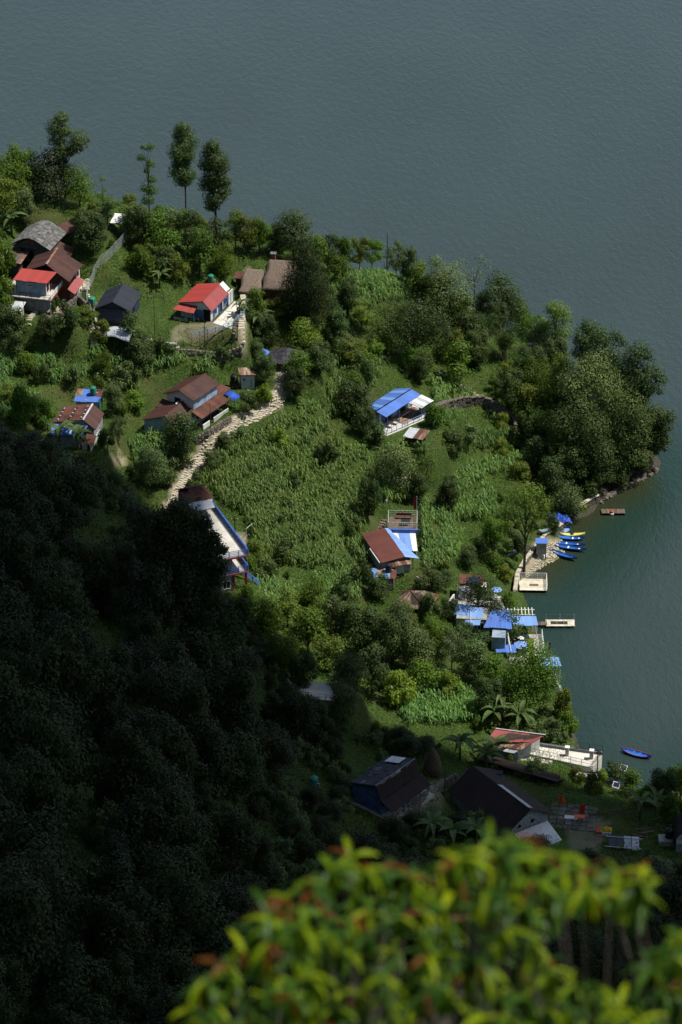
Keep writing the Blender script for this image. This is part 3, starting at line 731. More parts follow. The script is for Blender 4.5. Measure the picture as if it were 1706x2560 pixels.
for y in (.3, 2.7, 5.0, 7.2): MB().tube((5.7, y, -.1), (5.7, y, 1.95), .06).build('post', 'bluepaint', t)
win(t, 'r', 1.0, 5.5, .7, 1, 1, 'bluepaint', 'dark'); win(t, 'r', 3.2, 5.5, 0, 1, 1.9, 'bluepaint', 'dark', 'door'); win(t, 'r', 5.2, 5.5, .7, 1, 1, 'bluepaint', 'dark')
slope(t, (5.3, 6.4, 2.45), (5.3, 7.8, 2.45), (4.1, 7.8, 3.6), (4.1, 6.4, 3.62), 'whitepaint', .85, 'end_roof', label='white end piece of the roof')
boxp(t, 'end_wall', 'white', 5.55, 5.7, 6.4, 8.2, 0, 2.3)
t = plot('red', 'terrace', 'pale concrete terrace floor beside the red roofed house', 'terrace', dz=.02)
MB().hexa([(5.9, -.4, -1.0), (9.6, -1.2, -1.0), (9.3, 8.2, -1.0), (5.9, 8.2, -1.0)], [(5.9, -.4, 0), (9.6, -1.2, 0), (9.3, 8.2, 0), (5.9, 8.2, 0)]).build('slab', 'palefloor', t)
MB().box(5.8, 9.3, 4.4, 4.5, .0, .08).build('step', 'concrete', t)
t = plot('red', 'blue_railing', 'pale blue railing curving round the terrace of the red roofed house', 'railing')
for q in (0,):
    L_ = [(4.5, -5.6, -.6), (6.6, -4.0, -.2), (8.6, -2.2, .0), (9.5, 0, 0), (9.5, 3.4, 0), (9.2, 8.0, 0)]
    rail(t, L_, 1.0, 1.2, 'palepaint', 3, .05)
o = gnd(528, 706); tank(o[0], o[1], o[2] + .2, .5, 1.25, 'greentank', 'green water tank behind the red roofed farmhouse')

# ================================================================== thatched house, round hut
t = plot('thatch', 'thatched_house', 'house with two shaggy grey thatched roofs and a brick chimney beside the dark conifer')
boxp(t, 'wall', 'brick', .4, 8.0, .4, 5.0, -.8, 2.0); boxp(t, 'side_wall', 'darkwood', 8.0, 8.1, .5, 4.8, -.6, 2.0)
def thatch(x0, x1, y0, y1, z0, z1, crest, seed):
    rnd_ = np.random.default_rng(seed); r_, c_ = 22, 22; P = np.zeros((r_, c_, 3))
    for i in range(r_):
        for j in range(c_):
            v, u = i / (r_ - 1), j / (c_ - 1)
            y = y0 + (y1 - y0) * v; s_ = 1 - abs(v - crest) / (crest if v < crest else 1 - crest)
            x = x0 + (x1 - x0) * u; e_ = min(u, 1 - u) * 2
            z = z0 + (z1 - z0) * (s_ ** .8) * min(1, .62 + 1.5 * e_) - .5 * max(0, .12 - e_)
            P[i, j] = (x + .12 * math.sin(y * 2 + seed), y - .15 * math.sin(u * 3.14), z + rnd_.uniform(-.05, .05))
    o = link('roof', gridmesh('roof', P, MT['thatch'], False), t); md = o.modifiers.new('thick', 'SOLIDIFY'); md.thickness = .35; md.offset = -1
    return o
thatch(-.3, 3.4, -1.0, 4.6, 1.3, 3.7, .8, 1); thatch(3.5, 8.9, -.6, 6.4, 1.9, 5.2, .74, 2)
MB().box(4.3, 5.0, 4.6, 5.3, 3.4, 5.9).build('chimney', 'brick', t); boxp(t, 'chimney_cap', 'slate', 4.15, 5.15, 4.45, 5.45, 5.9, 6.05)
for x in (.6, 2.0, 3.2, 5.2, 7.2): MB().tube((x, -.3, -.6), (x, -.3, 1.6), .07).build('post', 'darkwood', t)
t = plot('thatch', 'porch_shed', 'tiny lean-to roof at the left shoulder of the thatched house', 'shed', dx=-1.6, dy=3.6)
boxp(t, 'wall', 'darkwood', 0, 1.3, .3, 1.5, -.8, 1.5); slope(t, (-.3, 0, 1.55), (1.6, 0, 1.55), (1.6, 1.8, 2.0), (-.3, 1.8, 2.0), 'rust', .9)
t = plot('round', 'round_hut', 'round brick hut with a conical dark slate roof at the head of the stone path', 'hut')
MB().lathe([(2.35, -1), (2.35, 1.5), (2.2, 1.5)], n=20).build('wall', 'brick', t)
rf = MB().lathe([(3.1, 1.2), (3.1, 1.28), (.1, 2.65)], n=20).build('roof', 'darkslate', t)
for k in range(4):
    ra, rb = 3.15 - k * .78, 3.15 - (k + 1) * .78 - .08; rb = max(rb, .05); n = (20, 16, 12, 8)[k]
    za, zb = 1.34 + (3.1 - ra) * .455, 1.32 + (3.1 - rb) * .455
    for i in range(n):
        a0, a1 = 2 * math.pi * i / n, 2 * math.pi * (i + 1.04) / n; am = random.uniform(0, .03)
        MB().hexa([(ra * math.cos(a0), ra * math.sin(a0), za + am - .03), (ra * math.cos(a1), ra * math.sin(a1), za + am - .03), (rb * math.cos(a1), rb * math.sin(a1), zb - .03), (rb * math.cos(a0), rb * math.sin(a0), zb - .03)],
                  [(ra * math.cos(a0), ra * math.sin(a0), za + am + .03), (ra * math.cos(a1), ra * math.sin(a1), za + am + .03), (rb * math.cos(a1), rb * math.sin(a1), zb + .02), (rb * math.cos(a0), rb * math.sin(a0), zb + .02)]).build('slate', 'darkslate', rf)
win(t, 'f', -.4, -2.3, -.2, .9, 1.5, 'darkwood', 'dark', 'door')
def arcpts(pxs): return [gnd(*p) for p in pxs]
a, b, c = arcpts([(632, 888), (662, 903), (690, 915)])
t = thing('blue_sheet_roof', 'narrow curved blue sheet lying along the path edge by the round hut', 'roof sheet', a)
P = np.array([[(0, 0, .9), (b[0] - a[0], b[1] - a[1], b[2] - a[2] + 1.0), (c[0] - a[0], c[1] - a[1], c[2] - a[2] + .6)],
              [(.5, 1.1, 1.3), (b[0] - a[0] + .6, b[1] - a[1] + 1.1, b[2] - a[2] + 1.4), (c[0] - a[0] + .5, c[1] - a[1] + .8, c[2] - a[2] + .9)]])
o = link('sheet', gridmesh('sheet', P, MT['blue'], False), t); md = o.modifiers.new('thick', 'SOLIDIFY'); md.thickness = .04
for p in P[0]: MB().tube((p[0], p[1], p[2] - 1.6), (p[0], p[1], p[2]), .05).build('post', 'wood', t)

# ================================================================== long brown roofed farm with annex
t = plot('long', 'farmhouse', 'two storey whitewashed farmhouse with brown sheet gable roof above the stone path')
gable(t, 0, 5.2, 0, 6.2, 4.1, 4.5, 2.8, 5.4, 'white', 'brown', oh=.4, cap='rust')
win(t, 'f', 1.6, 0, 2.6, 1.1, 1.2, 'darkwood', 'dark')
for y in (.4, 2.2, 4.0): win(t, 'r', y, 5.2, 2.6, 1.0, 1.1, 'palepaint', 'dark')
boxp(t, 'side_wall', 'palewall', 5.203, 5.25, .05, 6.3, 2.3, 3.9); boxp(t, 'porch_wall', 'palewall', 5.203, 5.25, .05, 6.3, -.4, 2.0)
for y in (.5, 2.6, 4.5): win(t, 'r', y, 5.25, .1, .8, 1.6, 'palepaint', 'dark', 'door')
slope(t, (7.3, -.6, 1.75), (7.3, 6.8, 1.9), (5.3, 6.8, 2.6), (5.3, -.6, 2.5), 'rust', .85, 'awning')
for y in (-.4, 2.0, 4.4, 6.6): MB().tube((7.05, y, -.6), (7.05, y, 1.8), .07).build('post', 'darkwood', t)
boxp(t, 'low_wall', 'white', 7.1, 7.25, -.2, 1.6, -.6, .5); boxp(t, 'low_wall', 'white', 7.1, 7.25, 2.6, 6.6, -.6, .5)
slope(t, (-.9, -1.8, 2.0), (5.4, -1.8, 2.0), (5.3, -.02, 2.7), (-.9, -.02, 2.7), 'brown', .9, 'front_lean_to')
boxp(t, 'front_wall', 'greywall', -.6, 5.2, -1.5, -.05, -.6, 1.9)
t = plot('long', 'shed', 'little shed with rusty roof at the far end of the brown roofed farmhouse', 'shed', dx=2.6, dy=7.2)
boxp(t, 'wall', 'brick', 0, 3, 0, 1.6, -.8, 2.2); slope(t, (-.3, -.3, 2.2), (3.3, -.3, 2.2), (3.3, 1.9, 2.7), (-.3, 1.9, 2.7), 'rust', .9)
t = plot('annex', 'annex_house', 'low white house with wide brown roof left of the two storey farmhouse')
gable(t, 0, 5.9, 0, 6.6, 2.35, 2.3, 4.0, 3.9, 'palewall', 'brown', oh=.3, cap='rust')
win(t, 'f', 4.2, 0, 0, .9, 1.7, 'darkwood', 'dark', 'door')
o = L2W(FR['annex'], 3.0, 5.2, 3.75); 
for i, (x, y) in enumerate(((2.6, 6.0), (3.4, 4.2))):
    w_ = L2W(FR['annex'], x, y, 2.35 + x * .39 + .12); k_ = thing('roof_scrap', ('pale scrap board', 'pale rolled sack')[i] + ' lying on the brown annex roof near its ' + ('far', 'middle') [i] + ' ridge', 'scrap', w_, 27)
    boxp(k_, 'board', 'whitepaint', -.1, .12, 0, .8, 0, .1)
t = thing('tarpaulin', 'bright blue tarpaulin sheltering the yard at the end of the brown farmhouse', 'tarpaulin', L2W(FR['long'], 6.2, 7.4, 1.5), 41)
P = np.array([[(u * 2.6 - .6, v * 1.6, .5 + .25 * math.sin(u * 5) + .3 * math.sin(v * 3)) for u in np.linspace(0, 1, 8)] for v in np.linspace(0, 1, 6)])
link('sheet', gridmesh('sheet', P, MT['tarpblue']), t)
for x, y in ((-.5, .1), (1.8, .1), (-.5, 1.5), (1.8, 1.5)): MB().tube((x, y, -1.9), (x, y, .7), .04).build('pole', 'wood', t)
t = plot('hut', 'toilet_hut', 'small whitewashed toilet hut with a stone weighted flat roof', 'hut')
gwall(t, 0, 2.1, 0, 1.9, 2.5, 2.25, 1, 2.45, 'white'); boxp(t, 'side_wall', 'whitepaint', 2.103, 2.13, 0, 1.9, -.4, 2.1)  # right face painted a brighter white to stand for sunlight on it
slope(t, (-.3, -.25, 2.6), (2.4, -.25, 2.4), (2.4, 2.2, 2.5), (-.3, 2.2, 2.7), 'rustzinc', .9)
win(t, 'f', 1.3, 0, .1, .6, 1.7, 'whitepaint', 'palewall', 'door'); win(t, 'f', .3, 0, 1.5, .3, .3, 'darkwood', 'dark')
o = gnd(586, 968); t = thing('tank_stand', 'dark brick stand under the black tank left of the toilet hut', 'stand', o); boxp(t, 'block', 'darkwood', -.7, .7, -.6, .6, -.4, .9)
tank(o[0], o[1], o[2] + .9, .6, 1.4, 'blacktank', 'black water tank beside the small white toilet hut')
g = gnd(620, 1000); t = thing('basin', 'green tap barrel standing under the white pipe in front of the toilet hut', 'barrel', g)
MB().lathe([(.33, 0), (.35, .5), (.33, .9), (.28, .92)], n=12).build('barrel_body', 'greentank', t); MB().tube((0, 0, .9), (0, 0, 1.8), .03).tube((0, 0, 1.8), (.3, 0, 1.8), .03).build('tap', 'whitepaint', t)
g = gnd(525, 1040); t = thing('cloth', 'violet cloth hung over the garden fence of the brown farmhouse', 'cloth', g, 40)
P = np.array([[(u * .1 + .06 * math.sin(v * 9), v * 1.6, u * .8 + .1) for v in np.linspace(0, 1, 8)] for u in np.linspace(0, 1, 4)]); link('fabric', gridmesh('fabric', P, MT['violet']), t)

# ================================================================== rusty and blue roof house at the left
t = plot('rusty', 'village_house', 'grey stone house with rusty roof and a blue sheet lean-to held down by stones')
gable(t, 0, 6.2, 0, 4.9, 3.0, 2.6, 4.6, 3.9, 'whitestone', 'rust', 'brown', oh=.25, w=1.0, cap='zinc')
slope(t, (-.2, -2.5, 2.05), (4.8, -2.5, 2.15), (5.4, -.1, 3.0), (-.3, -.1, 2.75), 'skyblue', .95, 'lean_to_roof', mats=['blue', 'skyblue'])
boxp(t, 'front_wall', 'whitestone', .2, 4.4, -2.2, -.05, -.8, 2.0); boxp(t, 'side_wall', 'dark', 4.41, 4.5, -2.0, -.1, -.6, 1.9)
boxp(t, 'yard_wall', 'white', 6.3, 6.45, -2.8, 2.4, -.9, 1.0); boxp(t, 'panel', 'palefloor', 5.0, 5.8, -2.6, -2.5, -.2, 1.0)
slope(t, (5.2, -2.6, 1.1), (6.8, -2.6, 1.0), (6.8, -.6, 1.6), (5.2, -.6, 1.7), 'rust', .8, 'porch_roof')
rs = random.Random(3); fr = FR['rusty']; sm = MB().rock((0, 0, .06), .34, .24, .16, 0, rs).mesh('stone', 'whitestone'); sm2 = MB().rock((0, 0, .06), .3, .26, .15, 0, rs).mesh('stone', 'darkslate')
spots = [(x, -2.2 + k * .42, 2.17 + (k * .42) * .36) for x in (.9, 2.6, 4.2) for k in range(5)] + [(x, .3 + k * .6, 3.04 + x * .2) for x in (.4, 2.3, 4.2) for k in range(7)]
for i, (x, y, z) in enumerate(spots):
    o = link('loose_stone', sm if i % 2 else sm2); o.location = L2W(fr, x + rs.uniform(-.12, .12), y, z + .08); o.rotation_euler = (0, 0, rs.uniform(0, 3))
    tagp(o, 'loose stone weighing down the sheets of the rusty and blue roof', 'stone', 'stones lying on the rusty and blue roof')
t = plot('rear', 'kitchen_shed', 'small shed with blue and rust striped roof behind the rusty roofed house', 'shed')
gwall(t, 0, 3.5, 0, 2.4, 2.3, 2.3, 1.7, 2.5, 'greywall'); boxp(t, 'side_wall', 'tealtank', 3.503, 3.55, .2, 2.2, 0, 1.9)
rf = slope(t, (-.3, -.4, 2.3), (3.9, -.4, 2.4), (3.9, 1.1, 2.65), (-.3, 1.1, 2.6), 'skyblue', 1.0, mats=['blue'])
slope(t, (-.3, 1.1, 2.63), (3.9, 1.1, 2.68), (3.9, 2.8, 3.0), (-.3, 2.8, 2.95), 'rustzinc', 1.0, 'rear_roof', mats=['rustzinc', 'blue', 'blue', 'rust'])
o = L2W(FR['rear'], 2.5, 1.5, 2.85); tank(*o, .48, 1.3, 'greentank', 'green water tank standing on the blue striped shed roof')
pole(256, 1018, 926, 'dark power pole beside the shed with the green tank on its roof', .09)
pole(154, 690 + 100, 700, 'thin pole in front of the white house at far left', .06) if False else None

# ================================================================== blue roofed house on the right
t = plot('blue', 'farmhouse', 'long low house with a bright blue sheet roof and white roofed end porch')
gwall(t, -2.0, 0, 0.1, 9.0, 2.1, 2.7, -.2, 2.75, 'palewall'); 
slope(t, (-3.4, 1.2, 1.9), (-3.4, 9.3, 1.9), (0, 9.3, 3.15), (0, -.5, 3.15), 'skyblue', .95, mats=['blue', 'skyblue', 'blue'])
slope(t, (2.0, -.6, 2.6), (2.0, 9.1, 2.6), (.1, 9.1, 3.0), (.1, -.6, 3.0), 'blue', .95)
slope(t, (4.3, 6.0, 2.15), (4.4, 9.4, 2.15), (2.05, 9.2, 2.6), (2.05, 5.6, 2.6), 'zinc', .95, 'end_roof', mats=['zinc', 'whitepaint'])
for i, y in enumerate((.1, 2.0, 3.9, 5.8)): boxp(t, 'wall_panel', 'palewall' if i % 2 == 0 else 'darkwood', .05, .12, y, y + 1.5, 0, 2.5)
boxp(t, 'door', 'bluewall', .13, .2, .7, 1.7, 0, 2.0); boxp(t, 'front_wall', 'greywall', -1.9, -.1, .03, .098, -.7, 2.2)
for x, y in ((2.1, -.3), (2.1, 3), (2.1, 6.2), (4.1, 6.3), (4.1, 9.1), (0, -.4)): MB().tube((x, y, -.7), (x, y, 2.35), .06).build('post', 'bluepaint', t)
boxp(t, 'rear_room', 'greywall', 2.4, 4.0, 8.0, 9.1, -.5, 1.9)
t = plot('blue', 'terrace', 'tan floored terrace of the blue roofed house', 'terrace')
MB().hexa([(.2, -1.8, -1.2), (3.0, -1.8, -1.2), (5.2, 9.4, -1.2), (.2, 9.4, -1.2)], [(.2, -1.8, 0), (3.0, -1.8, 0), (5.2, 9.4, 0), (.2, 9.4, 0)]).build('floor_slab', 'palefloor', t)
MB().hexa([(.3, 3, .004), (3.2, 3, .004), (3.6, 9, .004), (.3, 9, .004)], [(.3, 3, .03), (3.2, 3, .03), (3.6, 9, .03), (.3, 9, .03)]).build('mat', 'rustzinc', t)
t = plot('blue', 'blue_railing', 'blue railing along the terrace edge of the blue roofed house', 'railing')
rail(t, [(2.9, -1.6, 0), (3.3, .6, 0), (4.0, 4.2, 0), (5.1, 9.3, 0)], 1.0, 1.3, 'palepaint', 3, .045, 'bluepaint')
rail(t, [(1.2, -1.7, 0), (2.9, -1.6, 0)], .9, 1, 'zinc', 2, .04)
fr = FR['blue']
for i, (x, y) in enumerate(((1.7, 1.0), (1.8, 2.4))):
    k_ = thing('table', ('dark table nearest the open end', 'dark table further in')[i] + ' under the blue roof porch', 'table', L2W(fr, x, y, 0), 30)
    boxp(k_, 'tabletop', 'darkwood', -.5, .5, -.35, .35, .7, .75)
    for a_, b_ in ((-.4, -.3), (.4, -.3), (-.4, .3), (.4, .3)): MB().tube((a_, b_, 0), (a_, b_, .7), .03).build('leg', 'darkwood', k_)
t = plot('lowshed', 'goat_shed', 'low shed with rust streaked white sheet roof below the blue house terrace', 'shed')
boxp(t, 'wall', 'darkwood', .2, 3.0, .2, 2.0, -.8, 1.5)
slope(t, (-.1, -.3, 1.5), (3.3, -.3, 1.5), (3.7, 2.3, 1.95), (.2, 2.3, 1.95), 'rustzinc', .85, mats=['zinc', 'zinc', 'rust', 'rustzinc'])

# ================================================================== middle house with brown roof
t = plot('middle', 'guest_house', 'guest house with one large plain red brown roof pitch in the middle of the slope')
gwall(t, 0, 4.4, 0, 8.4, 2.5, 2.3, 3.4, 2.8, 'greywall', -1.5)
slope(t, (-.4, -.4, 2.6), (-.4, 8.9, 2.6), (3.4, 8.9, 3.0), (3.4, -.4, 3.0), 'redbrown', .95, amp=.02)
slope(t, (5.6, -.6, 2.35), (4.0, 8.9, 2.8), (3.42, 8.9, 2.96), (3.42, -.4, 2.96), 'paleblue', .95, amp=.02)
boxp(t, 'front_wall', 'white', 1.6, 3.4, -.06, -.003, -1.4, 2.2); boxp(t, 'side_wall', 'lightstone', 4.403, 4.46, 0, 3.2, -1.4, 2.1)
slope(t, (1.0, -1.1, 2.0), (4.3, -1.1, 2.0), (4.3, -.1, 2.35), (1.0, -.1, 2.35), 'rustzinc', .9, 'front_awning', mats=['rust', 'rustzinc'])
MB().tube((-.55, 0, 2.45), (-.55, 4.5, 2.45), .09).build('gutter', 'whitepaint', t)
for y in (.5, 3.4): MB().tube((5.2, y, -1.6), (5.0, y, 2.5), .08).build('post', 'wood', t)
t = plot('middle', 'wash_shed', 'front lean-to with blue and rust sheets under the black tank', 'shed', dx=-2.3, dy=-1.2, dz=-.2)
fr = (tuple(t.location), 5); t.rotation_euler = (0, 0, -R(4))
boxp(t, 'wall', 'greywall', .2, 3.4, .2, 1.6, -1.4, 1.2)
slope(t, (-.2, -.5, 1.2), (3.8, -.5, 1.35), (3.7, 1.9, 1.7), (-.1, 1.9, 1.55), 'rust', .9, mats=['paleblue', 'rustzinc', 'paleblue', 'rust'])
for x in (.1, 3.2): MB().tube((x, -.3, -1.5), (x, -.3, 1.2), .08).build('post', 'darkwood', t)
tank(*L2W(fr, 2.5, 1.2, 1.6), .5, 1.35, 'blacktank', 'black water tank at the lower end of the large red brown roof')
t = plot('deck', 'roof_terrace', 'white railed flat roof terrace above a blue fascia behind the guest house', 'terrace')
boxp(t, 'wall', 'palewall', 0, 4.3, 0, 3.6, -1.5, 1.7); boxp(t, 'floor_slab', 'wood', -.2, 4.5, -.15, 3.7, 1.7, 1.85)
boxp(t, 'fascia', 'blue', .2, 4.6, -.45, -.16, 1.25, 1.85)
rail(t, [(-.1, -.1, 1.85), (4.4, -.1, 1.85), (4.4, 3.6, 1.85), (-.1, 3.6, 1.85), (-.1, -.1, 1.85)], 1.1, 2.2, 'zinc', 3, .04, 'whitepaint')
slope(t, (1.6, -4.2, .2), (4.6, -4.2, .2), (4.2, -.5, 1.2), (.6, -.5, 1.2), 'paleblue', .8, 'translucent_roof', mats=['whitepaint', 'paleblue', 'skyblue'])
for x in (1.9, 4.4): MB().tube((x, -4.0, -1.8), (x, -4.0, .2), .06).build('post', 'whitepaint', t)
fr = FR['deck']; k_ = thing('table', 'dark rectangular table on the white railed roof terrace', 'table', L2W(fr, 2.6, 1.1, 1.85), 2)
boxp(k_, 'tabletop', 'blackpaint', -.7, .7, -.4, .4, .7, .76)
for a_, b_ in ((-.6, -.3), (.6, -.3), (-.6, .3), (.6, .3)): MB().tube((a_, b_, 0), (a_, b_, .7), .04).build('leg', 'blackpaint', k_)
k_ = thing('bench', 'rust coloured bench at the back of the roof terrace', 'bench', L2W(fr, 2.2, 3.0, 1.85), 2)
boxp(k_, 'seat', 'rust', -1.1, 1.3, -.2, .2, .4, .46); boxp(k_, 'backrest', 'rust', -1.1, 1.3, .2, .26, .46, .85)
for a_ in (-1, 1.2): boxp(k_, 'leg', 'darkwood', a_ - .04, a_ + .04, -.15, .15, 0, .4)
k_ = thing('flag', 'tall dark red prayer flag on a thin pole behind the roof terrace', 'flag', L2W(fr, 4.3, 3.9, 0), 0)
MB().tube((0, 0, -.5), (0, 0, 5.4), .04).build('flagpole', 'zinc', k_)
P = np.array([[(-.1 - u * .45 + .1 * math.sin(v * 8), .05 * math.sin(v * 7 + u * 3), 3.0 + v * 2.3) for u in (0, .5, 1)] for v in np.linspace(0, 1, 9)]); link('cloth', gridmesh('cloth', P, MT['maroon']), k_)
t = plot('pyramid', 'hip_roof_shed', 'shed with a faded rust coloured hipped roof below the guest house', 'shed')
boxp(t, 'wall', 'greywall', .2, 4.2, .2, 4.0, -1, 1.4)
ap, bp_ = (1.0, 1.9, 2.9), (3.2, 2.6, 2.9)
for q in ([(-.6, -.4, 1.3), (-.8, 4.0, 1.35), ap, ap], [(4.6, -.4, 1.3), (-.6, -.4, 1.3), ap, bp_], [(4.8, 4.6, 1.35), (4.6, -.4, 1.3), bp_, bp_], [(-.8, 4.0, 1.35), (4.8, 4.6, 1.35), bp_, ap]):
    slope(t, *q, 'rustzinc', .95)
MB().tube((ap[0], ap[1], 2.95), (4.6, -.4, 1.36), .07).tube((ap[0], ap[1], 2.95), (-.6, -.4, 1.36), .07).build('ridge_cap', 'rust', t)
g = gnd(1025, 1522 + 10); tank(g[0] + .5, g[1] - .6, g[2], .5, 1.0, 'blacktank', 'black barrel tank half hidden under the trees before the hipped roof shed')
g = gnd(1042, 1448); t = thing('pipe', 'loose white pipe lying in the grass beside the guest house', 'pipe', g)
MB().tube((0, 0, .5), (2.0, -2.2, .1), .07).build('pipe_length', 'whitepaint', t)

# ================================================================== balcony building behind the dark tree
t = plot('balcony', 'hillside_lodge', 'stepped lodge with blue balcony rails half hidden behind the dark tree')
boxp(t, 'lower_wall', 'greywall', 3.4, 5.6, 0.2, 9, -2.2, 2.6); boxp(t, 'lower_slab', 'pinkred', 3.2, 7.6, -.1, 9.2, 2.6, 2.8); boxp(t, 'lower_floor', 'palefloor', 3.25, 7.5, 0, 9.1, 2.8, 2.83)
boxp(t, 'upper_wall', 'greywall', 3.4, 5.4, .6, 16, 2.84, 5.3); boxp(t, 'upper_slab', 'pinkred', 3.2, 7.6, -.2, 16.5, 5.3, 5.5); boxp(t, 'upper_floor', 'palefloor', 3.25, 7.5, -.1, 16.4, 5.5, 5.53)
rail(t, [(3.3, 0, 2.83), (7.5, 0, 2.83), (7.5, 9, 2.83)], 1.0, 1.4, 'bluepaint', 4, .05, 'bluepaint', .25)
rail(t, [(3.3, -.1, 5.53), (7.5, -.1, 5.53), (7.5, 16.2, 5.53)], 1.0, 1.4, 'bluepaint', 4, .05, 'bluepaint', .25)
boxp(t, 'rail_panel', 'bluepaint', 7.56, 7.6, -.1, 16.2, 5.55, 6.3); boxp(t, 'rail_panel', 'bluepaint', 7.56, 7.6, 0, 9, 2.85, 3.6)
for x, y in ((5.2, .1), (7.2, .3), (7.2, 4.5), (7.2, 8.7)): boxp(t, 'column', 'maroon', x, x + .3, y, y + .3, -2.2, 2.6)
for x, y in ((7.2, 5), (7.2, 9.5)): boxp(t, 'column', 'maroon', x, x + .3, y, y + .3, 2.83, 5.3)
gwall(t, 3.4, 7.0, 14.2, 17.8, 7.4, 7.4, 5.2, 7.9, 'brick')
slope(t, (3.0, 13.8, 7.4), (7.4, 13.8, 7.4), (6.0, 16, 8.5), (4.4, 16, 8.5), 'rust', .9); slope(t, (3.0, 18.2, 7.4), (7.4, 18.2, 7.4), (6.0, 16, 8.5), (4.4, 16, 8.5), 'rust', .9)
slope(t, (7.4, 13.8, 7.4), (7.4, 18.2, 7.4), (6.0, 16, 8.5), (6.0, 16, 8.5), 'rust', .9)
slope(t, (3.4, 12.0, 6.8), (7.0, 12.0, 6.8), (7.0, 13.9, 7.35), (3.4, 13.9, 7.35), 'zinc', .9, 'awning')
win(t, 'r', 10, 5.4, 3.2, 1.2, 1.3, 'whitepaint', 'glass'); win(t, 'r', 4, 5.6, .3, 1.2, 1.3, 'whitepaint', 'glass'); win(t, 'f', 3.7, .2, .4, 1.2, 1.3, 'whitepaint', 'glass')
k_ = thing('sun_collector', 'small white framed solar panel on the lodge roof rail', 'solar panel', L2W(FR['balcony'], 6.6, 13.6, 7.0), -20)
k_.rotation_euler = (R(35), 0, 0); boxp(k_, 'frame', 'whitepaint', -.5, .5, -.6, .6, 0, .05); boxp(k_, 'cells', 'zinc', -.42, .42, -.52, .52, .051, .07)
MB().tube((0, 0, -1.4), (0, 0, 0), .04).build('stand', 'zinc', k_)
g = gnd(560, 1372 + 50); t = thing('stair_rail', 'blue painted rail running down from the lodge to the field', 'railing', gnd(598, 1440), -52)
rail(t, [(0, 3.5, 1.3), (0, 0, .5), (0, -3.8, -.3)], 1.0, 1.2, 'bluepaint', 4, .06)
pole(588, 1352, 1290, 'dark pole with two wires beside the stepped lodge', .09)
g = gnd(617, 1352); t = thing('goalposts', 'thin white frame posts at the end of the bare earth yard', 'frame', g, 30)
for y in (0, 1.6): MB().tube((0, y, -.3), (0, y, 2.2), .04).build('post', 'zinc', t)
MB().tube((0, 0, 2.2), (0, 1.6, 2.2), .04).build('crossbar', 'zinc', t)

# ================================================================== lakeside resort
t = plot('resort', 'restaurant', 'lakeside restaurant with blue sheet roofs under the palm tree')
boxp(t, 'wall', 'greywall', 0, 5.8, .4, 3.2, -1.2, 2.2); boxp(t, 'side_wall', 'white', 5.803, 5.86, .5, 3.1, -1.0, 2.1)
slope(t, (-.4, 1.4, 2.2), (1.9, 1.4, 2.2), (2.1, 3.6, 2.7), (-.4, 3.6, 2.7), 'skyblue', .8, 'left_roof')
slope(t, (1.2, -.7, 1.7), (3.6, -.7, 1.8), (4.0, 3.0, 2.7), (1.7, 3.0, 2.6), 'skyblue', .8, 'middle_roof')
slope(t, (4.2, -1.3, 1.9), (8.5, -1.3, 1.9), (7.9, 2.6, 2.7), (5.2, 2.6, 2.7), 'blue', .8, 'right_roof')
MB().tube((2.3, -.8, 1.9), (1.9, 3.2, 2.8), .05).build('roof_pole', 'whitepaint', t)
boxp(t, 'right_wall', 'palewall', 5.6, 7.6, -3.4, 1.6, -2.6, 1.6)
rail(t, [(-.5, 3.9, 2.5), (6.2, 3.9, 2.5)], .8, 1.1, 'whitepaint', 3, .04)
rail(t, [(7.8, .2, -.6), (8.6, -4.2, -1.4)], 1.2, .9, 'whitepaint', 3, .05)
win(t, 'f', 1.2, .4, .3, 1.0, 1.4, 'whitepaint', 'glass'); win(t, 'f', 3.2, .4, .3, 1.0, 1.4, 'whitepaint', 'glass')
t = plot('resort', 'steel_tank', 'tall polished steel water cylinder beside a ladder above the restaurant', 'water tank', dx=.7, dy=8.6)
MB().lathe([(.95, -.6), (.95, 2.3), (.8, 2.55), (.2, 2.7)], n=18).build('tank_body', 'steel', t)
for z in (.2, 1.0, 1.8): MB().lathe([(.97, z), (.985, z + .03), (.97, z + .06)], n=18).build('band', 'zinc', t)
MB().lathe([(.3, 2.66), (.32, 2.75), (.1, 2.8)], n=10).build('lid', 'zinc', t)
for x in (-1.15, 1.15): MB().tube((x, -.4, -.9), (x, -.4, 3.4), .05).build('post', 'zinc', t)
k_ = plot('resort', 'ladder', 'white ladder leaning by the steel water cylinder', 'ladder', dx=2.0, dy=7.9)
for x in (0, .5): MB().tube((x, 0, -.4), (x, .6, 2.0), .035).build('side_rail', 'whitepaint', k_)
for i in range(6): MB().tube((0, .1 * i + .05, -.1 + i * .38), (.5, .1 * i + .05, -.1 + i * .38), .025).build('rung', 'whitepaint', k_)
t = plot('resort', 'pump_house', 'small rust red pump house with a tilted solar panel behind the steel cylinder', 'hut', dx=.5, dy=10.2)
boxp(t, 'wall', 'brick', -.6, 2.6, 0, 1.8, -.8, 2.4); boxp(t, 'side_wall', 'white', 2.6, 3.4, .1, 1.6, -.8, 1.9)
slope(t, (-.9, -.3, 2.5), (2.9, -.3, 2.5), (2.9, 2.1, 2.8), (-.9, 2.1, 2.8), 'rust', .9)
MB().hexa([(.4, -.5, 2.8), (2.4, -.5, 3.0), (2.3, .6, 3.4), (.6, .6, 3.2)], [(.4, -.5, 2.86), (2.4, -.5, 3.06), (2.3, .6, 3.46), (.6, .6, 3.26)]).build('solar_panel', 'solar', t)
win(t, 'f', 1.4, 0, 0, .7, 1.8, 'darkwood', 'dark', 'door')
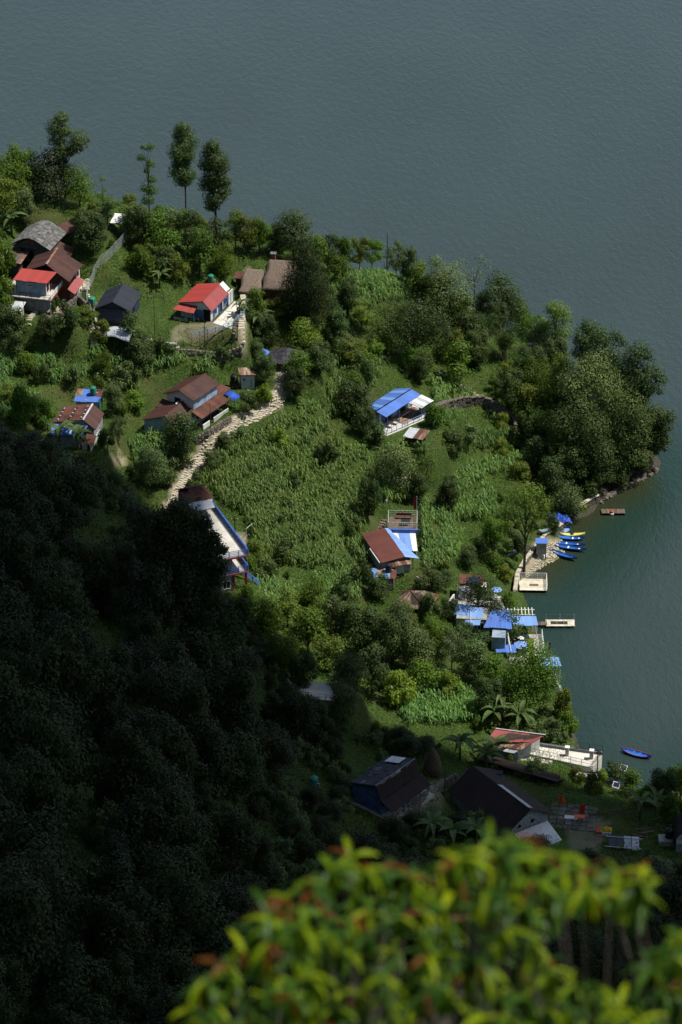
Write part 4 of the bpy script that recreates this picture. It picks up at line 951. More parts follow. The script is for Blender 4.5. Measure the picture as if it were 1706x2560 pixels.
t = plot('resort', 'stair_terrace', 'pale concrete terrace with broad white edged steps behind the restaurant', 'terrace', dy=4.2)
for i in range(3): boxp(t, 'step', 'concrete', -.2, 4.6, i * 1.25, i * 1.25 + 1.25, -1.2, .1 + i * .4)
for i in range(3): boxp(t, 'step_edge', 'whitepaint', 0, 2.6, i * 1.25 - .12, i * 1.25 - .003, .0 + i * .4, .14 + i * .4)
k_ = plot('resort', 'garden_wall', 'whitewashed curved boundary wall left of the resort terrace', 'wall', dx=-1.2, dy=3.2)
for a_, b_ in (((0, 0), (-.5, 2)), ((-.5, 2), (-.6, 4)), ((-.6, 4), (.1, 6.2))): MB().hexa([(a_[0], a_[1], -1.2), (a_[0] + .25, a_[1], -1.2), (b_[0] + .25, b_[1], -1.2), (b_[0], b_[1], -1.2)], [(a_[0], a_[1], .7), (a_[0] + .25, a_[1], .7), (b_[0] + .25, b_[1], .9), (b_[0], b_[1], .9)]).build('wall_segment', 'white', k_)
k_ = plot('resort', 'handrail', 'white handrail descending to the right of the palm tree', 'railing', dx=6.2, dy=4.2)
rail(k_, [(-1.2, 5.2, 1.0), (.4, 2.4, .4), (1.4, -.4, 0)], 1.0, 1.0, 'whitepaint', 3, .06)
def umbrella(px, py, r, h, label, top=None):
    g = gnd(px, py); t = thing('sun_umbrella', label, 'umbrella', g, random.uniform(0, 40), 'blue and white sun umbrellas of the resort')
    MB().tube((0, 0, -.3), (0, 0, h + .1), .04).build('pole', 'whitepaint', t)
    for i in range(8):
        a0, a1 = math.pi / 4 * i, math.pi / 4 * (i + 1); am = (a0 + a1) / 2
        MB().add([(0, 0, h), (r * math.cos(a0), r * math.sin(a0), h - r * .38), (r * .93 * math.cos(am), r * .93 * math.sin(am), h - r * .42), (r * math.cos(a1), r * math.sin(a1), h - r * .38)],
                 [(0, 1, 2), (0, 2, 3)]).build('canopy_panel', 'skyblue' if i % 2 else 'paleblue', t)
    MB().lathe([(.45, 0), (.45, .15), (.1, .2)], n=10).build('base', 'concrete', t); return t
umbrella(1241, 1500, .85, 2.2, 'blue and white umbrella on the lawn nearest the steel water cylinder')
umbrella(1302, 1638, 1.15, 2.3, 'larger blue umbrella beside the blue canopy roof below the restaurant')
g = gnd(1238, 1515); t = thing('garden_shed', 'tiny white block hut on the lawn under the small umbrella', 'hut', g, 5)
boxp(t, 'wall', 'white', -.3, .8, 0, .9, -.4, 1.1); boxp(t, 'roof', 'concrete', -.4, .9, -.1, 1, 1.1, 1.2)
t = plot('waterside', 'lake_terrace', 'waterside terrace deck with open lawn strip between white posts', 'terrace')
boxp(t, 'slab', 'concrete', -1, 4.4, -2.0, 7.2, -1.9, 0); boxp(t, 'lawn_strip', 'grass', 2.0, 2.9, .6, 6.0, .003, .05); boxp(t, 'pond', 'dark', -.3, 1.6, 1.4, 5.6, .003, .04)
rail(t, [(4.3, 7.0, 0), (4.3, 2, 0), (4.4, -1.9, 0)], 1.0, 1.0, 'whitepaint', 3, .06)
t = plot('waterside', 'canopy', 'sky blue flat canopy at the far end of the waterside terrace', 'canopy', dx=-.8, dy=6.0)
slope(t, (0, 0, 2.3), (4.4, 0, 2.3), (4.2, 2.2, 2.6), (.1, 2.2, 2.6), 'skyblue', .9)
for x, y in ((.1, .1), (4.2, .1), (.2, 2.0), (4.1, 2.0)): MB().tube((x, y, -.1), (x, y, 2.3), .06).build('post', 'whitepaint', t)
t = plot('waterside', 'pergola', 'white pergola of close set rafters behind the sky blue canopy', 'pergola', dx=-1.4, dy=8.8)
for x in (0, 2.2, 4.4):
    for y in (0, 1.5): MB().tube((x, y, -.6), (x, y, 2.4), .06).build('post', 'whitepaint', t)
for y in (0, 1.5): boxp(t, 'beam', 'whitepaint', -.2, 4.7, y - .05, y + .05, 2.4, 2.52)
for i in range(9): boxp(t, 'rafter', 'whitepaint', i * .53, i * .53 + .1, -.3, 1.9, 2.53, 2.65)
t = plot('waterside', 'canopy', 'low bright blue canopy with a picket front beside the larger umbrella', 'canopy', dx=-3.0, dy=-.6)
slope(t, (0, 0, 1.7), (3.0, 0, 1.7), (3.0, 1.6, 2.0), (-.2, 1.6, 2.0), 'blue', .8)
for x, y in ((.1, .1), (2.8, .1), (.1, 1.4), (2.8, 1.4)): MB().tube((x, y, -.4), (x, y, 1.8), .05).build('post', 'whitepaint', t)
for i in range(8): boxp(t, 'picket', 'whitepaint', 1.5 + i * .2, 1.6 + i * .2, -.5, -.45, -.2, .8)
t = plot('waterside', 'canopy', 'sky blue canopy on the stairs at the lower end of the waterfront', 'canopy', dx=3.9, dy=-4.6, dz=-.2)
slope(t, (0, 0, 2.0), (2.6, 0, 2.0), (2.2, 1.9, 2.4), (-.4, 1.9, 2.4), 'skyblue', .85)
for x, y in ((.1, .1), (2.4, .1), (-.1, 1.7), (2.1, 1.7)): MB().tube((x, y, -2.2), (x, y, 2.0), .05).build('post', 'whitepaint', t)
t = plot('waterside', 'stair_rail', 'white stair rail going down along the water below the sky blue canopy', 'railing', dx=5.6, dy=-4.8)
rail(t, [(-1.0, 3.0, -.2), (0, 0, -.4), (1.2, -4.6, -1.3)], 1.0, 1.0, 'whitepaint', 3, .05)
fr = FR['waterside']
for i, (x, y) in enumerate(((1.0, -.6), (2.3, -.9), (3.3, .2), (3.0, -1.6), (1.0, 5.0))):
    names = ['round table nearest the larger umbrella', 'round table in the middle of the waterfront seating', 'round table against the white waterfront rail', 'round table at the lower edge of the seating', 'round table under the sky blue canopy']
    k_ = thing('table', 'white ' + names[i], 'table', L2W(fr, x, y, 0), 0, 'tables on the waterside terrace')
    MB().lathe([(.5, .7), (.5, .75), (.48, .76)], n=12).build('tabletop', 'whitepaint', k_); MB().lathe([(.25, 0), (.05, .05), (.05, .7)], n=8).build('leg', 'blackpaint', k_)
    for j in range(3):
        a_ = 2.1 * j + i; c_ = thing('chair', 'dark chair drawn up to the white ' + names[i][6:], 'chair', L2W(fr, x + .8 * math.cos(a_), y + .8 * math.sin(a_), 0), math.degrees(-a_) + 90, 'dark chairs round the waterside tables')
        boxp(c_, 'seat', 'darkwood', -.22, .22, -.22, .22, .42, .47); boxp(c_, 'backrest', 'darkwood', -.22, .22, -.25, -.2, .47, .9)
        for u, v in ((-.2, -.2), (.2, -.2), (-.2, .2), (.2, .2)): boxp(c_, 'leg', 'darkwood', u - .02, u + .02, v - .02, v + .02, 0, .42)
k_ = thing('banner', 'narrow dark red banner on a pole by the waterfront dock', 'banner', L2W(fr, 4.9, 1.8, -.8), 0)
MB().tube((0, 0, -.8), (0, 0, 2.9), .035).build('pole', 'zinc', k_); boxp(k_, 'cloth', 'maroon', .04, .34, -.02, .02, .7, 2.8)

# ================================================================== lake shore: walls, docks, boats
def stone_wall(name, label, pxs, h, thick=.55, mat='stone', cap=None, base=None, sz=.5, sink=.4, seed=1, zs=None):
    rnd_ = random.Random(seed); P = [gnd(*p) for p in pxs]
    if zs is not None: P = [at(p[0], p[1], z) for p, z in zip(pxs, zs)]
    mb = MB(); cm = MB(); o = P[0]
    for a, b in zip(P[:-1], P[1:]):
        L = math.hypot(b[0] - a[0], b[1] - a[1]); ang = math.atan2(b[1] - a[1], b[0] - a[0])
        rows = max(1, int((h + sink) / (sz * .6)))
        for r in range(rows):
            x = rnd_.uniform(-.2, 0)
            while x < L:
                w_ = sz * rnd_.uniform(.7, 1.5); t_ = (x + w_ / 2) / L
                z = a[2] + (b[2] - a[2]) * t_ - sink + (r + .5) * (h + sink) / rows
                off = rnd_.uniform(-.06, .06)
                mb.rock((a[0] - o[0] + math.cos(ang) * (x + w_ / 2) - math.sin(ang) * off, a[1] - o[1] + math.sin(ang) * (x + w_ / 2) + math.cos(ang) * off, z - o[2]), w_ * .98, thick * rnd_.uniform(.85, 1.1), (h + sink) / rows * 1.02, ang, rnd_)
                x += w_
        if cap: 
            n = max(1, int(L / 1.1))
            for i in range(n):
                t0 = (i + .5) / n; cm.rock((a[0] - o[0] + (b[0] - a[0]) * t0, a[1] - o[1] + (b[1] - a[1]) * t0, a[2] + (b[2] - a[2]) * t0 + h + .06 - o[2]), L / n * .97, thick * 1.25, .14, ang, rnd_)
    t = thing(name, label, 'wall', o)
    w_ = mb.build('stonework', mat, t); w_['kind'] = 'stuff'
    if cap: cm.build('coping', cap, t)
    return t
stone_wall('lake_wall', 'stone retaining wall with pale coping at the far side of the cove', [(1432, 1296), (1494, 1258)], 1.7, cap='lightstone', seed=2, zs=[.1, .1])
stone_wall('lake_wall', 'stone retaining wall curving behind the moored boats and pebble beach', [(1405, 1332), (1364, 1358), (1331, 1399), (1312, 1424), (1293, 1456), (1287, 1500)], 1.8, cap='lightstone', seed=3, zs=[.15] * 6)
stone_wall('lake_wall', 'low pale shore wall running down past the white floating platform', [(1288, 1505), (1290, 1540), (1294, 1575)], 1.2, .5, 'lightstone', cap='concrete', seed=4, zs=[.2] * 3)
stone_wall('field_wall', 'curving dark stone terrace wall right of the blue roofed house', [(1078, 1042), (1120, 1028), (1160, 1018), (1210, 1015)], 1.9, cap='stone', seed=5)
stone_wall('field_wall', 'dark stone wall dropping toward the big lakeside trees', [(1212, 1016), (1250, 1035), (1284, 1062), (1290, 1090)], 1.8, cap='stone', seed=6)
stone_wall('yard_wall', 'pale topped stone wall round the brown yard below the red roofed farmhouse', [(355, 858), (400, 866), (442, 872), (446, 886)], .8, cap='concrete', seed=7)
stone_wall('yard_wall', 'dry stone wall below the brown yard running right towards the narrow lane', [(446, 886), (500, 890), (560, 896), (600, 880)], 1.0, seed=8)
stone_wall('path_wall', 'grey dry stone wall along the upper side of the curving stone path', [(490, 1108), (520, 1092), (552, 1070), (576, 1056)], 1.1, .5, seed=9)
stone_wall('garden_wall', 'rough stone wall below the paved yard of the far left hamlet', [(150, 800), (170, 775), (195, 755), (215, 770)], 1.2, seed=10)
stone_wall('path_wall', 'weathered stone wall beside the steps left of the navy house', [(222, 748), (232, 772), (240, 800), (243, 822)], .9, .4, 'lightstone', seed=11)
stone_wall('yard_wall', 'rough stone wall edging the shaded yard right of the blue walled house', [(1010, 2058), (1060, 2000), (1110, 1968), (1140, 1950)], 1.1, seed=12)
stone_wall('lane_wall', 'stone bank left of the narrow stepped lane', [(585, 850), (592, 815), (598, 780)], 1.0, seed=13)
stone_wall('terrace_wall', 'low stone edging along the path above the guest house', [(965, 1258), (990, 1210), (1035, 1188)], .5, .4, 'lightstone', seed=14)
stone_wall('terrace_wall', 'short pale stone steps wall under the trees right of the wide crowned tree', [(1095, 932), (1130, 955), (1165, 975), (1190, 990)], .4, .5, 'lightstone', seed=15)

rs = random.Random(9)
def scatter_stones(name, label, cat, poly, n, s0, s1, mat, grp=None, zoff=0):
    mb = MB(); x0 = min(p[0] for p in poly); x1 = max(p[0] for p in poly); y0 = min(p[1] for p in poly); y1 = max(p[1] for p in poly)
    c = 0; o = gnd(sum(p[0] for p in poly) / len(poly), sum(p[1] for p in poly) / len(poly))
    while c < n:
        x, y = rs.uniform(x0, x1), rs.uniform(y0, y1)
        if not inpoly([x], [y], poly)[0]: continue
        g = gnd(x, y); s_ = rs.uniform(s0, s1); mb.rock((g[0] - o[0], g[1] - o[1], g[2] - o[2] + s_ * .1 + zoff), s_, s_ * .8, s_ * .6, rs.uniform(0, 3), rs); c += 1
    ob = mb.build(name, mat); ob.location = o; return tagp(ob, label, cat, grp, 'stuff')
scatter_stones('pebbles', 'pale pebbles and stones strewn over the little beach below the lake wall', 'pebbles', [(1345, 1395), (1372, 1362), (1404, 1350), (1412, 1382), (1392, 1400), (1330, 1434), (1300, 1462)], 420, .1, .38, 'lightstone')
scatter_stones('white_rubble', 'heap of white rubble beside the blue topped hut on the beach', 'rubble', [(1340, 1382), (1365, 1380), (1368, 1394), (1345, 1398)], 60, .15, .35, 'whitepaint', zoff=.1)
scatter_stones('shore_rocks', 'dark wet rocks along the waterline under the big lakeside trees', 'rocks', [(1495, 1250), (1560, 1212), (1640, 1168), (1645, 1182), (1560, 1225), (1500, 1262)], 130, .3, .9, 'stone')
scatter_stones('rubble_heap', 'heap of pale building stones beside the steps in the far left hamlet', 'rubble', [(195, 705), (225, 703), (222, 728), (196, 726)], 130, .3, .6, 'lightstone', zoff=.25)
scatter_stones('yard_stones', 'stones strewn over the shaded bare yard', 'stones', [(1040, 1950), (1140, 1945), (1070, 2040), (975, 2045)], 120, .12, .35, 'stone')
mb = MB(); o = gnd(1395, 1335)
for pl in ([(1370, 1310), (1410, 1300), (1420, 1318), (1380, 1330)], [(1305, 1368), (1328, 1362), (1325, 1388), (1308, 1391)]):
    for i in range(60):
        x = rs.uniform(pl[0][0], pl[1][0]); y = rs.uniform(pl[0][1], pl[2][1]); g = gnd(x, y); a = rs.uniform(-.5, .5); L = rs.uniform(.6, 1.5)
        q = Vector((g[0] - o[0], g[1] - o[1], g[2] - o[2] + rs.uniform(.05, .7))); d = Vector((math.cos(a), math.sin(a), rs.uniform(-.1, .1))) * L / 2; mb.tube(q - d, q + d, .05, .04, 5)
ob = mb.build('firewood', 'palebark'); ob.location = o; tagp(ob, 'stacked firewood and driftwood logs on top of the lake wall', 'firewood', None, 'stuff')

def hull(t, L, W, H, mat, inner, seats=4, seatmat='whitepaint', deck=None, sheer=.25, deckmat=None, cockpit=None, gun=None):
    n = 17; st = []
    for i in range(n):
        u = -1 + 2 * i / (n - 1); b = max(.02, (1 - abs(u) ** 2.3)) ** .8 * W / 2; z = H + sheer * abs(u) ** 2.6; k = .12 * abs(u) ** 3 * 2
        x = u * L / 2 * (1 + .02)
        st.append([(x * .97, -b * .05, k), (x * .97, -b * .62, k + H * .06), (x, -b * .95, z * .55), (x, -b, z), (x, -b * .9, z), (x * .96, -b * .8, z * .55), (x * .94, -b * .5, k + H * .16),
                   (x * .94, b * .5, k + H * .16), (x * .96, b * .8, z * .55), (x, b * .9, z), (x, b, z), (x, b * .95, z * .55), (x * .97, b * .62, k + H * .06), (x * .97, b * .05, k)])
    m = 14; vs = [p for s_ in st for p in s_]
    outer = [(i * m + j, i * m + (j + 1) % m, (i + 1) * m + (j + 1) % m, (i + 1) * m + j) for i in range(n - 1) for j in list(range(0, 3)) + list(range(10, 14))]
    inn = [(i * m + j, i * m + j + 1, (i + 1) * m + j + 1, (i + 1) * m + j) for i in range(n - 1) for j in range(4, 9)]
    gn = [(i * m + j, i * m + j + 1, (i + 1) * m + j + 1, (i + 1) * m + j) for i in range(n - 1) for j in (3, 9)]
    MB().add(vs, outer).build('hull', mat, t); MB().add(vs, inn).build('hull_lining', inner, t); MB().add(vs, gn).build('gunwale', gun or mat, t)
    for i in range(seats):
        u = -.6 + 1.2 * i / max(1, seats - 1); b = (1 - abs(u) ** 2.3) ** .8 * W / 2 * .88
        boxp(t, 'seat', seatmat, u * L / 2 - .12, u * L / 2 + .12, -b, b, H * .62, H * .7)
    if deck:
        P = []
        for i in range(n):
            u = -1 + 2 * i / (n - 1)
            if not (deck[0] <= u <= deck[1]): continue
            b = max(.02, (1 - abs(u) ** 2.3)) ** .8 * W / 2; z = H + sheer * abs(u) ** 2.6
            P.append([(u * L / 2, v * b * .97, z + .012 + .14 * (1 - v * v)) for v in (-1, -.5, 0, .5, 1)])
        link('deck', gridmesh('deck', np.array(P), MT[deckmat]), t)
    if cockpit:
        MB().lathe([(.3, .0), (.34, .1), (.26, .1)], (cockpit * L / 2, 0, H + .08), 12).build('cockpit_rim', 'blackpaint', t); MB().lathe([(.25, 0), (.25, .03)], (cockpit * L / 2, 0, H + .13), 12).build('cockpit', 'dark', t)
def boat(px0, py0, px1, py1, z, W, H, name, label, mat, inner, cat='boat', grp='boats drawn up in the cove', tilt=0, **kw):
    a, b = at(px0, py0, z), at(px1, py1, z); L = math.hypot(b[0] - a[0], b[1] - a[1]); az = math.degrees(math.atan2(b[1] - a[1], b[0] - a[0]))
    t = thing(name, label, cat, ((a[0] + b[0]) / 2, (a[1] + b[1]) / 2, z), -az, grp); t.rotation_euler = (R(tilt), 0, R(az))
    hull(t, L, W, H, mat, inner, **kw); return t
boat(1386, 1346, 1463, 1350, .1, .9, .3, 'rowing_boat', 'blue rowing boat second from the far end of the moored row', 'boatblue', 'boatblue', seats=4, deck=(-1, .1), deckmat='boatblue')
boat(1400, 1340, 1463, 1339, .1, .85, .28, 'kayak', 'yellow decked kayak with blue tip, farthest of the moored row', 'boatyellow', 'boatyellow', 'kayak', seats=0, deck=(-1, 1), deckmat='boatyellow', cockpit=-.05)
boat(1370, 1356, 1463, 1366, .22, .85, .3, 'rowing_boat', 'blue rowing boat with white seats at the upper side of the middle pair', 'boatblue', 'boatblue', seats=3)
boat(1376, 1364, 1466, 1378, .2, .95, .32, 'rowing_boat', 'blue rowing boat with white seats at the lower side of the middle pair', 'boatblue', 'boatblue', seats=3)
boat(1374, 1379, 1442, 1401, .18, 1.0, .36, 'rowing_boat', 'plain deep blue boat nearest the white platform, half on the beach', 'boatblue', 'boatblue', seats=3, seatmat='boatblue')
boat(1405, 1338, 1424, 1322, .15, 1.1, .35, 'rowing_boat', 'blue ribbed boat tied end on against the lake wall', 'boatblue', 'boatblue', seats=6, seatmat='palepaint')
b_ = gnd(1290, 1382); boat(1270, 1394, 1305, 1372, b_[2] + .15, .8, .3, 'kayak', 'faded blue grey kayak upturned on the grass behind the firewood', 'boatgrey', 'boatgrey', 'kayak', seats=0, deck=(-1, 1), deckmat='boatgrey')
b_ = gnd(1357, 1330); boat(1346, 1333, 1372, 1328, b_[2] + .15, .8, .35, 'rowing_boat', 'small grey green boat lying on top of the lake wall', 'boatgrey', 'boatgrey', seats=0, deck=(-1, 1), deckmat='boatgrey')
boat(1554, 1878, 1628, 1898, .0, 1.25, .4, 'rowing_boat', 'blue rowing boat with red rim alone on the open water', 'boatblue', 'boatblue', grp='boats on the open water', seats=4, seatmat='boatblue', gun='boatred')
g = gnd(1385, 1300); t = thing('tarpaulin', 'crumpled deep blue tarpaulin spread over a heap above the lake wall', 'tarpaulin', g, -20)
P = np.array([[(u * 4.6 - 2.2, v * 2.6 - 1.2 - u * .8, .2 + .9 * math.sin(u * 3.1) * math.sin(v * 3.1) + .16 * math.sin(u * 17 + v * 5) + .12 * math.sin(v * 19 - u * 7)) for u in np.linspace(0, 1, 26)] for v in np.linspace(0, 1, 18)])
link('sheet', gridmesh('sheet', P, MT['tarpblue']), t)
g = at(1342, 1398, .5); t = thing('beach_hut', 'tiny blue topped block hut standing on the beach below the wall', 'hut', g, 3)
boxp(t, 'wall', 'greywall', -.1, 1.5, 0, 1.3, 1.0, 2.9); boxp(t, 'roof', 'blue', -.25, 1.65, -.15, 1.6, 2.9, 3.0)
for x, y in ((-.0, .1), (1.4, .1), (0, 1.2), (1.4, 1.2)): MB().tube((x, y, -.5), (x, y, 2.9), .09).build('post', 'wood', t)
g = gnd(1460, 1268); t = thing('float_ring', 'yellow round float lying at the end of the far cove wall', 'float', g); MB().lathe([(.1, .1), (.45, .05), (.55, .25), (.45, .45), (.1, .4)], n=14).build('ring', 'yellow', t)

def platform(px0, py0, az, L, W, label, z=.35):
    t = thing('floating_platform', label, 'platform', at(px0, py0, z), az)
    n = int(W / .38)
    for i in range(n): boxp(t, 'plank', 'paleplank', 0, L, i * W / n + .01, (i + 1) * W / n - .01, 0, .06)
    boxp(t, 'frame', 'darkwood', .05, L - .05, .05, W - .05, -.12, -.003)
    for i in range(4): MB().tube((.4 + i * (L - .8) / 3, .2, -.28), (.4 + i * (L - .8) / 3, W - .2, -.28), .24, n=10).build('float_drum', 'blacktank', t)
    return t
t = platform(1299, 1476, 2, 4.3, 3.6, 'cream plank floating platform with white rails on three sides in the cove', .4)
rail(t, [(0, 0, .06), (0, 3.6, .06), (4.3, 3.6, .06), (4.3, 0, .06)], 1.0, 1.45, 'whitepaint', 4, .045)
boxp(t, 'hatch', 'wood', 1.6, 3.0, 1.3, 1.9, .061, .09)
t = thing('floating_dock', 'narrow cream floating dock with an open slot in its deck', 'dock', at(1366, 1566, .35), 0)
for i in range(12): 
    if 2 <= i <= 8: boxp(t, 'plank', 'paleplank', i * .37, i * .37 + .35, 0, .5, 0, .06); boxp(t, 'plank', 'paleplank', i * .37, i * .37 + .35, 1.4, 1.9, 0, .06)
    else: boxp(t, 'plank', 'paleplank', i * .37, i * .37 + .35, 0, 1.9, 0, .06)
boxp(t, 'frame', 'darkwood', .05, 4.3, 0.05, .45, -.12, -.003); boxp(t, 'frame', 'darkwood', .05, 4.3, 1.45, 1.85, -.12, -.003)
boxp(t, 'cross_beam', 'wood', .8, 3.5, .85, 1.0, -.05, .03)
for i in range(4): MB().tube((.5 + i * 1.15, .1, -.28), (.5 + i * 1.15, 1.8, -.28), .22, n=10).build('float_drum', 'steel', t)
for x, y in ((.05, .1), (4.35, .1), (.05, 1.8), (4.35, 1.8), (2.2, 1.8)): MB().tube((x, y, -.2), (x, y, 1.1), .035).build('post', 'zinc', t)
MB().tube((0, 1.8, 1.0), (4.35, 1.8, 1.0), .02).build('rope', 'wood', t)
t = thing('gangway', 'dark plank gangway from the waterfront terrace to the floating dock', 'gangway', at(1342, 1566, .4), 0)
for i in range(5): boxp(t, 'plank', 'wood', i * .34, i * .34 + .3, .3, 1.3, 0, .06)
t = thing('floating_dock', 'grey weathered dock alone off the far cove wall under the big trees', 'dock', at(1505, 1284, .35), 0)
for i in range(12): boxp(t, 'plank', 'wood', i * .32, i * .32 + .29, 0, 1.5, 0, .06)
for x in (.1, 1.9, 3.7): boxp(t, 'beam', 'darkwood', x - .06, x + .06, .02, 1.45, -.5, -.003)
rail(t, [(0, 1.45, .06), (3.8, 1.45, .06)], .5, .6, 'wood', 1, .03)
t = thing('buoy', 'small white and red float tied beside the grey weathered dock', 'buoy', at(1530, 1287, 0), 0)
MB().lathe([(.1, -.1), (.35, .05), (.4, .25), (.3, .45)], n=12).build('float_body', 'whitepaint', t); MB().lathe([(.3, .45), (.25, .7), (.1, .8)], n=12).build('float_cap', 'boatred', t)

# ================================================================== red roofed white house with lake terrace
t = plot('terrace', 'lake_house', 'white house with half red half rust streaked roof at the shadow edge by the water')
fr = FR['terrace']; q = lambda *a: lp(fr, *a)
def poly_wall(t, name, mat, foot, top):
    n = len(foot); return MB().add(foot + top, [tuple(range(n))[::-1], tuple(range(n, 2 * n))] + [(i, (i + 1) % n, n + (i + 1) % n, n + i) for i in range(n)]).build(name, mat, t)
F = [q(1238, 1896, 0), q(1290, 1905, 0), q(1349, 1877, 0), q(1300, 1866, 0)]
poly_wall(t, 'wall', 'white', [(x, y, -1.2) for x, y, z in F], [(F[0][0], F[0][1], 1.75), (F[1][0], F[1][1], 1.7), (F[2][0], F[2][1], 2.6), (F[3][0], F[3][1], 2.3)])
boxp(t, 'front_wall', 'greywall', .1, 3.1, -.05, -.003, -1, 1.6)
slope(t, q(1218, 1851, 2.72), q(1334, 1857, 2.72), q(1364, 1837, 3.5), q(1240, 1821, 3.5), 'pinkred', .95, amp=.02)
slope(t, q(1226, 1869, 1.96), q(1248, 1864, 2.0), q(1276, 1846, 2.7), q(1220, 1850, 2.7), 'pinkred', .95, 'side_roof', amp=.02)
slope(t, q(1246, 1865, 2.03), q(1303, 1876, 2.03), q(1333, 1856, 2.74), q(1275, 1845, 2.74), 'rustzinc', .9, 'patched_roof', mats=['rustzinc', 'rustzinc', 'rust'])
slope(t, q(1228, 1873, 1.66), q(1285, 1884, 1.66), q(1303, 1873, 2.0), q(1246, 1863, 2.0), 'zinc', .9, 'porch_roof', mats=['zinc', 'rustzinc', 'zinc', 'zinc'])
MB().tube(q(1240, 1821, 3.58), q(1364, 1837, 3.58), .07).build('ridge_cap', 'whitepaint', t)
t = plot('terrace', 'lake_terrace', 'wide pale terrace with black rails and stone pillars reaching out over the water', 'terrace')
T = [q(1318, 1884, .25), q(1480, 1919, .25), q(1506, 1888, .25), q(1349, 1866, .25)]
poly_wall(t, 'slab', 'palefloor', [(x, y, -4) for x, y, z in T], T)
T2 = [q(1349, 1866, .252), q(1506, 1888, .252), q(1506, 1885, .252), q(1349, 1862, .252)]
poly_wall(t, 'low_wall', 'greysheet', T2, [(x, y, .65) for x, y, z in T2])
for px, py in ((1418, 1888), (1479, 1896)):
    c = q(px, py, .25); boxp(t, 'pillar', 'concrete', c[0] - .25, c[0] + .25, c[1] - .25, c[1] + .25, .253, 1.6); boxp(t, 'pillar_cap', 'whitepaint', c[0] - .32, c[0] + .32, c[1] - .32, c[1] + .32, 1.6, 1.7)
rail(t, [q(1322, 1883, .25), q(1480, 1918, .25), q(1505, 1889, .25)], 1.0, 1.5, 'blackpaint', 2, .03, bal=.2)
rail(t, [q(1440, 1874, .4), q(1508, 1883, .4), q(1508, 1890, .3)], 1.3, 1.6, 'blackpaint', 4, .03)
W_ = L2W(fr, *q(1300, 1900, 0)[:2], 0)
t = thing('flat_roof_block', 'low block roofed with old flat stones beside the lake terrace', 'outbuilding', W_, 13)
boxp(t, 'wall', 'palewall', 0, 4.6, .1, 1.2, -1.6, -.1)
for i in range(9):
    for j in range(3): MB().rock((.3 + i * .5, .2 + j * .45, .0), .48, .46, .12, random.uniform(-.1, .1)).build('roof_stone', ('lightstone', 'concrete', 'slate')[(i + j) % 3], t)
W_ = L2W(fr, *q(1395, 1925, -.3)[:2], -.9)
t = thing('flat_roof_block', 'pale concrete landing with blue edge at the right end below the lake terrace', 'outbuilding', W_, 13)
boxp(t, 'wall', 'palewall', 3.2, 5.6, -.2, 1.2, -2.4, .1); boxp(t, 'slab', 'concrete', 0, 5.7, -.3, 1.3, .1, .2); boxp(t, 'edge_band', 'paleblue', 3.1, 5.75, -.36, -.303, -.1, .25)
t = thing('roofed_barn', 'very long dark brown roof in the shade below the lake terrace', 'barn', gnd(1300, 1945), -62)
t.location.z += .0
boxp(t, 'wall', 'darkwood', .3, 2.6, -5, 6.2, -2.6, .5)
slope(t, (3.2, -5.5, -.4), (3.2, 7.4, -.7), (0, 7.4, 1.0), (0, -5.5, 1.2), 'shadedbrown', .95, amp=.02)
pole(1492, 1955, 1872, 'dark power pole in front of the lake terrace, standing against the water', .1)
for i, (px, py, lb) in enumerate(((1381, 1880 + 70, 'upper'), (1362, 2000, 'x'))[:0]): pass
for px, py, top, lb in ((1558, 1945, 1922, 'white framed solar lamp panel among bushes nearest the red boat'), (1540, 1985, 1965, 'small tilted solar lamp panel in bushes below the other lamp panel')):
    g = gnd(px, py); zt = top_z(g, top) - g[2]; k_ = thing('solar_lamp', lb, 'solar lamp', g, 20, 'solar lamps in the waterside bushes')
    MB().tube((0, 0, -.3), (0, 0, zt), .05).build('post', 'zinc', k_); p_ = MB().hexa([(-.5, -.45, zt), (.5, -.45, zt - .1), (.5, .45, zt + .3), (-.5, .45, zt + .4)], [(-.5, -.45, zt + .05), (.5, -.45, zt - .05), (.5, .45, zt + .35), (-.5, .45, zt + .45)]).build('panel', 'whitepaint', k_)
    MB().hexa([(-.4, -.35, zt + .09), (.4, -.35, zt + .01), (.4, .35, zt + .33), (-.4, .35, zt + .41)], [(-.4, -.35, zt + .11), (.4, -.35, zt + .03), (.4, .35, zt + .35), (-.4, .35, zt + .43)]).build('cells', 'solar', k_)

# ================================================================== shaded houses at the bottom
t = plot('dark', 'farmhouse', 'blue walled farmhouse with dark slate roof and a white patch, standing in shade')
gable(t, 0, 5.0, 0, 7.6, 3.0, 2.4, 4.2, 4.4, 'bluewall', 'darkslate', 'shadedbrown', oh=.3, w=1.0, cap='zinc')
rf = [c for c in t.children if c.name.startswith('roof')][0]
for i in range(9):
    for j in range(8):
        if rs.random() < .25: continue
        u = i * .5 + .1; y = -.2 + j * 1.0 + rs.uniform(-.1, .1); z = 3.0 - .1 + u * .333
        MB().hexa([(u - .3, y, z + .06), (u + .25, y, z + .2), (u + .25, y + .95, z + .2), (u - .3, y + .95, z + .06)], [(u - .3, y, z + .12), (u + .25, y, z + .24), (u + .25, y + .95, z + .24), (u - .3, y + .95, z + .12)]).build('slate', 'darkslate' if rs.random() < .8 else 'slate', rf)
MB().hexa([(.6, 5.9, 3.5), (3.0, 5.9, 4.25), (3.0, 7.5, 4.25), (.6, 7.5, 3.5)], [(.6, 5.9, 3.54), (3.0, 5.9, 4.29), (3.0, 7.5, 4.29), (.6, 7.5, 3.54)]).build('roof_patch', 'whitepaint', t, 'white sheet patch near the far end of the roof')
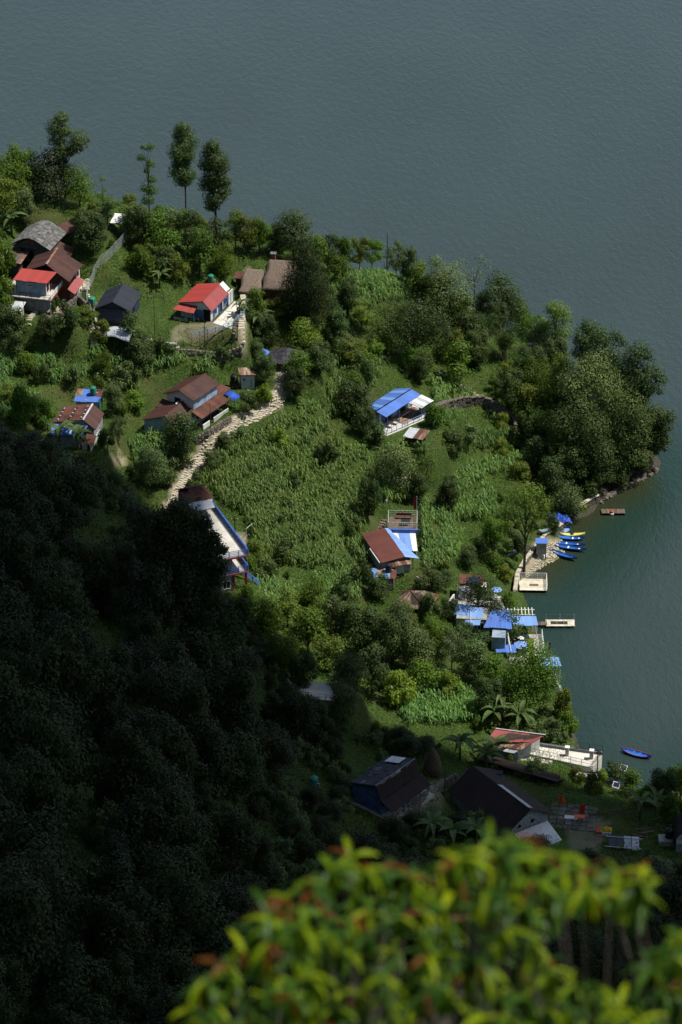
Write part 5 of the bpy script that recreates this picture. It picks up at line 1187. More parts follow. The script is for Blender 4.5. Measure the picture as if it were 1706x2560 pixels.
slope(t, (7.0, -.3, 1.5), (7.0, 7.9, 1.5), (5.2, 7.9, 2.35), (5.2, -.3, 2.35), 'shadedbrown', .9, 'awning')
for y in (0, 2.5, 5, 7.5): MB().tube((6.8, y, -.4), (6.8, y, 1.5), .07).build('post', 'bluepaint', t)
win(t, 'r', 1, 5.0, 0, .9, 1.8, 'bluepaint', 'dark', 'door'); win(t, 'r', 4, 5.0, .6, .9, 1, 'bluepaint', 'dark')
boxp(t, 'plinth', 'lightstone', -.2, 7.4, -.5, 8.2, -1, -.03)
g = gnd(1082, 1935); t = thing('haystack', 'tall domed straw haystack round a pole behind the blue walled house', 'haystack', g)
MB().lathe([(.9, -.3), (1.25, .5), (1.3, 1.4), (1.0, 2.6), (.6, 3.6), (.2, 4.2)], n=16).build('stack', 'straw', t); MB().tube((0, 0, 3.5), (0, 0, 5.6), .05).build('pole', 'palebark', t)
g = gnd(632, 1600); t = thing('haystack', 'small domed haystack with a long thin pole at the edge of the shade', 'haystack', g)
MB().lathe([(.8, -.3), (1.15, .4), (1.1, 1.3), (.7, 2.4), (.25, 3.3)], n=16).build('stack', 'straw', t); MB().tube((0, 0, 3), (0, 0, 6.4), .05).build('pole', 'palebark', t)
g = gnd(785, 1965); tank(g[0], g[1], g[2] + .2, .55, 1.3, 'tealtank', 'teal water tank alone in the dark slope left of the blue walled house')
pole(1048, 2040, 1990, 'short thin pole at the corner of the shaded bare yard', .05, False)
pole(1112, 1985, 1930, 'thin dark pole beside the stone wall of the shaded yard', .06, False)
t = plot('stonehut', 'stone_hut', 'small whitewashed rubble hut with a slate covered roof in shade', 'hut')
boxp(t, 'wall', 'whitestone', .9, 4.4, 0, 2.6, -1, 1.7); boxp(t, 'side_wall', 'darkwood', .1, .88, .1, 2.5, -1, 1.5)
rf = MB().hexa([(-.3, -.5, 1.7), (4.7, -.5, 1.75), (4.7, 3.0, 2.5), (-.3, 3.0, 2.5)], [(-.3, -.5, 1.8), (4.7, -.5, 1.85), (4.7, 3.0, 2.6), (-.3, 3.0, 2.6)]).build('roof', 'darkslate', t)
for i in range(8):
    for j in range(5): MB().rock((i * .6 + .1 + rs.uniform(-.1, .1), -.2 + j * .7, 1.86 + j * .155), .62, .75, .08, rs.uniform(-.15, .15), rs).build('slate', 'darkslate' if rs.random() < .75 else 'whitepaint', rf)
t = plot('bigdark', 'stone_house', 'large dark roofed house with whitewashed stone gable and skylight strip')
gable(t, -3.6, 3.6, 0, 11.5, 2.3, 2.3, 0, 4.4, 'whitestone', 'shadedbrown', oh=.6, w=1.0)
MB().hexa([(-.05, .0, 4.46), (.8, .0, 3.98), (.8, 6.5, 3.98), (-.05, 6.5, 4.46)], [(-.05, .0, 4.54), (.8, .0, 4.06), (.8, 6.5, 4.06), (-.05, 6.5, 4.54)]).build('skylight_strip', 'zinc', t)
win(t, 'f', -1.6, 0, 1.7, .45, .45, 'darkwood', 'dark'); win(t, 'f', .6, 0, 1.7, .5, .5, 'darkwood', 'dark')
slope(t, (-2.6, -4.2, .6), (2.6, -4.2, .4), (3.0, -.6, 1.3), (-2.8, -.6, 1.6), 'zinc', 1.2, 'porch_roof', mats=['whitepaint'])
boxp(t, 'porch_wall', 'palefloor', -2.2, 2.4, -4.0, -.1, -2.4, .3)
t = plot('yard', 'paved_yard', 'grey stone paved yard right of the large dark roof', 'yard')
for i in range(6):
    for j in range(6): MB().rock((i * 1.05 - 2.2 + rs.uniform(-.1, .1), j * 1.0 - .8, .0), 1.0, .95, .12, rs.uniform(-.1, .1), rs).build('paving_stone', 'slate' if rs.random() < .3 else 'stone', t)
def crate_table(px, py, label, topm):
    g = gnd(px, py); k_ = thing('table', label, 'table', g, 8)
    boxp(k_, 'tabletop', topm, -.7, .7, -.4, .4, .7, .76)
    for a_, b_ in ((-.6, -.3), (.6, -.3), (-.6, .3), (.6, .3)): MB().tube((a_, b_, 0), (a_, b_, .7), .04).build('leg', 'whitepaint', k_)
    return g
crate_table(1449, 2052, 'orange topped table with white legs in the shaded yard', 'orange')
g = gnd(1512, 2084); k_ = thing('market_box', 'open red edged box holding a crumpled yellow sheet', 'box', g, 5); boxp(k_, 'base', 'whitepaint', -1.1, .9, -.5, .6, -.2, .5); boxp(k_, 'side_band', 'boatred', -1.12, -.4, -.53, .62, .2, .56)
k_ = thing('yellow_sheet', 'crumpled bright yellow plastic sheet heaped on the red edged box', 'sheet', (g[0] + .2, g[1], g[2] + .5), 0)
P = np.array([[(u * 1.7 - .9, v * 1.0 - .4, .05 + .5 * math.sin(u * 3.1) * math.sin(v * 3.1) + .1 * math.sin(u * 15 + v * 8)) for u in np.linspace(0, 1, 14)] for v in np.linspace(0, 1, 10)]); link('sheet', gridmesh('sheet', P, MT['yellow']), k_)
g = gnd(1522, 2120); k_ = thing('glass_frames', 'leaning panelled roof of dark glass frames with pale bars', 'frames', g, 8)
for i in range(4):
    slope(k_, (i * 1.05, -.6, .5), (i * 1.05 + .95, -.6, .5), (i * 1.05 + .75, 1.5, 1.1), (i * 1.05 - .2, 1.5, 1.1), 'zinc' if i > 1 else 'glass', .95, 'panel', amp=.01)
for y, z in ((-.5, .62), (1.1, 1.1)): MB().tube((-.5, y, z), (4.4, y, z + .02), .05).build('bar', 'whitepaint', k_)
g = gnd(1396, 2012); k_ = thing('orange_tarp', 'orange cloth hanging over a pole beside the large dark roof', 'cloth', g, 0)
P = np.array([[(u * .9 + .1 * math.sin(v * 6), .1 * math.sin(u * 8), .2 + v * 1.5 - u * .4 * v) for u in np.linspace(0, 1, 6)] for v in np.linspace(0, 1, 6)]); link('cloth', gridmesh('cloth', P, MT['orange']), k_)
g = gnd(1428, 2046); k_ = thing('white_board', 'flat white board lying on the shaded yard paving', 'board', (g[0], g[1], g[2] + .08), 10); boxp(k_, 'sheet', 'whitepaint', -.9, .9, -.3, .5, 0, .06)
g = gnd(1453, 2035); k_ = thing('door_panel', 'upright dark red board standing behind the orange topped table', 'board', g, 0); boxp(k_, 'board', 'boatred', -.2, .5, 0, .08, 0, 1.6)
g = gnd(1672, 2105); tank(g[0], g[1], g[2] + .8, .55, 1.4, 'blacktank', 'dark tank on a slab beside the round dark roof at the right edge'); k_ = thing('tank_stand', 'concrete slab carrying the dark tank at the right edge', 'slab', g); boxp(k_, 'slab', 'concrete', -1.4, .9, -1, .7, -.5, .78)
t = plot('edge', 'outbuilding', 'dark brown round shouldered roof cut by the right edge of the photo', 'outbuilding')
boxp(t, 'wall', 'greywall', 0, 4, 0, 4, -1.5, 1.4)
for k in range(5):
    a0, a1 = k / 5 * math.pi * .55, (k + 1) / 5 * math.pi * .55
    slope(t, (-.4 + 2.4 * (1 - math.cos(a0)), -.3, 1.2 + 2.6 * math.sin(a0)), (-.4 + 2.4 * (1 - math.cos(a0)), 4.3, 1.2 + 2.6 * math.sin(a0)), (-.4 + 2.4 * (1 - math.cos(a1)), 4.3, 1.2 + 2.6 * math.sin(a1)), (-.4 + 2.4 * (1 - math.cos(a1)), -.3, 1.2 + 2.6 * math.sin(a1)), 'shadedbrown', 1)
g = gnd(1605, 2085); k_ = thing('plank_heap', 'heap of dark planks lying in the shade left of the edge tank', 'planks', g, 10)
for i in range(9): MB().rock((rs.uniform(-.8, .8), i * .25 - 1, .1 + rs.uniform(0, .2)), 2.4, .2, .06, rs.uniform(-.4, .4), rs).build('plank', 'wood', k_)
t = thing('bamboo_fence', 'long low fence of split bamboo behind the shaded yard', 'fence', gnd(1475, 2045), 80)
for i in range(3): MB().tube((0, -.2, .3 + i * .2), (-.6, 7.4, .3 + i * .2 + rs.uniform(-.2, .1)), .05).build('pole', 'straw', t)
for i in range(6): MB().tube((-.08 * i, i * 1.4, -.4), (-.08 * i, i * 1.4, .95), .05).build('post', 'palebark', t)
# pale villa terrace among the trees
t = plot('villa', 'terrace_house', 'white terrace with balustrade almost hidden in the trees above the bare patch')
boxp(t, 'wall', 'white', 0, 4.4, 0, 3.6, -2.2, 1.8); boxp(t, 'slab', 'palefloor', -1.6, 4.8, -.4, 4.0, 1.8, 1.95)
rail(t, [(-1.5, -.3, 1.95), (4.7, -.3, 1.95), (4.7, 3.9, 1.95)], .9, 1.1, 'whitepaint', 2, .05, bal=.22)
win(t, 'f', 1.2, 0, 0, .9, 1.7, 'darkwood', 'dark', 'door'); rail(t, [(-3.6, 2.4, 2.2), (-1.5, -.3, 1.95)], .9, 1.1, 'whitepaint', 2, .05)

# ================================================================== fences and poles
def wire_fence(name, label, pxs, h=1.3, step=2.2, mat='greentank', mesh=True, rails=5, r=.045, cat='fence'):
    P = [Vector(gnd(*p)) for p in pxs]; o = P[0]; t = thing(name, label, cat, o); mb = MB()
    for a, b in zip(P[:-1], P[1:]):
        L = (b - a).length; n = max(1, round(L / step))
        for i in range(n + 1):
            c = a.lerp(b, i / n); c.z = float(hgt(c.x, c.y)); c = c - o
            if i < n or b is P[-1]: MB().tube(c - Vector((0, 0, .3)), c + Vector((0, 0, h)), r, n=5).build('post', 'zinc' if mesh else mat, t)
            if i < n:
                d = a.lerp(b, (i + 1) / n); d.z = float(hgt(d.x, d.y)); d = d - o
                for k in range(rails): z = Vector((0, 0, h * (k + .8) / rails)); mb.tube(c + z, d + z, .018, n=3)
                if mesh:
                    for k in range(6): e = c.lerp(d, k / 6); mb.tube(e, e + Vector((0, 0, h)), .014, n=3)
    mb.build('wire_mesh' if mesh else 'rail', 'zinc' if mesh else mat, t)
wire_fence('mesh_fence', 'tall green wire mesh fence curving down left of the navy house', [(318, 600), (300, 622), (268, 655), (238, 690), (220, 725), (218, 765), (232, 800)], 1.9, 1.6)
wire_fence('garden_fence', 'wooden post fence across the lawn behind the navy house', [(335, 745), (370, 752), (410, 748)], 1.2, 1.5, 'wood', False, 2)
wire_fence('yard_fence', 'thin dark post fence along the near edge of the brown yard', [(408, 866), (440, 872), (480, 866), (520, 850), (548, 832)], 1.4, 1.8, 'blackpaint', False, 2)
wire_fence('bamboo_rail', 'bamboo pole rails behind the red roofed farmhouse', [(440, 690), (470, 686), (505, 690)], 1.0, 2, 'palebark', False, 3)
wire_fence('garden_fence', 'thin fence between the brown farmhouse garden and the path wall', [(486, 1088), (510, 1068), (536, 1048), (560, 1030)], .9, 1.4, 'wood', False, 2)
pole(513, 880, 798, 'thin dark pole at the near edge of the brown yard', .07, False)
pole(594, 850, 738, 'thin pole beside the narrow stepped lane', .06, False)
pole(388, 850, 735, 'thin pole standing left of the brown yard', .06, False)
pole(527, 1088, 1010, 'pole between the garden fence and the path wall', .06, False)
pole(356, 845, 828, 'short post in front of the tarpaulin shelter', .05, False)
pole(164, 775 + 60, 745, 'dark pole before the ochre shed of the far left hamlet', .06, False) if False else pole(64, 832, 745, 'dark pole before the ochre shed of the far left hamlet', .06, False)

# ================================================================== stone path
mb = []
P = [np.array(gnd(*p)) for p in PATH]; seg = [np.linalg.norm(b[:2] - a[:2]) for a, b in zip(P[:-1], P[1:])]
pt = link('stone_path', None); pt.location = P[0]; tagp(pt, kind='structure')
meshes = []
for i in range(12): meshes.append(MB().rock((0, 0, 0), 1, 1, 1, 0, rs).mesh('paving_stone', 'lightstone' if i % 4 else 'concrete'))
cnt = 0; s_ = 0
for a, b, L in zip(P[:-1], P[1:], seg):
    d = (b - a)[:2] / L; nn = np.array([-d[1], d[0]]); m = int(L / .42)
    for i in range(m):
        c = a[:2] + d * (i + .5) * L / m; off = -.72 + rs.uniform(-.12, .1)
        while off < .68:
            w_ = rs.uniform(.28, .6); q = c + nn * (off + w_ / 2) + d * rs.uniform(-.08, .08)
            if cnt < 300:
                o = link('paving_stone', meshes[rs.randrange(12)], pt); o.location = (q[0] - P[0][0], q[1] - P[0][1], float(hgt(*q)) - P[0][2] + .03 + rs.uniform(0, .02))
                o.scale = (.47, w_ * 1.04, .06); o.rotation_euler = (0, 0, math.atan2(d[1], d[0]) + rs.uniform(-.15, .15)); cnt += 1
            else: mb.append((q, w_, d))
            off += w_
if mb:
    M_ = MB()
    for q, w_, d in mb: M_.rock((q[0] - P[0][0], q[1] - P[0][1], float(hgt(*q)) - P[0][2] + .03), .48, w_, .1, math.atan2(d[1], d[0]) + rs.uniform(-.15, .15), rs)
    o = M_.build('paving', 'lightstone', pt); o['kind'] = 'stuff'
def steps(name, label, pxs, w, n, mat='lightstone'):
    P = [Vector(gnd(*p)) for p in pxs]; t = thing(name, label, 'steps', P[0]); tot = sum((b - a).length for a, b in zip(P[:-1], P[1:]))
    for k in range(n):
        s = tot * (k + .5) / n
        for a, b in zip(P[:-1], P[1:]):
            L = (b - a).length
            if s <= L: break
            s -= L
        c = a.lerp(b, min(1, s / L)) - P[0]; ang = math.atan2((b - a).y, (b - a).x)
        MB().rock((c.x, c.y, c.z + .1), tot / n * .8, w * rs.uniform(.85, 1.1), .3, ang, rs).build('step', mat, t)
steps('stone_steps', 'narrow sunlit stone lane climbing between the terrace railing and the thatched house', [(606, 862), (604, 820), (607, 760), (610, 700)], 1.1, 30)
steps('stone_steps', 'stone steps left of the navy house going down to the field', [(240, 868), (232, 842), (226, 815)], 1.3, 14)
steps('stone_steps', 'short stone steps below the far left hamlet', [(70, 815), (75, 795), (92, 780)], 1.1, 9)
steps('stone_steps', 'dark wooden steps above the guest house roof', [(948, 1330), (955, 1312), (962, 1300)], 1.1, 5, 'wood')

# ================================================================== vegetation
def unit(n, rng):
    v = rng.normal(size=(n, 3)); return v / np.linalg.norm(v, axis=1, keepdims=True)
def leaf_quads(C, N, size, rng, aspect=.62, droop=0):
    """rhombic leaf clumps at C facing N"""
    n = len(C); a = np.cross(N, unit(n, rng)); a /= np.linalg.norm(a, axis=1, keepdims=True) + 1e-9
    if droop: a = a * (1 - droop) + np.array((0, 0, -1.)) * droop; a /= np.linalg.norm(a, axis=1, keepdims=True) + 1e-9
    b = np.cross(N, a); b /= np.linalg.norm(b, axis=1, keepdims=True) + 1e-9
    s = (size * rng.uniform(.6, 1.3, n))[:, None] * .5
    bend = N * s * .25
    return np.stack([C - a * s, C + b * s * aspect - bend, C + a * s, C - b * s * aspect - bend], 1).reshape(-1, 3)
def cloud_pts(clumps, n, rng, shell=.5, flat=.0):
    cl = np.array(clumps, float); w_ = cl[:, 3] * cl[:, 4]; k = rng.choice(len(cl), n, p=w_ / w_.sum())
    d = unit(n, rng); r = rng.uniform(shell, 1.0, n) ** .6
    d[:, 2] = np.where(d[:, 2] < -.35, d[:, 2] * .5, d[:, 2])
    # lumpy surface so that the outline is uneven
    lump = 1.06 + .22 * np.sin(d[:, 0] * 7 + k * 1.7) * np.sin(d[:, 1] * 6 - k) + rng.normal(0, .07, n)
    rad = np.stack([cl[k, 3], cl[k, 3], cl[k, 4]], 1)
    P = cl[k, :3] + d * rad * (r * lump)[:, None]
    N = d * 1.1 + unit(n, rng) * .55 + np.array((0, 0, .35)); N /= np.linalg.norm(N, axis=1, keepdims=True)
    return P, N
def blob_clumps(w, h, z0, k, rng, fill=.8):
    out = []
    for i in range(k):
        a = rng.uniform(0, 6.28); q = rng.uniform(0, 1) ** .5; zz = rng.uniform(0, 1)
        rr_ = q * w / 2 * fill * (1 - .45 * abs(zz - .42) * 1.6)
        r = w * rng.uniform(.15, .27)
        out.append((rr_ * math.cos(a), rr_ * math.sin(a), z0 + (h - z0 - r) * (.1 + .85 * zz), r, r * rng.uniform(.65, .9)))
    return out
def trunk(clumps, z0, r, rng, lean=.03, mat='bark'):
    mb = MB(); tops = sorted(clumps, key=lambda c: c[2]); zt = max(c[2] for c in clumps)
    pts_ = [(0, 0, -.8)]; n = 6
    for i in range(1, n + 1): pts_.append((rng.normal(0, lean * i), rng.normal(0, lean * i), zt * .9 * i / n))
    for i in range(n): mb.tube(pts_[i], pts_[i + 1], r * (1 - i / (n + 1)), r * (1 - (i + 1) / (n + 1)), 6)
    for c in tops[:: max(1, len(tops) // 9)]:
        zb = min(max(z0 * .6, c[2] * .6), zt * .85); j = min(n - 1, int(zb / (zt * .9) * n)); b = pts_[j]
        mid = ((b[0] + c[0]) / 2, (b[1] + c[1]) / 2, (zb + c[2]) / 2 + .2)
        mb.tube((b[0], b[1], zb), mid, r * .42, r * .26, 5); mb.tube(mid, c[:3], r * .26, r * .08, 4)
    return mb
PROTO = {}
def proto(key, clumps, n, size, leaf, z0, r, seed, bark='bark', shell=.45, aspect=.62, droop=0):
    rng = np.random.default_rng(seed)
    P, N = cloud_pts(clumps, n, rng, shell)
    me = npmesh('crown', leaf_quads(P, N, size, rng, aspect, droop), LF[leaf])
    tm = trunk(clumps, z0, r, rng).mesh('trunk', bark)
    w_ = max(math.hypot(c[0], c[1]) + c[3] for c in clumps) * 2; h = max(c[2] + c[4] for c in clumps)
    PROTO[key] = (me, tm, w_, h)
g_ = np.random.default_rng
for i in range(4): proto(f'round{i}', blob_clumps(6, 8, 2.0, 16, g_(20 + i)), 2600, .36, ('mid', 'olive', 'dark', 'mid')[i], 2, .2, 30 + i)
for i in range(3): proto(f'dense{i}', blob_clumps(7.4, 9, .8, 30, g_(40 + i), .78), 8500, .33, ('dark', 'mid', 'grey')[i], 2, .24, 50 + i)
for i in range(3): proto(f'loose{i}', blob_clumps(6.5, 9, 2.0, 14, g_(60 + i), 1.0), 3600, .33, ('olive', 'grey', 'mid')[i], 3, .16, 70 + i, 'palebark', .2)
for i in range(3): proto(f'bushy{i}', blob_clumps(3.4, 2.8, .3, 9, g_(80 + i)), 2600, .24, ('mid', 'olive', 'bright')[i], .3, .07, 90 + i)
for i in range(2): proto(f'dim{i}', blob_clumps(3.6, 3.0, .2, 9, g_(84 + i)), 2600, .24, ('dark', 'grey')[i], .3, .07, 95 + i)
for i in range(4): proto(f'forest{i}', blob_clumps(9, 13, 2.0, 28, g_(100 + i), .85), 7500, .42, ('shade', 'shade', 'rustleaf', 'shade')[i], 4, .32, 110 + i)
# bamboo: arching plumes of fine leaves
for i in range(2):
    rng = g_(130 + i); V = []; mb = MB()
    for k in range(26):
        a = rng.uniform(0, 6.28); out = rng.uniform(1.2, 3.6); hh = rng.uniform(7.5, 11); bx_, by_ = rng.normal(0, .5, 2)
        pr = None; T = []
        for s in range(9):
            u = s / 8; p = (bx_ + math.cos(a) * out * u ** 2.2, by_ + math.sin(a) * out * u ** 2.2, hh * (u - .22 * u ** 3))
            if pr: mb.tube(pr, p, .045 * (1 - u) + .01, .045 * (1 - u) + .008, 3)
            pr = p; T.append(p)
        T = np.array(T); m = 150; q = rng.uniform(.3, 1, m); idx = np.clip((q * 8).astype(int), 0, 7); f = (q * 8 - idx)[:, None]
        C = T[idx] * (1 - f) + T[idx + 1] * f + rng.normal(0, .3, (m, 3)); N = unit(m, rng); V.append(leaf_quads(C, N, .42, rng, .22, .4))
    PROTO[f'bamboo{i}'] = (npmesh('foliage', np.concatenate(V), LF['bamboo']), mb.mesh('culms', 'palebark'), 8, 10.5)
# banana / palm like plants with single large leaves
def strap_leaf(L, W, arch, rng, n=6, seg=True):
    vs, fs = [], []
    for s in range(n + 1):
        u = s / n; x = L * (u - .12 * u * u); z = arch * L * (u - 1.35 * u * u); w_ = W * math.sin(math.pi * min(1, .12 + u * .93)) ** .7 + .01
        vs += [(x, -w_ / 2, z + .03), (x, 0, z - .05), (x, w_ / 2, z + .03)]
    for s in range(n): b = s * 3; fs += [(b, b + 1, b + 4, b + 3), (b + 1, b + 2, b + 5, b + 4)]
    return vs, fs
banana_leaf = [None] * 3
for i in range(3): v, f = strap_leaf(2.5, .62, .5 + .2 * i, None); banana_leaf[i] = MB().add(v, f).mesh('leaf', 'banana')
ban_stem = MB().tube((0, 0, -.3), (0, 0, 2.3), .16, .1, 7).mesh('stem', 'banana')
def banana(px, py, label, s=1.0, nl=9, seed=0, grp='banana plants'):
    rnd_ = random.Random(seed * 7 + int(px)); g = gnd(px, py); t = thing('banana_plant', label, 'plant', g, 0, grp); t.scale = (s, s, s)
    link('stem', ban_stem, t)
    for i in range(nl):
        o = link('leaf', banana_leaf[rnd_.randrange(3)], t); o.location = (0, 0, 2.0 + rnd_.uniform(0, .3)); o.rotation_euler = (0, -rnd_.uniform(.05, .75), i * 2.4 + rnd_.uniform(-.3, .3))
        k = rnd_.uniform(.75, 1.15); o.scale = (k, k * rnd_.uniform(.8, 1.1), k)
    return t

OCC = []       # world discs already taken by plants
def free(x, y, r): return all((x - a) ** 2 + (y - b) ** 2 > (r + c) ** 2 for a, b, c in OCC)
def place(key, g, W, H, label, cat='tree', name='tree', grp=None, rot=None, part=('crown', 'trunk')):
    me, tm, w0, h0 = PROTO[key]; t = thing(name, label, cat, g, 0, grp); sx, sz = W / w0, H / h0
    t.scale = (sx, sx, sz); t.rotation_euler = (0, 0, random.uniform(0, 6.28) if rot is None else rot)
    link(part[0], me, t); link(part[1], tm, t); OCC.append((g[0], g[1], W * .3)); return t
def tree_at(px, py, top, wpx, key, label, name='tree', cat='tree', grp=None, part=('crown', 'trunk')):
    """foot at pixel (px, py), top row and crown width read off the photograph"""
    g = gnd(px, py); H = top_z(g, top) - g[2]; D = math.hypot(g[1] * cp - (g[2] - CAMZ) * sp, 0); W = wpx * K * D
    return place(key, g, W, H, label, cat, name, grp, part=part)
def tree_shape(px, py, clumps, leaf, label, size=.32, dens=60, name='tree', seed=1, bark='bark', r=.18, grp=None, shell=.3, depth=.9, droop=0, aspect=.62):
    """a tree of its own outline: clump centres and radii in pixels, foot at (px, py)"""
    rng = np.random.default_rng(seed); g = gnd(px, py); D = g[1] * cp - (g[2] - CAMZ) * sp; m = K * D; cl = []
    for cx0, cy0, cr in clumps:
        R_ = cr * m * 1.38; z = top_z(g, cy0) - g[2]; cl.append(((cx0 - px) * m, rng.uniform(-.5, .5) * R_, z, R_, R_ * .95))
    n = int(sum(c[3] ** 2 for c in cl) * dens * 2.6); size *= .95
    P, N = cloud_pts(cl, n, rng, shell); me = npmesh('crown', leaf_quads(P, N, size, rng, aspect, droop), LF[leaf])
    t = thing(name, label, 'tree', g, 0, grp); link('crown', me, t); trunk(cl, cl[0][2] * .3, r, rng, .02).build('trunk', bark, t)
    OCC.append((g[0], g[1], 1.6)); return t

# --- trees with an outline of their own against the lake
tree_shape(165, 497, [(165, 292, 15), (152, 318, 22), (170, 330, 14), (150, 350, 18), (205, 345, 21), (197, 368, 16), (178, 378, 16), (160, 372, 18), (148, 400, 20), (165, 425, 22)], 'dark',
           'tall gnarled tree with a crooked forked top standing over the left ridge', seed=3, r=.3, dens=110)
tree_shape(130, 500, [(128, 400, 22), (112, 430, 28), (140, 440, 30), (125, 470, 32), (155, 470, 26), (100, 465, 24)], 'conif', 'dark broad tree hugging the foot of the tall gnarled tree', seed=4, r=.25, size=.36)
tree_shape(200, 520, [(195, 440, 24), (210, 465, 22), (190, 475, 30), (215, 490, 18)], 'mid', 'bright rounded tree just right of the tall gnarled tree', seed=5)
tree_shape(374, 545, [(365, 368, 7), (384, 366, 8), (376, 373, 6), (359, 395, 9), (380, 412, 11), (371, 428, 7), (383, 450, 11), (366, 470, 11), (382, 478, 13), (372, 498, 14)], 'mid',
           'slim lopped tree with separate leaf tufts, leftmost of the tall ridge trees', seed=6, r=.13, dens=130, size=.26)
tree_shape(466, 548, [(463, 322, 14), (462, 340, 20), (468, 360, 24), (455, 378, 22), (474, 385, 16), (462, 402, 21), (452, 425, 20), (472, 440, 19), (462, 455, 17), (455, 410, 18)], 'dark',
           'tall egg crowned tree on a bare stem, middle of the tall ridge trees', seed=7, r=.2, dens=130)
tree_shape(541, 585, [(537, 364, 14), (532, 385, 20), (545, 400, 24), (523, 415, 19), (552, 422, 20), (538, 440, 24), (525, 462, 20), (558, 475, 19), (540, 490, 22), (532, 515, 15), (565, 452, 14)], 'dark',
           'tall tree with a ragged broad crown, rightmost of the tall ridge trees', seed=8, r=.22, dens=130)
tree_shape(258, 515, [(258, 450, 8), (264, 475, 6), (249, 489, 8), (262, 497, 10)], 'mid', 'spindly little lopped tree left of the white awning hut', seed=9, r=.08, dens=80, size=.24)
tree_shape(768, 830, [(762, 622, 20), (775, 645, 24), (752, 655, 26), (770, 685, 36), (745, 700, 30), (790, 715, 32), (740, 740, 34), (765, 750, 40), (795, 755, 34), (745, 785, 34), (780, 795, 36)], 'conif',
           'big dark drooping conifer right of the thatched roofs', seed=10, r=.35, size=.4, dens=80, droop=.6, aspect=.35)
tree_shape(735, 655, [(733, 540, 22), (715, 560, 24), (752, 560, 24), (735, 580, 32), (720, 600, 26), (755, 600, 24)], 'dark', 'dense dark green round tree rising above the thatched house', seed=11, r=.25)
tree_shape(1035, 905, [(1030, 775, 34), (985, 790, 34), (1075, 790, 36), (1020, 805, 40), (960, 815, 28), (1100, 815, 30), (1050, 820, 40), (1000, 838, 34), (1085, 850, 34), (1045, 850, 30)], 'dark',
           'wide flat crowned tree casting a deep shade on the upper slope', seed=12, r=.22, dens=48, size=.3, droop=.1)
tree_shape(968, 690, [(966, 640, 10), (970, 665, 14)], 'grey', 'bare dead pole like trunk standing up out of the lakeside trees', seed=13, r=.1, dens=20)
g = gnd(968, 690); mbt = MB().tube((0, 0, 0), (0, 0, top_z(g, 582) - g[2]), .14, .05, 5); o = mbt.build('bare_trunk', 'bark'); o.location = g; tagp(o, 'bare dead spike of a trunk above the lakeside trees', 'dead tree')
tree_shape(1310, 1440, [(1330, 1235, 20), (1300, 1225, 22), (1355, 1260, 18), (1280, 1250, 22), (1310, 1260, 24), (1265, 1285, 20), (1340, 1290, 16), (1290, 1300, 18), (1255, 1320, 14), (1320, 1320, 14)], 'olive',
           'spreading tree with bare forked limbs above the moored boats', seed=14, r=.26, dens=52, bark='bark', size=.3)
tree_shape(1185, 800, [(1100, 655, 14), (1150, 665, 18), (1195, 650, 13), (1185, 685, 18), (1215, 665, 11), (1170, 700, 18), (1205, 645, 9)], 'grey', 'thin see-through tree with wispy branches against the lake', seed=15, r=.14, dens=16, bark='palebark', size=.3)
tree_shape(1125, 800, [(1090, 690, 26), (1120, 690, 30), (1100, 725, 30), (1145, 730, 30), (1120, 755, 30), (1085, 650, 14), (1150, 770, 26)], 'grey', 'bushy grey green tree below the wispy see-through tree', seed=16, dens=55, r=.2)
tree_shape(1255, 830, [(1245, 705, 24), (1230, 725, 24), (1265, 730, 26), (1240, 755, 30), (1280, 745, 22), (1215, 775, 20), (1290, 770, 24), (1260, 790, 28)], 'dark', 'dark rounded tree at the lake skyline, left of the bright leaved one', seed=17, r=.25)
tree_shape(1385, 930, [(1385, 775, 22), (1400, 795, 22), (1372, 770, 14), (1405, 825, 20), (1385, 845, 20), (1400, 865, 14), (1370, 815, 16)], 'mid', 'bright tall leaved tree at the lake skyline between two darker groups', seed=18, r=.2, dens=60)
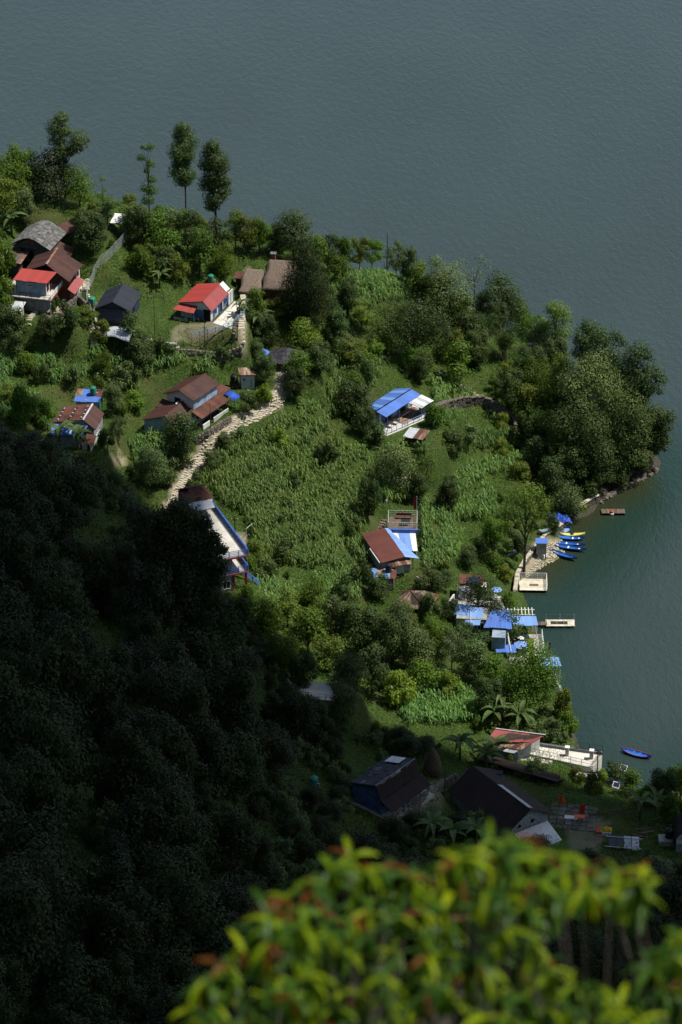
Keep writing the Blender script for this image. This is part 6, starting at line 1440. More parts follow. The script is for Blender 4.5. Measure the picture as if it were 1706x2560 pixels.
for k, (bx_, by_, cl, lf, lb) in enumerate((
    (1500, 1100, [(1455, 815, 18), (1475, 830, 22), (1445, 840, 22), (1500, 850, 22), (1460, 865, 26), (1490, 880, 28), (1530, 845, 14), (1545, 860, 12), (1515, 885, 24), (1440, 880, 18)], 'dark', 'large tree with a ragged top, left half of the far lakeside clump'),
    (1560, 1130, [(1585, 875, 22), (1570, 900, 24), (1605, 890, 14), (1560, 925, 24), (1590, 935, 22), (1620, 935, 22), (1640, 950, 16), (1605, 965, 20), (1550, 955, 24), (1635, 975, 16)], 'dark', 'large tree with spreading limbs, right half of the far lakeside clump'),
    (1600, 1165, [(1645, 1040, 20), (1665, 1045, 16), (1655, 1070, 20), (1625, 1030, 20), (1640, 1095, 22), (1610, 1060, 24), (1660, 1100, 14), (1620, 1110, 24), (1655, 1120, 12)], 'dark', 'tree leaning out over the water at the tip of the headland'),
    (1480, 1150, [(1450, 940, 36), (1480, 920, 30), (1500, 960, 36), (1455, 985, 36), (1420, 960, 30), (1510, 1000, 34)], 'grey', 'soft grey green tree in the middle of the lakeside clump'),
    (1390, 1080, [(1400, 920, 26), (1380, 945, 28), (1410, 960, 26), (1370, 985, 28), (1350, 1010, 24), (1400, 1000, 26)], 'olive', 'olive green tree on the left flank of the lakeside clump'),
    (1560, 1200, [(1560, 1010, 34), (1530, 1040, 34), (1585, 1050, 30), (1550, 1080, 36), (1590, 1100, 28), (1520, 1095, 30), (1560, 1130, 30), (1600, 1140, 22)], 'dark', 'broad tree hanging low over the rocky shore'),
    (1440, 1205, [(1440, 1040, 34), (1400, 1060, 32), (1475, 1060, 34), (1430, 1090, 34), (1470, 1110, 34), (1400, 1110, 28), (1500, 1130, 30), (1440, 1140, 30)], 'dark', 'feathery green tree massed over the dark bank of the headland'))):
    tree_shape(bx_, by_, cl, lf, lb, seed=60 + k, r=.3, dens=62, size=.36, name='lakeside_tree', grp='big trees on the headland')
tree_shape(1420, 1290, [(1420, 1235, 26), (1400, 1255, 26), (1440, 1260, 22), (1425, 1275, 22)], 'grey', 'rounded bush tree on the bank above the blue tarpaulin', seed=70, r=.15, dens=70)
tree_shape(1195, 1545, [(1195, 1450, 26), (1180, 1475, 26), (1215, 1475, 26), (1190, 1500, 24), (1230, 1500, 20), (1165, 1490, 16), (1210, 1520, 18)], 'dark', 'shaggy palm like tree growing through the resort terrace', seed=71, r=.2, dens=42, size=.42, aspect=.3, droop=.35)
tree_shape(1230, 1565, [(1240, 1530, 20), (1225, 1545, 16), (1255, 1545, 16)], 'rustleaf', 'small reddish tipped tree behind the blue restaurant roof', seed=72, r=.12)
tree_shape(1275, 1605, [(1275, 1540, 20), (1265, 1565, 22), (1285, 1570, 20), (1275, 1592, 18)], 'dark', 'dark tree between the restaurant and the waterside terrace', seed=73, r=.15)
tree_shape(1325, 1790, [(1330, 1640, 30), (1300, 1665, 32), (1355, 1665, 30), (1285, 1700, 34), (1330, 1700, 38), (1368, 1700, 26), (1300, 1735, 34), (1345, 1740, 34), (1270, 1740, 26)], 'mid', 'largest round glossy tree between the restaurant and the red roofed lake house', seed=74, r=.3, dens=80)
tree_shape(458, 1172, [(458, 1045, 20), (440, 1060, 24), (470, 1065, 22), (425, 1090, 20), (450, 1090, 28), (475, 1095, 20), (440, 1120, 24), (465, 1125, 20)], 'dark', 'dark tree in front of the brown farmhouse beside the path', seed=75, r=.18, dens=70)
tree_shape(476, 1168, [(478, 1154, 9)], 'dark', 'tiny round clipped tree on the edge of the stone path', seed=76, r=.07, dens=120, size=.22)
tree_shape(327, 872, [(330, 800, 16), (318, 815, 14), (338, 825, 16), (330, 845, 16), (345, 850, 10)], 'dark', 'dark slender tree beside the pale tarpaulin shelter', seed=77, r=.12, dens=90)
tree_shape(1000, 1240, [(990, 1140, 28), (965, 1155, 26), (1010, 1165, 24), (975, 1185, 30), (1000, 1200, 22), (955, 1180, 20)], 'grey', 'grey green tree above the guest house path', seed=78, r=.18, dens=70)
tree_shape(572, 635, [(568, 590, 14), (574, 610, 12)], 'mid', 'leafy top of the slim trunk left of the thatched house', seed=79, r=.12)

# --- the dark tree leaning in front of the lodge, and the shaded forest
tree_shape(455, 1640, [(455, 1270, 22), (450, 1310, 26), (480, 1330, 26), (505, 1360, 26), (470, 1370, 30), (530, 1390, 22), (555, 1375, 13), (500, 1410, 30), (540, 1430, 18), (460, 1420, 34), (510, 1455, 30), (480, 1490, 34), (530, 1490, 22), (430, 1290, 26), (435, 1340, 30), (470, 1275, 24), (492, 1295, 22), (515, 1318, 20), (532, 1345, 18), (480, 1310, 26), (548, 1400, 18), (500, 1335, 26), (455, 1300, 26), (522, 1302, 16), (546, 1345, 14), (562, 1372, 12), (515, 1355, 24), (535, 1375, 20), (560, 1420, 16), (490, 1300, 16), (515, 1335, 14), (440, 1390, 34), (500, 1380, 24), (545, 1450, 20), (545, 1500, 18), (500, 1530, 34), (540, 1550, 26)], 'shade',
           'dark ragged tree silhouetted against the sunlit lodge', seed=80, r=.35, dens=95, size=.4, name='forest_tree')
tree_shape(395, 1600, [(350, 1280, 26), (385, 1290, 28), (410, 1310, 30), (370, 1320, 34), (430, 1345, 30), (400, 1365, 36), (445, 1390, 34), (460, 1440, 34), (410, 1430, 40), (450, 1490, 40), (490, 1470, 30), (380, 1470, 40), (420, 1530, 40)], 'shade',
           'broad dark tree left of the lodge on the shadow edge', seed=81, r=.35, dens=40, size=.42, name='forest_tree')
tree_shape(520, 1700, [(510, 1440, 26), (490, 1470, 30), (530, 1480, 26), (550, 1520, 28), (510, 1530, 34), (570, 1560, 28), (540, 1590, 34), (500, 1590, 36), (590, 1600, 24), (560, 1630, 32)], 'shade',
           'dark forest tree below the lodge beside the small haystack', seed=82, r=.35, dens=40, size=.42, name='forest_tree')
def fb(px): return float(np.interp(px, [-100, 0, 100, 200, 300, 420, 470, 500, 540, 570, 600, 640, 720, 800, 880, 1000, 1130, 1240, 1400, 1560, 1706, 1900],
                                   [1020, 1045, 1080, 1125, 1185, 1245, 1330, 1400, 1470, 1530, 1575, 1610, 1690, 1790, 1850, 1870, 1890, 2040, 2130, 2130, 2160, 2200]))
KEEP = [(860, 1860, 1150, 2075), (1140, 1925, 1225, 2000), (1215, 1840, 1530, 1975), (1240, 1925, 1440, 2110), (1380, 1990, 1570, 2145), (1640, 2040, 1720, 2120), (772, 1930, 800, 1975), (1040, 1860, 1110, 1950)]
def overlaps(x0, y0, x1, y1, boxes): return any(x0 < b[2] and x1 > b[0] and y0 < b[3] and y1 > b[1] for b in boxes)
rf_ = random.Random(21); nf = 0; tries = 0
while nf < 260 and tries < 14000:
    tries += 1
    y = rf_.uniform(192, 400); x = rf_.uniform(-75, 75) if rf_.random() < .8 else rf_.uniform(-75, 0)
    z = float(hgt(x, y)); px, py = proj((x, y, z)); px, py = float(px), float(py)
    if z < 1 or px < -120 or px > 1800 or py > 3000: continue
    W = rf_.uniform(5, 12); H = W * rf_.uniform(1.0, 1.6)
    if px > 650: W *= .72; H *= .62
    m = 1 / (K * (y * cp - (z - CAMZ) * sp)); 
    top = float(proj((x, y, z + H))[1]); hw = W / 2 * m
    lim = max(fb(px), fb(px + hw * .7) if px < 700 else fb(px))
    if py < lim + 20: continue
    if top < lim - 10: H *= (py - lim + 10) / max(1, py - top); W *= .8; top = float(proj((x, y, z + H))[1]); hw *= .8
    if H < 3.0: continue
    if overlaps(px - hw * .8, top + 6, px + hw * .8, py, KEEP): continue
    if not free(x, y, W * .24): continue
    reg = 'lower left' if px < 600 else ('lower middle' if px < 1100 else 'lower right')
    band = 'near the sunlit edge' if py < fb(px) + 330 else ('half way down' if py < 2250 else 'close to the foot of the photo')
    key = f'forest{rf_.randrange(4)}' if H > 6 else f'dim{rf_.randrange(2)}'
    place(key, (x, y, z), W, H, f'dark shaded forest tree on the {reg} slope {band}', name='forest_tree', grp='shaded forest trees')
    OCC[-1] = (x, y, W * .24); nf += 1
# shrubs that cover the shaded ground between the houses and along the edge of the forest
HB = [(884, 1905, 1120, 2045), (1150, 1930, 1225, 1992), (1215, 1840, 1500, 1925), (1250, 1930, 1430, 2095), (1400, 2010, 1560, 2130), (1655, 2060, 1706, 2130), (776, 1935, 796, 1968)]
nb = 0
for _ in range(16000):
    if nb >= 280: break
    if nb < 215: x, y = rf_.uniform(-24, 62), rf_.uniform(285, 375)
    else: x, y = rf_.uniform(-60, -12), rf_.uniform(350, 410)
    z = float(hgt(x, y)); px, py = map(float, proj((x, y, z)))
    s_ = rf_.uniform(1.6, 4.0); sw = 9 * s_; top = py - 12 * s_
    if z < .6 or py < fb(px) - 10 or px > 1760 or px < -40: continue
    if nb < 215 and px < 560: continue
    if nb >= 215 and (px > 620 or top < fb(px) - 12): continue
    if overlaps(px - sw, top, px + sw, py, HB): continue
    if not free(x, y, .5): continue
    place(f'dim{rf_.randrange(2)}' if s_ < 3.2 else 'forest0', (x, y, z), s_ * 1.25, s_, 'dark shrub in the deep shade ' + ('around the bottom houses' if px > 860 else ('in the gully left of the bottom houses' if px > 560 else 'along the forest edge')), 'shrub', 'shrub', 'shrubs in the shade')
    OCC[-1] = (x, y, s_ * .3); nb += 1

# --- fields of maize
FIELDS = [
 ('maize on the stepped plots at the far left', [(0, 845), (170, 790), (250, 855), (250, 955), (140, 985), (115, 1080), (0, 1045)]),
 ('maize above the brown roofed farmhouse', [(215, 880), (330, 870), (440, 900), (560, 905), (560, 935), (430, 950), (330, 985), (240, 930)]),
 ('maize on the big middle slope right of the stone path', [(520, 1130), (600, 1075), (760, 1040), (880, 1060), (925, 1120), (935, 1230), (890, 1370), (760, 1440), (655, 1430), (620, 1300), (500, 1215)]),
 ('maize between the blue house and the curving wall', [(1075, 950), (1160, 960), (1190, 1005), (1090, 1025)]),
 ('maize on the uppermost narrow terrace right of the blue house', [(1040, 1062), (1130, 1042), (1250, 1048), (1292, 1066), (1240, 1072), (1130, 1068), (1050, 1088)]),
 ('maize on the middle narrow terrace right of the blue house', [(1030, 1130), (1150, 1102), (1260, 1084), (1322, 1104), (1335, 1124), (1240, 1122), (1130, 1136), (1040, 1162)]),
 ('maize on the lowest narrow terrace right of the blue house', [(1130, 1196), (1180, 1168), (1260, 1144), (1342, 1142), (1368, 1166), (1300, 1174), (1210, 1200), (1150, 1222)]),
 ('maize below the narrow terraces towards the cove', [(1050, 1230), (1220, 1215), (1245, 1290), (1160, 1330), (1140, 1400), (1060, 1420)]),
 ('maize left of the stone path under the dark tree', [(325, 1105), (400, 1090), (440, 1150), (425, 1215), (340, 1185)]),
 ('maize above the wide crowned tree by the lake', [(820, 700), (980, 690), (1060, 740), (960, 770), (830, 780)]),
 ('maize below the wide crowned tree', [(800, 920), (960, 900), (950, 960), (900, 1010), (790, 1000)]),
 ('maize under the big round glossy tree', [(960, 1700), (1110, 1690), (1200, 1760), (1190, 1810), (1020, 1815)]),
 ('maize below the middle slope', [(640, 1440), (760, 1450), (880, 1430), (900, 1500), (760, 1560), (640, 1530)]),
 ('maize above the big middle slope beside the path bend', [(700, 1020), (780, 965), (850, 1000), (905, 1050), (880, 1058), (760, 1036)]),
 ('maize between the blue roofed house and the guest house', [(945, 1140), (1010, 1120), (1035, 1160), (1040, 1240), (1000, 1265), (950, 1250)]),
 ('maize strip left of the guest house', [(800, 1440), (890, 1375), (925, 1330), (925, 1400), (880, 1430)]),
 ('maize around the rusty hip roofed shed', [(1060, 1330), (1130, 1340), (1120, 1420), (1060, 1430)]),
]
bld = [(150, 690, 240, 800), (30, 560, 175, 830), (222, 700, 350, 870), (440, 690, 590, 800), (600, 640, 720, 760), (655, 845, 730, 915), (355, 935, 555, 1085), (600, 925, 650, 980), (130, 980, 255, 1105),
       (915, 965, 1085, 1110), (915, 1270, 1045, 1440), (985, 1460, 1070, 1525), (1110, 1430, 1400, 1680)]
def corn_plants(C, rng, H=2.0):
    n = len(C); V = []
    for k in range(8):
        a = rng.uniform(0, 6.28, n); h0 = H * rng.uniform(.25, .85, n); L = rng.uniform(.55, .95, n); d = np.stack([np.cos(a), np.sin(a), a * 0], 1); s = np.stack([-np.sin(a), np.cos(a), a * 0], 1) * .06
        up = rng.uniform(.35, .8, n); B = C + np.stack([a * 0, a * 0, h0], 1)
        M_ = B + d * (L * .5)[:, None] + np.stack([a * 0, a * 0, L * up], 1); T = B + d * (L * 1.05)[:, None] + np.stack([a * 0, a * 0, L * (up - .75)], 1)
        V.append(np.stack([B - s, B + s, M_ + s * 1.3, M_ - s * 1.3], 1)); V.append(np.stack([M_ - s * 1.3, M_ + s * 1.3, T + s * .2, T - s * .2], 1))
    a = rng.uniform(0, 6.28, n); s = np.stack([np.cos(a), np.sin(a), a * 0], 1) * .03
    top = C + np.array((0, 0, H * 1.08)); V.append(np.stack([C - s, C + s, top + s, top - s], 1))
    return np.stack(V, 1).reshape(-1, 3)
def landpts(n, rng, x0=-78, x1=68, y0=352, y1=498):
    x = rng.uniform(x0, x1, n); y = rng.uniform(y0, y1, n); z = hgt(x, y); P = np.stack([x, y, z], 1); px, py = proj(P); return P, px, py
rng = np.random.default_rng(77)
def outside(px, py, pad_=0, tall=0):
    ok = np.ones(len(px), bool)
    for b in bld: ok &= ~((px > b[0] - pad_) & (px < b[2] + pad_) & (py > b[1] + 25) & (py < b[3] + pad_))
    ok &= dist_path(px, py, PATH) > 21; ok &= dist_path(px, py - 30 * tall, PATH) > 19; ok &= dist_path(px, py, LANE) > 12
    for pl in DIRT: ok &= ~inpoly(px, py, pl)
    return ok
xs = np.arange(-75, 60, .62); ys = np.arange(350, 492, .55); GXc, GYc = np.meshgrid(xs, ys); bx_ = GXc.ravel() + rng.normal(0, .14, GXc.size); by_ = GYc.ravel() + rng.normal(0, .14, GXc.size)
CP = np.stack([bx_, by_, hgt(bx_, by_)], 1); cpx, cpy = proj(CP); okc = outside(cpx, cpy, 0, 1)
patch = np.sin(bx_ * .31 + 1) * np.sin(by_ * .43) + np.sin(bx_ * .11 + by_ * .17) * .6
si = np.clip(np.searchsorted(GX, bx_), 0, len(GX) - 1); sj = np.clip(np.searchsorted(GY, by_), 0, len(GY) - 1)
gaps = (patch > -.85) & (steep[sj, si] < .75)
for lb, poly in FIELDS:
    m = inpoly(cpx, cpy, poly) & okc & gaps & (rng.random(len(cpx)) < .93)
    if m.sum() == 0: continue
    Hs = 1.9 + .25 * np.sin(poly[0][0])
    C_ = CP[m] - np.array((0, 0, .05)); o0 = C_.mean(0)
    o = link('maize_field', npmesh('maize_field', corn_plants(C_ - o0, rng, Hs), LF['corn'])); o.location = o0; tagp(o, 'dense green ' + lb, 'maize field', None, 'stuff')

# --- low growth over all the land: grass blades and weeds
def ground_cover(n, lab, leaf, size, hmax, test, seed, name='undergrowth', aspect=.35, x0=-80, x1=70, y0=300, y1=500):
    rng = np.random.default_rng(seed); P, px, py = landpts(n, rng, x0, x1, y0, y1)
    cl = .5 + .5 * np.sin(P[:, 0] * .9 + 2 * np.sin(P[:, 1] * .33)) * np.sin(P[:, 1] * .8 + P[:, 0] * .25)
    keep = (P[:, 2] > .25) & (rng.random(n) < .55 + .45 * cl) & test(px, py, P); P = P[keep]; cl = cl[keep]; n = len(P)
    P[:, 2] += rng.random(n) ** 1.3 * hmax * (.45 + .75 * cl)
    N = unit(n, rng) + np.array((0, 0, .9)); N /= np.linalg.norm(N, axis=1, keepdims=True)
    o0 = P.mean(0); o = link(name, npmesh(name, leaf_quads(P - o0, N, size, rng, aspect), LF[leaf])); o.location = o0; return tagp(o, lab, 'undergrowth', None, 'stuff')
LAWN = [[(345, 745), (440, 745), (440, 815), (350, 845)], [(95, 495), (185, 500), (150, 560), (90, 560)], [(850, 1400), (930, 1330), (925, 1420), (860, 1460)]]
inl = lambda px, py: np.any([inpoly(px, py, l) for l in LAWN], axis=0)
ground_cover(430000, 'knee high weeds and leafy undergrowth between the fields', 'mid', .29, 1.25, lambda px, py, P: outside(px, py) & ~inl(px, py) & (P[:, 2] > .9), 1)
ground_cover(150000, 'bright grass growing over banks and lawns', 'grass', .2, .25, lambda px, py, P: outside(px, py, -5) , 2, 'grass', .14)
ground_cover(170000, 'dull green scrub on the banks', 'olive', .34, 1.2, lambda px, py, P: outside(px, py) & ~inl(px, py) & (np.sin(P[:, 0] * .21) * np.sin(P[:, 1] * .27 + 1) > -.1) & (P[:, 2] > 1.2), 3)
ground_cover(170000, 'dark scrub covering the shaded slope', 'shade', .45, 1.7, lambda px, py, P: (py > [fb(v) - 10 for v in px]) & outside(px, py) & ~np.any([(px > b[0]) & (px < b[2]) & (py > b[1]) & (py < b[3] - 15) for b in KEEP], axis=0), 4, x0=-85, x1=75, y0=205, y1=400)

# --- bushes and small trees over the sunlit slope
LAND = [('hamlet at far left', 100, 690), ('navy house', 280, 770), ('red roofed farmhouse', 500, 750), ('thatched house', 660, 690), ('round slate hut', 695, 880), ('brown roofed farmhouse', 470, 1000),
        ('white toilet hut', 625, 955), ('rusty and blue roof', 185, 1045), ('blue roofed house', 1000, 1010), ('curving field wall', 1180, 1020), ('guest house', 985, 1360), ('rusty hip roof', 1025, 1490),
        ('stepped lodge', 560, 1380), ('restaurant', 1220, 1570), ('cove beach', 1370, 1400), ('tall ridge trees', 470, 500), ('tall gnarled tree', 160, 450), ('dark conifer', 770, 750), ('wide crowned tree', 1035, 830),
        ('wispy lakeside tree', 1180, 700), ('headland clump', 1480, 1000), ('big round glossy tree', 1325, 1720), ('pale hidden terrace', 810, 1740), ('small haystack', 632, 1580), ('red roofed lake house', 1290, 1870), ('stone path', 590, 1060), ('middle maize slope', 760, 1250), ('bright skyline tree', 1385, 830)]
WORDS = {'round': 'rounded green tree', 'dense': 'dense tree', 'loose': 'open airy tree', 'bushy': 'leafy bush', 'dim': 'dull green bush', 'bamboo': 'feathery bamboo clump'}
TINT = {'round0': 'mid green', 'round1': 'olive', 'round2': 'dark', 'round3': 'fresh green', 'dense0': 'dark', 'dense1': 'mid green', 'dense2': 'grey green', 'loose0': 'olive', 'loose1': 'grey green', 'loose2': 'mid green',
        'bushy0': 'mid green', 'bushy1': 'olive', 'bushy2': 'bright green', 'dim0': 'dark', 'dim1': 'greyish', 'bamboo0': 'tall', 'bamboo1': 'broad'}
PENDING = []
def auto(key, g, W, H):
    px, py = map(float, proj(g)); top = float(proj((g[0], g[1], g[2] + H * .6))[1])
    lm = min(LAND, key=lambda l: math.hypot(l[1] - px, (l[2] - top))); dx, dy = px - lm[1], top - lm[2]
    side = ('right of' if dx > 0 else 'left of') if abs(dx) > abs(dy) else ('below' if dy > 0 else 'above')
    kind = key.rstrip('0123456789'); base = {'round': 'rounded tree', 'dense': 'dense tree', 'loose': 'open airy tree', 'bushy': 'leafy bush', 'dim': 'bush', 'bamboo': 'bamboo clump'}[kind]
    isb = kind in ('bushy', 'dim'); t = place(key, g, W, H, '', 'bush' if isb else ('bamboo' if kind == 'bamboo' else 'tree'), 'bush' if isb else ('bamboo_clump' if kind == 'bamboo' else 'tree'),
                      'bushes on the sunlit slope' if isb else 'trees on the sunlit slope', part=('foliage', 'culms') if kind == 'bamboo' else ('crown', 'trunk'))
    PENDING.append((t, f'{TINT[key]} {base}', side, lm[0], math.hypot(dx, dy))); return t
def finish_labels():
    from collections import defaultdict
    b = defaultdict(list)
    for p in PENDING: b[(p[1], p[2], p[3])].append(p)
    for (a, s, l), items in b.items():
        items.sort(key=lambda p: p[4])
        for i, p in enumerate(items):
            if len(items) == 1: q = f'{a} {s} the {l}'
            else:
                o_ = ['nearest', 'second', 'third', 'fourth', 'fifth', 'sixth', 'seventh', 'eighth', 'ninth', 'tenth'][min(i, 9)]
                q = f'{a} {s} the {l}, {o_} one out' if i else f'{a} {s} the {l}, nearest one to it'
            p[0]['label'] = q
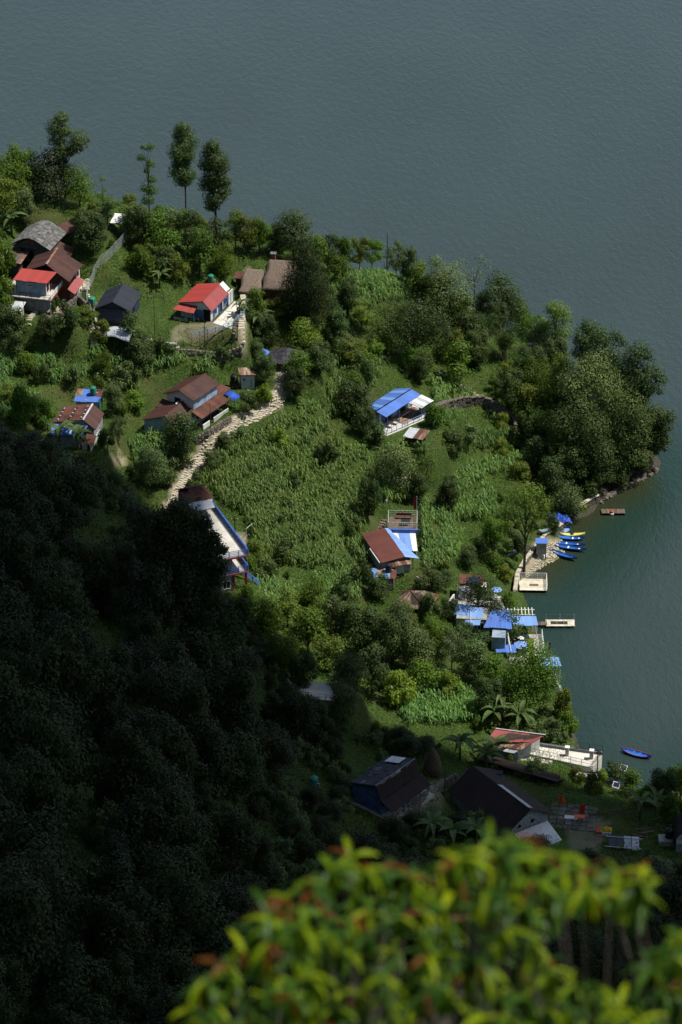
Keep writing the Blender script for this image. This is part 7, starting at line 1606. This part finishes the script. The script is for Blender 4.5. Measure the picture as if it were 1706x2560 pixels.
# what is drawn by hand: foot x, foot y, top y, crown width
HAND = [(1255, 1340, 1300, 45, 'bushy0'), (1205, 1390, 1345, 45, 'dim0'), (1262, 1450, 1415, 40, 'bushy1'), (1235, 1420, 1385, 40, 'bushy0'), (1170, 1420, 1370, 50, 'dense0'), (1270, 1520, 1480, 36, 'bushy2'), (20, 1020, 960, 60, 'round1'), (85, 1050, 990, 60, 'dense0'), (110, 960, 905, 45, 'dim0'), (70, 930, 880, 50, 'bushy0'), (250, 1000, 940, 40, 'bushy1'), (180, 960, 915, 40, 'dim1'), (1090, 1060, 1010, 50, 'bushy0'), (1590, 1120, 960, 90, 'dense0'), (1560, 1080, 930, 100, 'dense1'), (1625, 1150, 1040, 70, 'dense0'), (1520, 1020, 900, 80, 'dense0'), (1390, 960, 850, 70, 'dense0'), (1240, 830, 760, 60, 'dense0'), (1200, 800, 730, 60, 'round2'), (1100, 770, 700, 60, 'dense0'), (1150, 810, 740, 70, 'dense1'), (1060, 760, 690, 50, 'dense0'), (735, 1815, 1735, 60, 'dense0'), (800, 1840, 1762, 50, 'dense1'), (860, 1800, 1710, 70, 'dense2'), (770, 1800, 1745, 40, 'round2'), (1460, 1215, 1130, 90, 'bamboo1'), (1550, 1195, 1110, 90, 'dense0'), (1380, 1235, 1150, 80, 'dense0'), (1480, 1240, 1185, 70, 'dim0'), (1530, 1215, 1165, 70, 'dim0'), (1610, 1178, 1125, 60, 'dim0'), (1340, 1180, 1100, 70, 'dense0'), (1300, 1120, 1040, 60, 'dim0'), (1250, 1000, 950, 40, 'dim0'), (1330, 960, 870, 80, 'dense0'), (1450, 1080, 980, 90, 'bamboo0'), (1380, 1080, 980, 80, 'dense1'), (40, 500, 372, 90, 'dense1'), (85, 490, 385, 70, 'round2'), (15, 560, 440, 80, 'round1'), (60, 560, 470, 60, 'dense2'), (215, 600, 525, 60, 'dense0'), (235, 640, 540, 90, 'dense0'), (200, 570, 520, 50, 'round1'),
 (270, 560, 500, 50, 'round2'), (320, 585, 520, 60, 'round0'), (350, 620, 520, 75, 'dense0'), (400, 640, 530, 85, 'round0'), (430, 600, 520, 70, 'dense2'), (470, 640, 535, 80, 'round2'), (500, 690, 580, 75, 'round0'), (545, 650, 555, 70, 'round2'),
 (590, 620, 535, 60, 'loose0'), (620, 640, 540, 60, 'round1'), (650, 640, 545, 55, 'round3'), (690, 640, 560, 60, 'dense2'), (560, 690, 610, 60, 'dense1'), (410, 690, 620, 60, 'round2'), (350, 690, 620, 65, 'bushy0'), (440, 700, 640, 60, 'bushy1'),
 (790, 680, 590, 60, 'round0'), (820, 680, 592, 60, 'round2'), (855, 670, 588, 55, 'dense1'), (845, 720, 640, 60, 'round3'), (900, 680, 595, 45, 'loose0'), (930, 690, 605, 60, 'loose2'), (990, 700, 610, 55, 'loose1'), (1020, 720, 620, 55, 'round2'), (905, 650, 597, 22, 'round3'),
 (1050, 740, 655, 60, 'round0'), (870, 790, 700, 65, 'dense0'), (840, 860, 775, 70, 'dense0'), (905, 830, 760, 60, 'loose0'), (640, 800, 725, 60, 'round0'), (690, 800, 740, 50, 'round1'), (665, 870, 790, 70, 'dense0'), (760, 880, 800, 75, 'round0'), (770, 860, 810, 50, 'bushy2'),
 (640, 850, 775, 60, 'loose1'), (740, 960, 880, 70, 'round0'), (800, 940, 860, 70, 'dense0'), (880, 920, 850, 80, 'round1'), (930, 900, 855, 60, 'bushy2'), (735, 1000, 920, 60, 'dense0'), (900, 960, 890, 60, 'dim0'), (1050, 960, 890, 50, 'dense0'), (1030, 930, 870, 45, 'round3'), (880, 1060, 960, 90, 'dense0'), (915, 1090, 1020, 60, 'dense0'), (940, 1110, 1060, 50, 'dim1'),
 (1165, 880, 780, 80, 'round2'), (1190, 920, 830, 70, 'dense0'), (1130, 900, 820, 65, 'round1'), (1150, 960, 860, 80, 'round0'), (1215, 860, 770, 60, 'bamboo1'), (1260, 900, 800, 90, 'bamboo0'), (1310, 860, 770, 60, 'dense1'), (1345, 900, 800, 65, 'dense2'), (1300, 960, 860, 90, 'bamboo1'), (1340, 1000, 900, 80, 'dense1'), (1280, 1040, 930, 70, 'dense0'), (1320, 1060, 960, 80, 'round1'),
 (1265, 970, 905, 36, 'loose0'), (1230, 975, 935, 24, 'round3'), (1360, 1120, 1000, 90, 'bamboo0'), (1400, 1170, 1050, 90, 'bamboo1'), (1430, 1080, 960, 90, 'dense0'), (1520, 1180, 1060, 110, 'bamboo0'), (1500, 1120, 1000, 100, 'bamboo1'), (1470, 1000, 880, 80, 'dense1'), (1540, 1060, 940, 90, 'round2'), (1350, 860, 790, 40, 'loose2'), (1290, 820, 750, 50, 'round1'),
 (1500, 1225, 1110, 90, 'dense0'), (1420, 1220, 1120, 90, 'dense0'), (1590, 1185, 1100, 70, 'dense0'), (120, 860, 790, 60, 'dense0'), (30, 850, 770, 80, 'dense0'), (160, 830, 760, 60, 'dim0'), (40, 900, 830, 60, 'round2'), (15, 780, 700, 60, 'bushy2'), (10, 700, 600, 60, 'bushy0'), (140, 780, 740, 30, 'dim0'), (255, 850, 800, 50, 'bushy1'), (210, 800, 770, 60, 'bushy1'), (330, 960, 900, 60, 'dim0'), (350, 920, 840, 80, 'dense0'), (410, 900, 840, 70, 'dim0'), (260, 940, 880, 50, 'dense1'),
 (300, 980, 920, 60, 'dim1'), (285, 1040, 960, 50, 'dense2'), (120, 1080, 1000, 50, 'round0'), (60, 1060, 960, 70, 'bushy0'), (335, 1020, 980, 50, 'bushy2'), (270, 1130, 1070, 45, 'dim0'), (300, 1100, 1040, 50, 'loose1'), (380, 1220, 1120, 80, 'dense2'), (415, 1200, 1130, 60, 'dim1'), (640, 900, 850, 50, 'dense0'), (660, 960, 890, 60, 'dense0'), (560, 900, 865, 40, 'dim0'), (620, 1040, 985, 50, 'dim0'), (660, 1010, 960, 40, 'bushy2'),
 (560, 1125, 1085, 45, 'dense0'), (600, 1095, 1066, 40, 'dim1'), (530, 1180, 1130, 50, 'dense0'), (480, 1260, 1180, 60, 'dim0'), (500, 1290, 1215, 50, 'bushy2'), (820, 1170, 1100, 60, 'dim0'), (700, 1120, 1070, 50, 'bushy2'), (740, 1220, 1180, 40, 'dim0'), (880, 1340, 1290, 50, 'dim0'), (920, 1300, 1200, 60, 'dense0'), (880, 1000, 930, 60, 'round0'), (860, 900, 840, 60, 'loose1'),
 (700, 1400, 1350, 60, 'dim0'), (660, 1450, 1400, 60, 'dim0'), (640, 1400, 1350, 50, 'bushy1'), (900, 1470, 1400, 60, 'dim0'), (950, 1500, 1440, 60, 'dense0'), (1000, 1580, 1500, 70, 'dense2'), (1080, 1560, 1480, 60, 'dim0'), (1120, 1560, 1500, 50, 'dense0'), (1070, 1480, 1430, 70, 'dim0'), (1110, 1470, 1430, 50, 'dense0'), (1040, 1250, 1180, 60, 'dense0'), (1130, 1150, 1080, 60, 'dim0'),
 (1120, 1280, 1200, 60, 'dense0'), (1230, 1360, 1290, 60, 'dense1'), (1280, 1390, 1330, 50, 'dim0'), (1380, 1330, 1280, 30, 'dim1'), (600, 1600, 1500, 80, 'dense0'), (660, 1620, 1500, 90, 'round0'), (700, 1680, 1580, 90, 'dense1'), (770, 1640, 1530, 100, 'round0'), (840, 1600, 1500, 90, 'dense0'), (820, 1680, 1590, 90, 'round1'), (760, 1730, 1640, 80, 'dense0'), (900, 1640, 1520, 100, 'dense0'),
 (870, 1740, 1640, 90, 'dense2'), (930, 1740, 1630, 90, 'round2'), (980, 1660, 1540, 100, 'dense0'), (1040, 1680, 1570, 90, 'dense2'), (1000, 1760, 1680, 80, 'bushy2'), (1090, 1640, 1540, 80, 'dense1'), (1130, 1680, 1580, 80, 'loose1'), (1180, 1700, 1600, 80, 'dense2'), (1200, 1640, 1580, 60, 'round2'), (1160, 1620, 1560, 60, 'dense0'), (1240, 1720, 1640, 70, 'round0'), (1220, 1790, 1700, 80, 'dense0'),
 (1410, 1800, 1720, 50, 'bushy1'), (1420, 1840, 1780, 50, 'bushy2'), (1380, 1850, 1800, 50, 'dim1'), (1340, 1850, 1810, 50, 'dim1'), (1060, 1720, 1650, 80, 'bushy0'), (1120, 1740, 1680, 70, 'bushy2'), (720, 1570, 1480, 80, 'round1'), (560, 1560, 1490, 70, 'bushy1'), (620, 1520, 1470, 50, 'bushy0'), (780, 1540, 1450, 80, 'dense1'), (850, 1520, 1440, 70, 'dim0'),
 (1540, 1960, 1910, 60, 'round2'), (1580, 1990, 1930, 60, 'round0'), (1500, 1960, 1925, 40, 'bushy2'), (1660, 2020, 1930, 80, 'dense0'), (1700, 2010, 1915, 80, 'round3'), (1620, 2010, 1960, 60, 'bushy2'), (1690, 2050, 1990, 70, 'bushy0'), (1340, 1935, 1905, 50, 'dim1'), (1440, 1950, 1920, 40, 'bushy1'), (1480, 1985, 1930, 50, 'bushy1')]
for bx0, by0, top, wp, key in HAND:
    g = gnd(bx0, by0); D = g[1] * cp - (g[2] - CAMZ) * sp; H = max(1.2, top_z(g, top) - g[2]); auto(key, g, wp * 1.3 * K * D, H * 1.06)
# scattered growth filling the rest
rs2 = random.Random(33); nfill = 0
FPX = [p for _, p in FIELDS]; PROT = bld + [(340, 790, 600, 900)]
for _ in range(9000):
    if nfill >= 110: break
    x, y = rs2.uniform(-72, 56), rs2.uniform(356, 492); z = float(hgt(x, y))
    if z < 1.3: continue
    px, py = map(float, proj((x, y, z)))
    if px < -20 or py > fb(px) - 10 or px > 1480: continue
    if any(inpoly([px], [py], l)[0] for l in FPX) and rs2.random() < .985: continue
    if any(inpoly([px], [py], l)[0] for l in LAWN + DIRT): continue
    H = rs2.uniform(1.0, 3.4) ; W = H * rs2.uniform(.9, 1.5)
    top = float(proj((x, y, z + H))[1])
    if overlaps(px - 18, top, px + 18, py, PROT) or min(float(dist_path(px, py, PATH)), float(dist_path(px, top, PATH))) < 40: continue
    if not free(x, y, W * .22): continue
    auto(rs2.choice(['bushy0', 'bushy1', 'bushy2', 'dim0', 'dim1', 'bushy0', 'bushy1']), (x, y, z), W, H); nfill += 1
finish_labels()
for i, (px, py, s, lb) in enumerate(((30, 590, 1.3, 'banana plant with long arching leaves at the far left edge above the slate roof'), (412, 690, 1.2, 'wide leaved palm like plant left of the red roofed farmhouse tank'), (400, 720, 1.0, 'smaller palm like plant nearest the lawn behind the navy house'),
    (645, 830, 1.2, 'tall tufted plant below the thatched house'), (1255, 1790, 1.4, 'large banana plant left of the big round glossy tree, upper one'), (1300, 1830, 1.35, 'large banana plant right behind the red lake house roof'), (1235, 1815, 1.2, 'banana plant whose leaves touch the red lake house roof ridge'),
    (150, 1120, 1.3, 'banana plant in front of the rusty and blue roof, half in shade'), (195, 1125, 1.2, 'second banana plant in front of the rusty and blue roof'), (1235, 1905, 1.3, 'shaded banana plant overlapping the left end of the red lake house roof'), (1215, 1925, 1.2, 'shaded banana plant left of the red lake house porch roof'),
    (1150, 1900, 1.3, 'shaded banana plant behind the small stone hut'), (1080, 2110, 1.4, 'shaded banana plant below the yard stone wall'), (1130, 2130, 1.4, 'shaded banana plant left of the mango leaves, lower one'), (1190, 2120, 1.3, 'shaded banana plant left of the large dark gable'), (1600, 2050, 1.3, 'shaded banana plant behind the split bamboo fence'),
    (1640, 2040, 1.2, 'shaded banana plant near the right edge tank'), (325, 560, 1.0, 'banana plant on the skyline right of the white awning hut'), (600, 790, .9, 'spiky tufted plant beside the narrow stepped lane'))):
    banana(px, py, lb, s, 9 + i % 3, i)


# ================================================================== the mango tree right in front of the camera
OUT = [(430, 2660), (480, 2500), (530, 2415), (600, 2395), (650, 2290), (740, 2215), (820, 2150), (900, 2138), (990, 2180), (1060, 2175), (1130, 2130), (1200, 2100), (1260, 2080), (1320, 2100), (1400, 2145), (1500, 2165), (1590, 2172), (1615, 2210), (1590, 2240), (1530, 2225),
       (1440, 2215), (1350, 2240), (1320, 2300), (1360, 2390), (1460, 2470), (1580, 2520), (1610, 2430), (1680, 2340), (1780, 2310), (1800, 2640)]
HOLE = [[(1040, 2500), (1110, 2470), (1160, 2540), (1120, 2600), (1020, 2600)], [(1380, 2440), (1430, 2430), (1450, 2480), (1400, 2500)]]
rm = random.Random(4); rng = np.random.default_rng(4)
def mango_leaf(seed):
    r_ = random.Random(seed); L, W = 1.0, .2; vs = []; fs = []; n = 5; dr = r_.uniform(.5, .9)
    for s in range(n + 1):
        u = s / n; w_ = W * math.sin(math.pi * (.06 + .9 * u)) ** .8 / 2; x = L * (u - .2 * dr * u * u); z = -dr * .62 * u * u; vs += [(x, -w_, z + w_ * .35), (x, 0, z), (x, w_, z + w_ * .35)]
    for s in range(n): b = 3 * s; fs += [(b, b + 1, b + 4, b + 3), (b + 1, b + 2, b + 5, b + 4)]
    return vs, fs
LV = [mango_leaf(i) for i in range(3)]
ML = {k: [MB().add(v, f).mesh('leaf', k) for v, f in LV] for k in ('mango', 'mangored', 'mangodark', 'mangopale')}
base_xy = (0.9, 17.5); gz = float(hgt(*base_xy))
mt = thing('mango_tree', 'blurred mango tree top with green and reddish drooping leaves right before the camera', 'tree', (base_xy[0], base_xy[1], gz))
def wpos(px, py, d): r_ = ray(px, py); return r_ * d + np.array((0, 0, CAMZ))
br = MB(); stuff = {'mango': [[], []], 'mangored': [[], []], 'mangodark': [[], []]}
spots = []
for _ in range(6000):
    if len(spots) >= 165: break
    px, py = rm.uniform(430, 1790), rm.uniform(2050, 2700)
    if not inpoly([px], [py - 0], OUT + [])[0] and not (py >= 2640 and 430 < px < 1800): continue
    if any(inpoly([px], [py], h)[0] for h in HOLE): continue
    if any(math.hypot(px - a, (py - b)) < 47 for a, b, _ in spots): continue
    spots.append((px, py, rm.uniform(15.0, 19.0)))
front = len(spots)
# shoots hugging the outline so that its edge reads as leaf tufts
for a, b in zip(OUT[1:-2], OUT[2:-1]):
    n = max(1, int(math.hypot(b[0] - a[0], b[1] - a[1]) / 52))
    for i in range(n): t = (i + .5) / n; spots.append((a[0] + (b[0] - a[0]) * t, a[1] + (b[1] - a[1]) * t + 14, rm.uniform(15.5, 17.5)))
rear = []
for _ in range(3000):
    if len(rear) >= 75: break
    px, py = rm.uniform(480, 1790), rm.uniform(2170, 2700)
    if inpoly([px], [py - 70], OUT)[0] and all(math.hypot(px - a, py - b) > 62 for a, b, _ in rear): rear.append((px, py, rm.uniform(20, 22)))
nfront = len(spots); spots += rear
org = np.array((base_xy[0], base_xy[1], gz)); nleaf = 0
hub = [np.array(wpos(x, 2950, 17.5)) - org for x in (650, 900, 1200, 1500, 1750)]
for h in hub: br.tube((0, 0, max(0.5, h[2] - 2.0)), tuple(h), .05, .03, 6)
br.tube((0, 0, -1), (0, 0, max(0.6, hub[2][2] - 2.6)), .22, .12, 8)
tips = []
for k, (px, py, d) in enumerate(spots):
    P0 = wpos(px, py, d) - org; h = min(hub, key=lambda q: np.linalg.norm(q - P0)); mid = (h + P0) / 2 + np.array((0, 0, -.15)); br.tube(tuple(h), tuple(mid), .007, .006, 4); br.tube(tuple(mid), tuple(P0), .006, .004, 4)
    young = rm.random(); nl = rm.randint(13, 17); gold = rm.uniform(0, 6.28)
    topness = py < np.interp(px, [p[0] for p in OUT[1:17]], [p[1] for p in OUT[1:17]]) + 60
    for i in range(nl):
        a = gold + i * 2.4; el = rm.uniform(-1.4, -.45) if i > 3 else rm.uniform(-.2, .75)
        L = rm.uniform(.13, .2); q = rm.random()
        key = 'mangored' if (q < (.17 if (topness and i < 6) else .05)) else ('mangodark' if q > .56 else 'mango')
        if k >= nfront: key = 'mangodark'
        elif q > .992: key = 'mangopale'
        cz, sz_ = math.cos(a), math.sin(a)
        if nleaf < 300 and (k * 7 + i * 3) % 6 == 0:
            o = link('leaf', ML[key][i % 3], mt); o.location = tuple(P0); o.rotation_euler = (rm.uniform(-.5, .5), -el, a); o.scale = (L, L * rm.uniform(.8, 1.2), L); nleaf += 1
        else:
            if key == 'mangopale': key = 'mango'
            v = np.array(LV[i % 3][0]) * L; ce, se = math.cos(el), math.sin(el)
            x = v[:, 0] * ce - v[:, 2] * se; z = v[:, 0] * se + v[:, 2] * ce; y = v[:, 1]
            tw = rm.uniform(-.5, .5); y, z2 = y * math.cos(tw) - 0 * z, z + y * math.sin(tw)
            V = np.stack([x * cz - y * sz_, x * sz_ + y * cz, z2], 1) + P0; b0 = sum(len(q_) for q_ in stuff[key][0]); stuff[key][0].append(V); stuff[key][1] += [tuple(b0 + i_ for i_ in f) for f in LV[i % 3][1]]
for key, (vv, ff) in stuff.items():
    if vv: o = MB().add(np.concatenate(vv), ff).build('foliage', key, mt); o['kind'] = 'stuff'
br.build('branch', 'bark', mt)
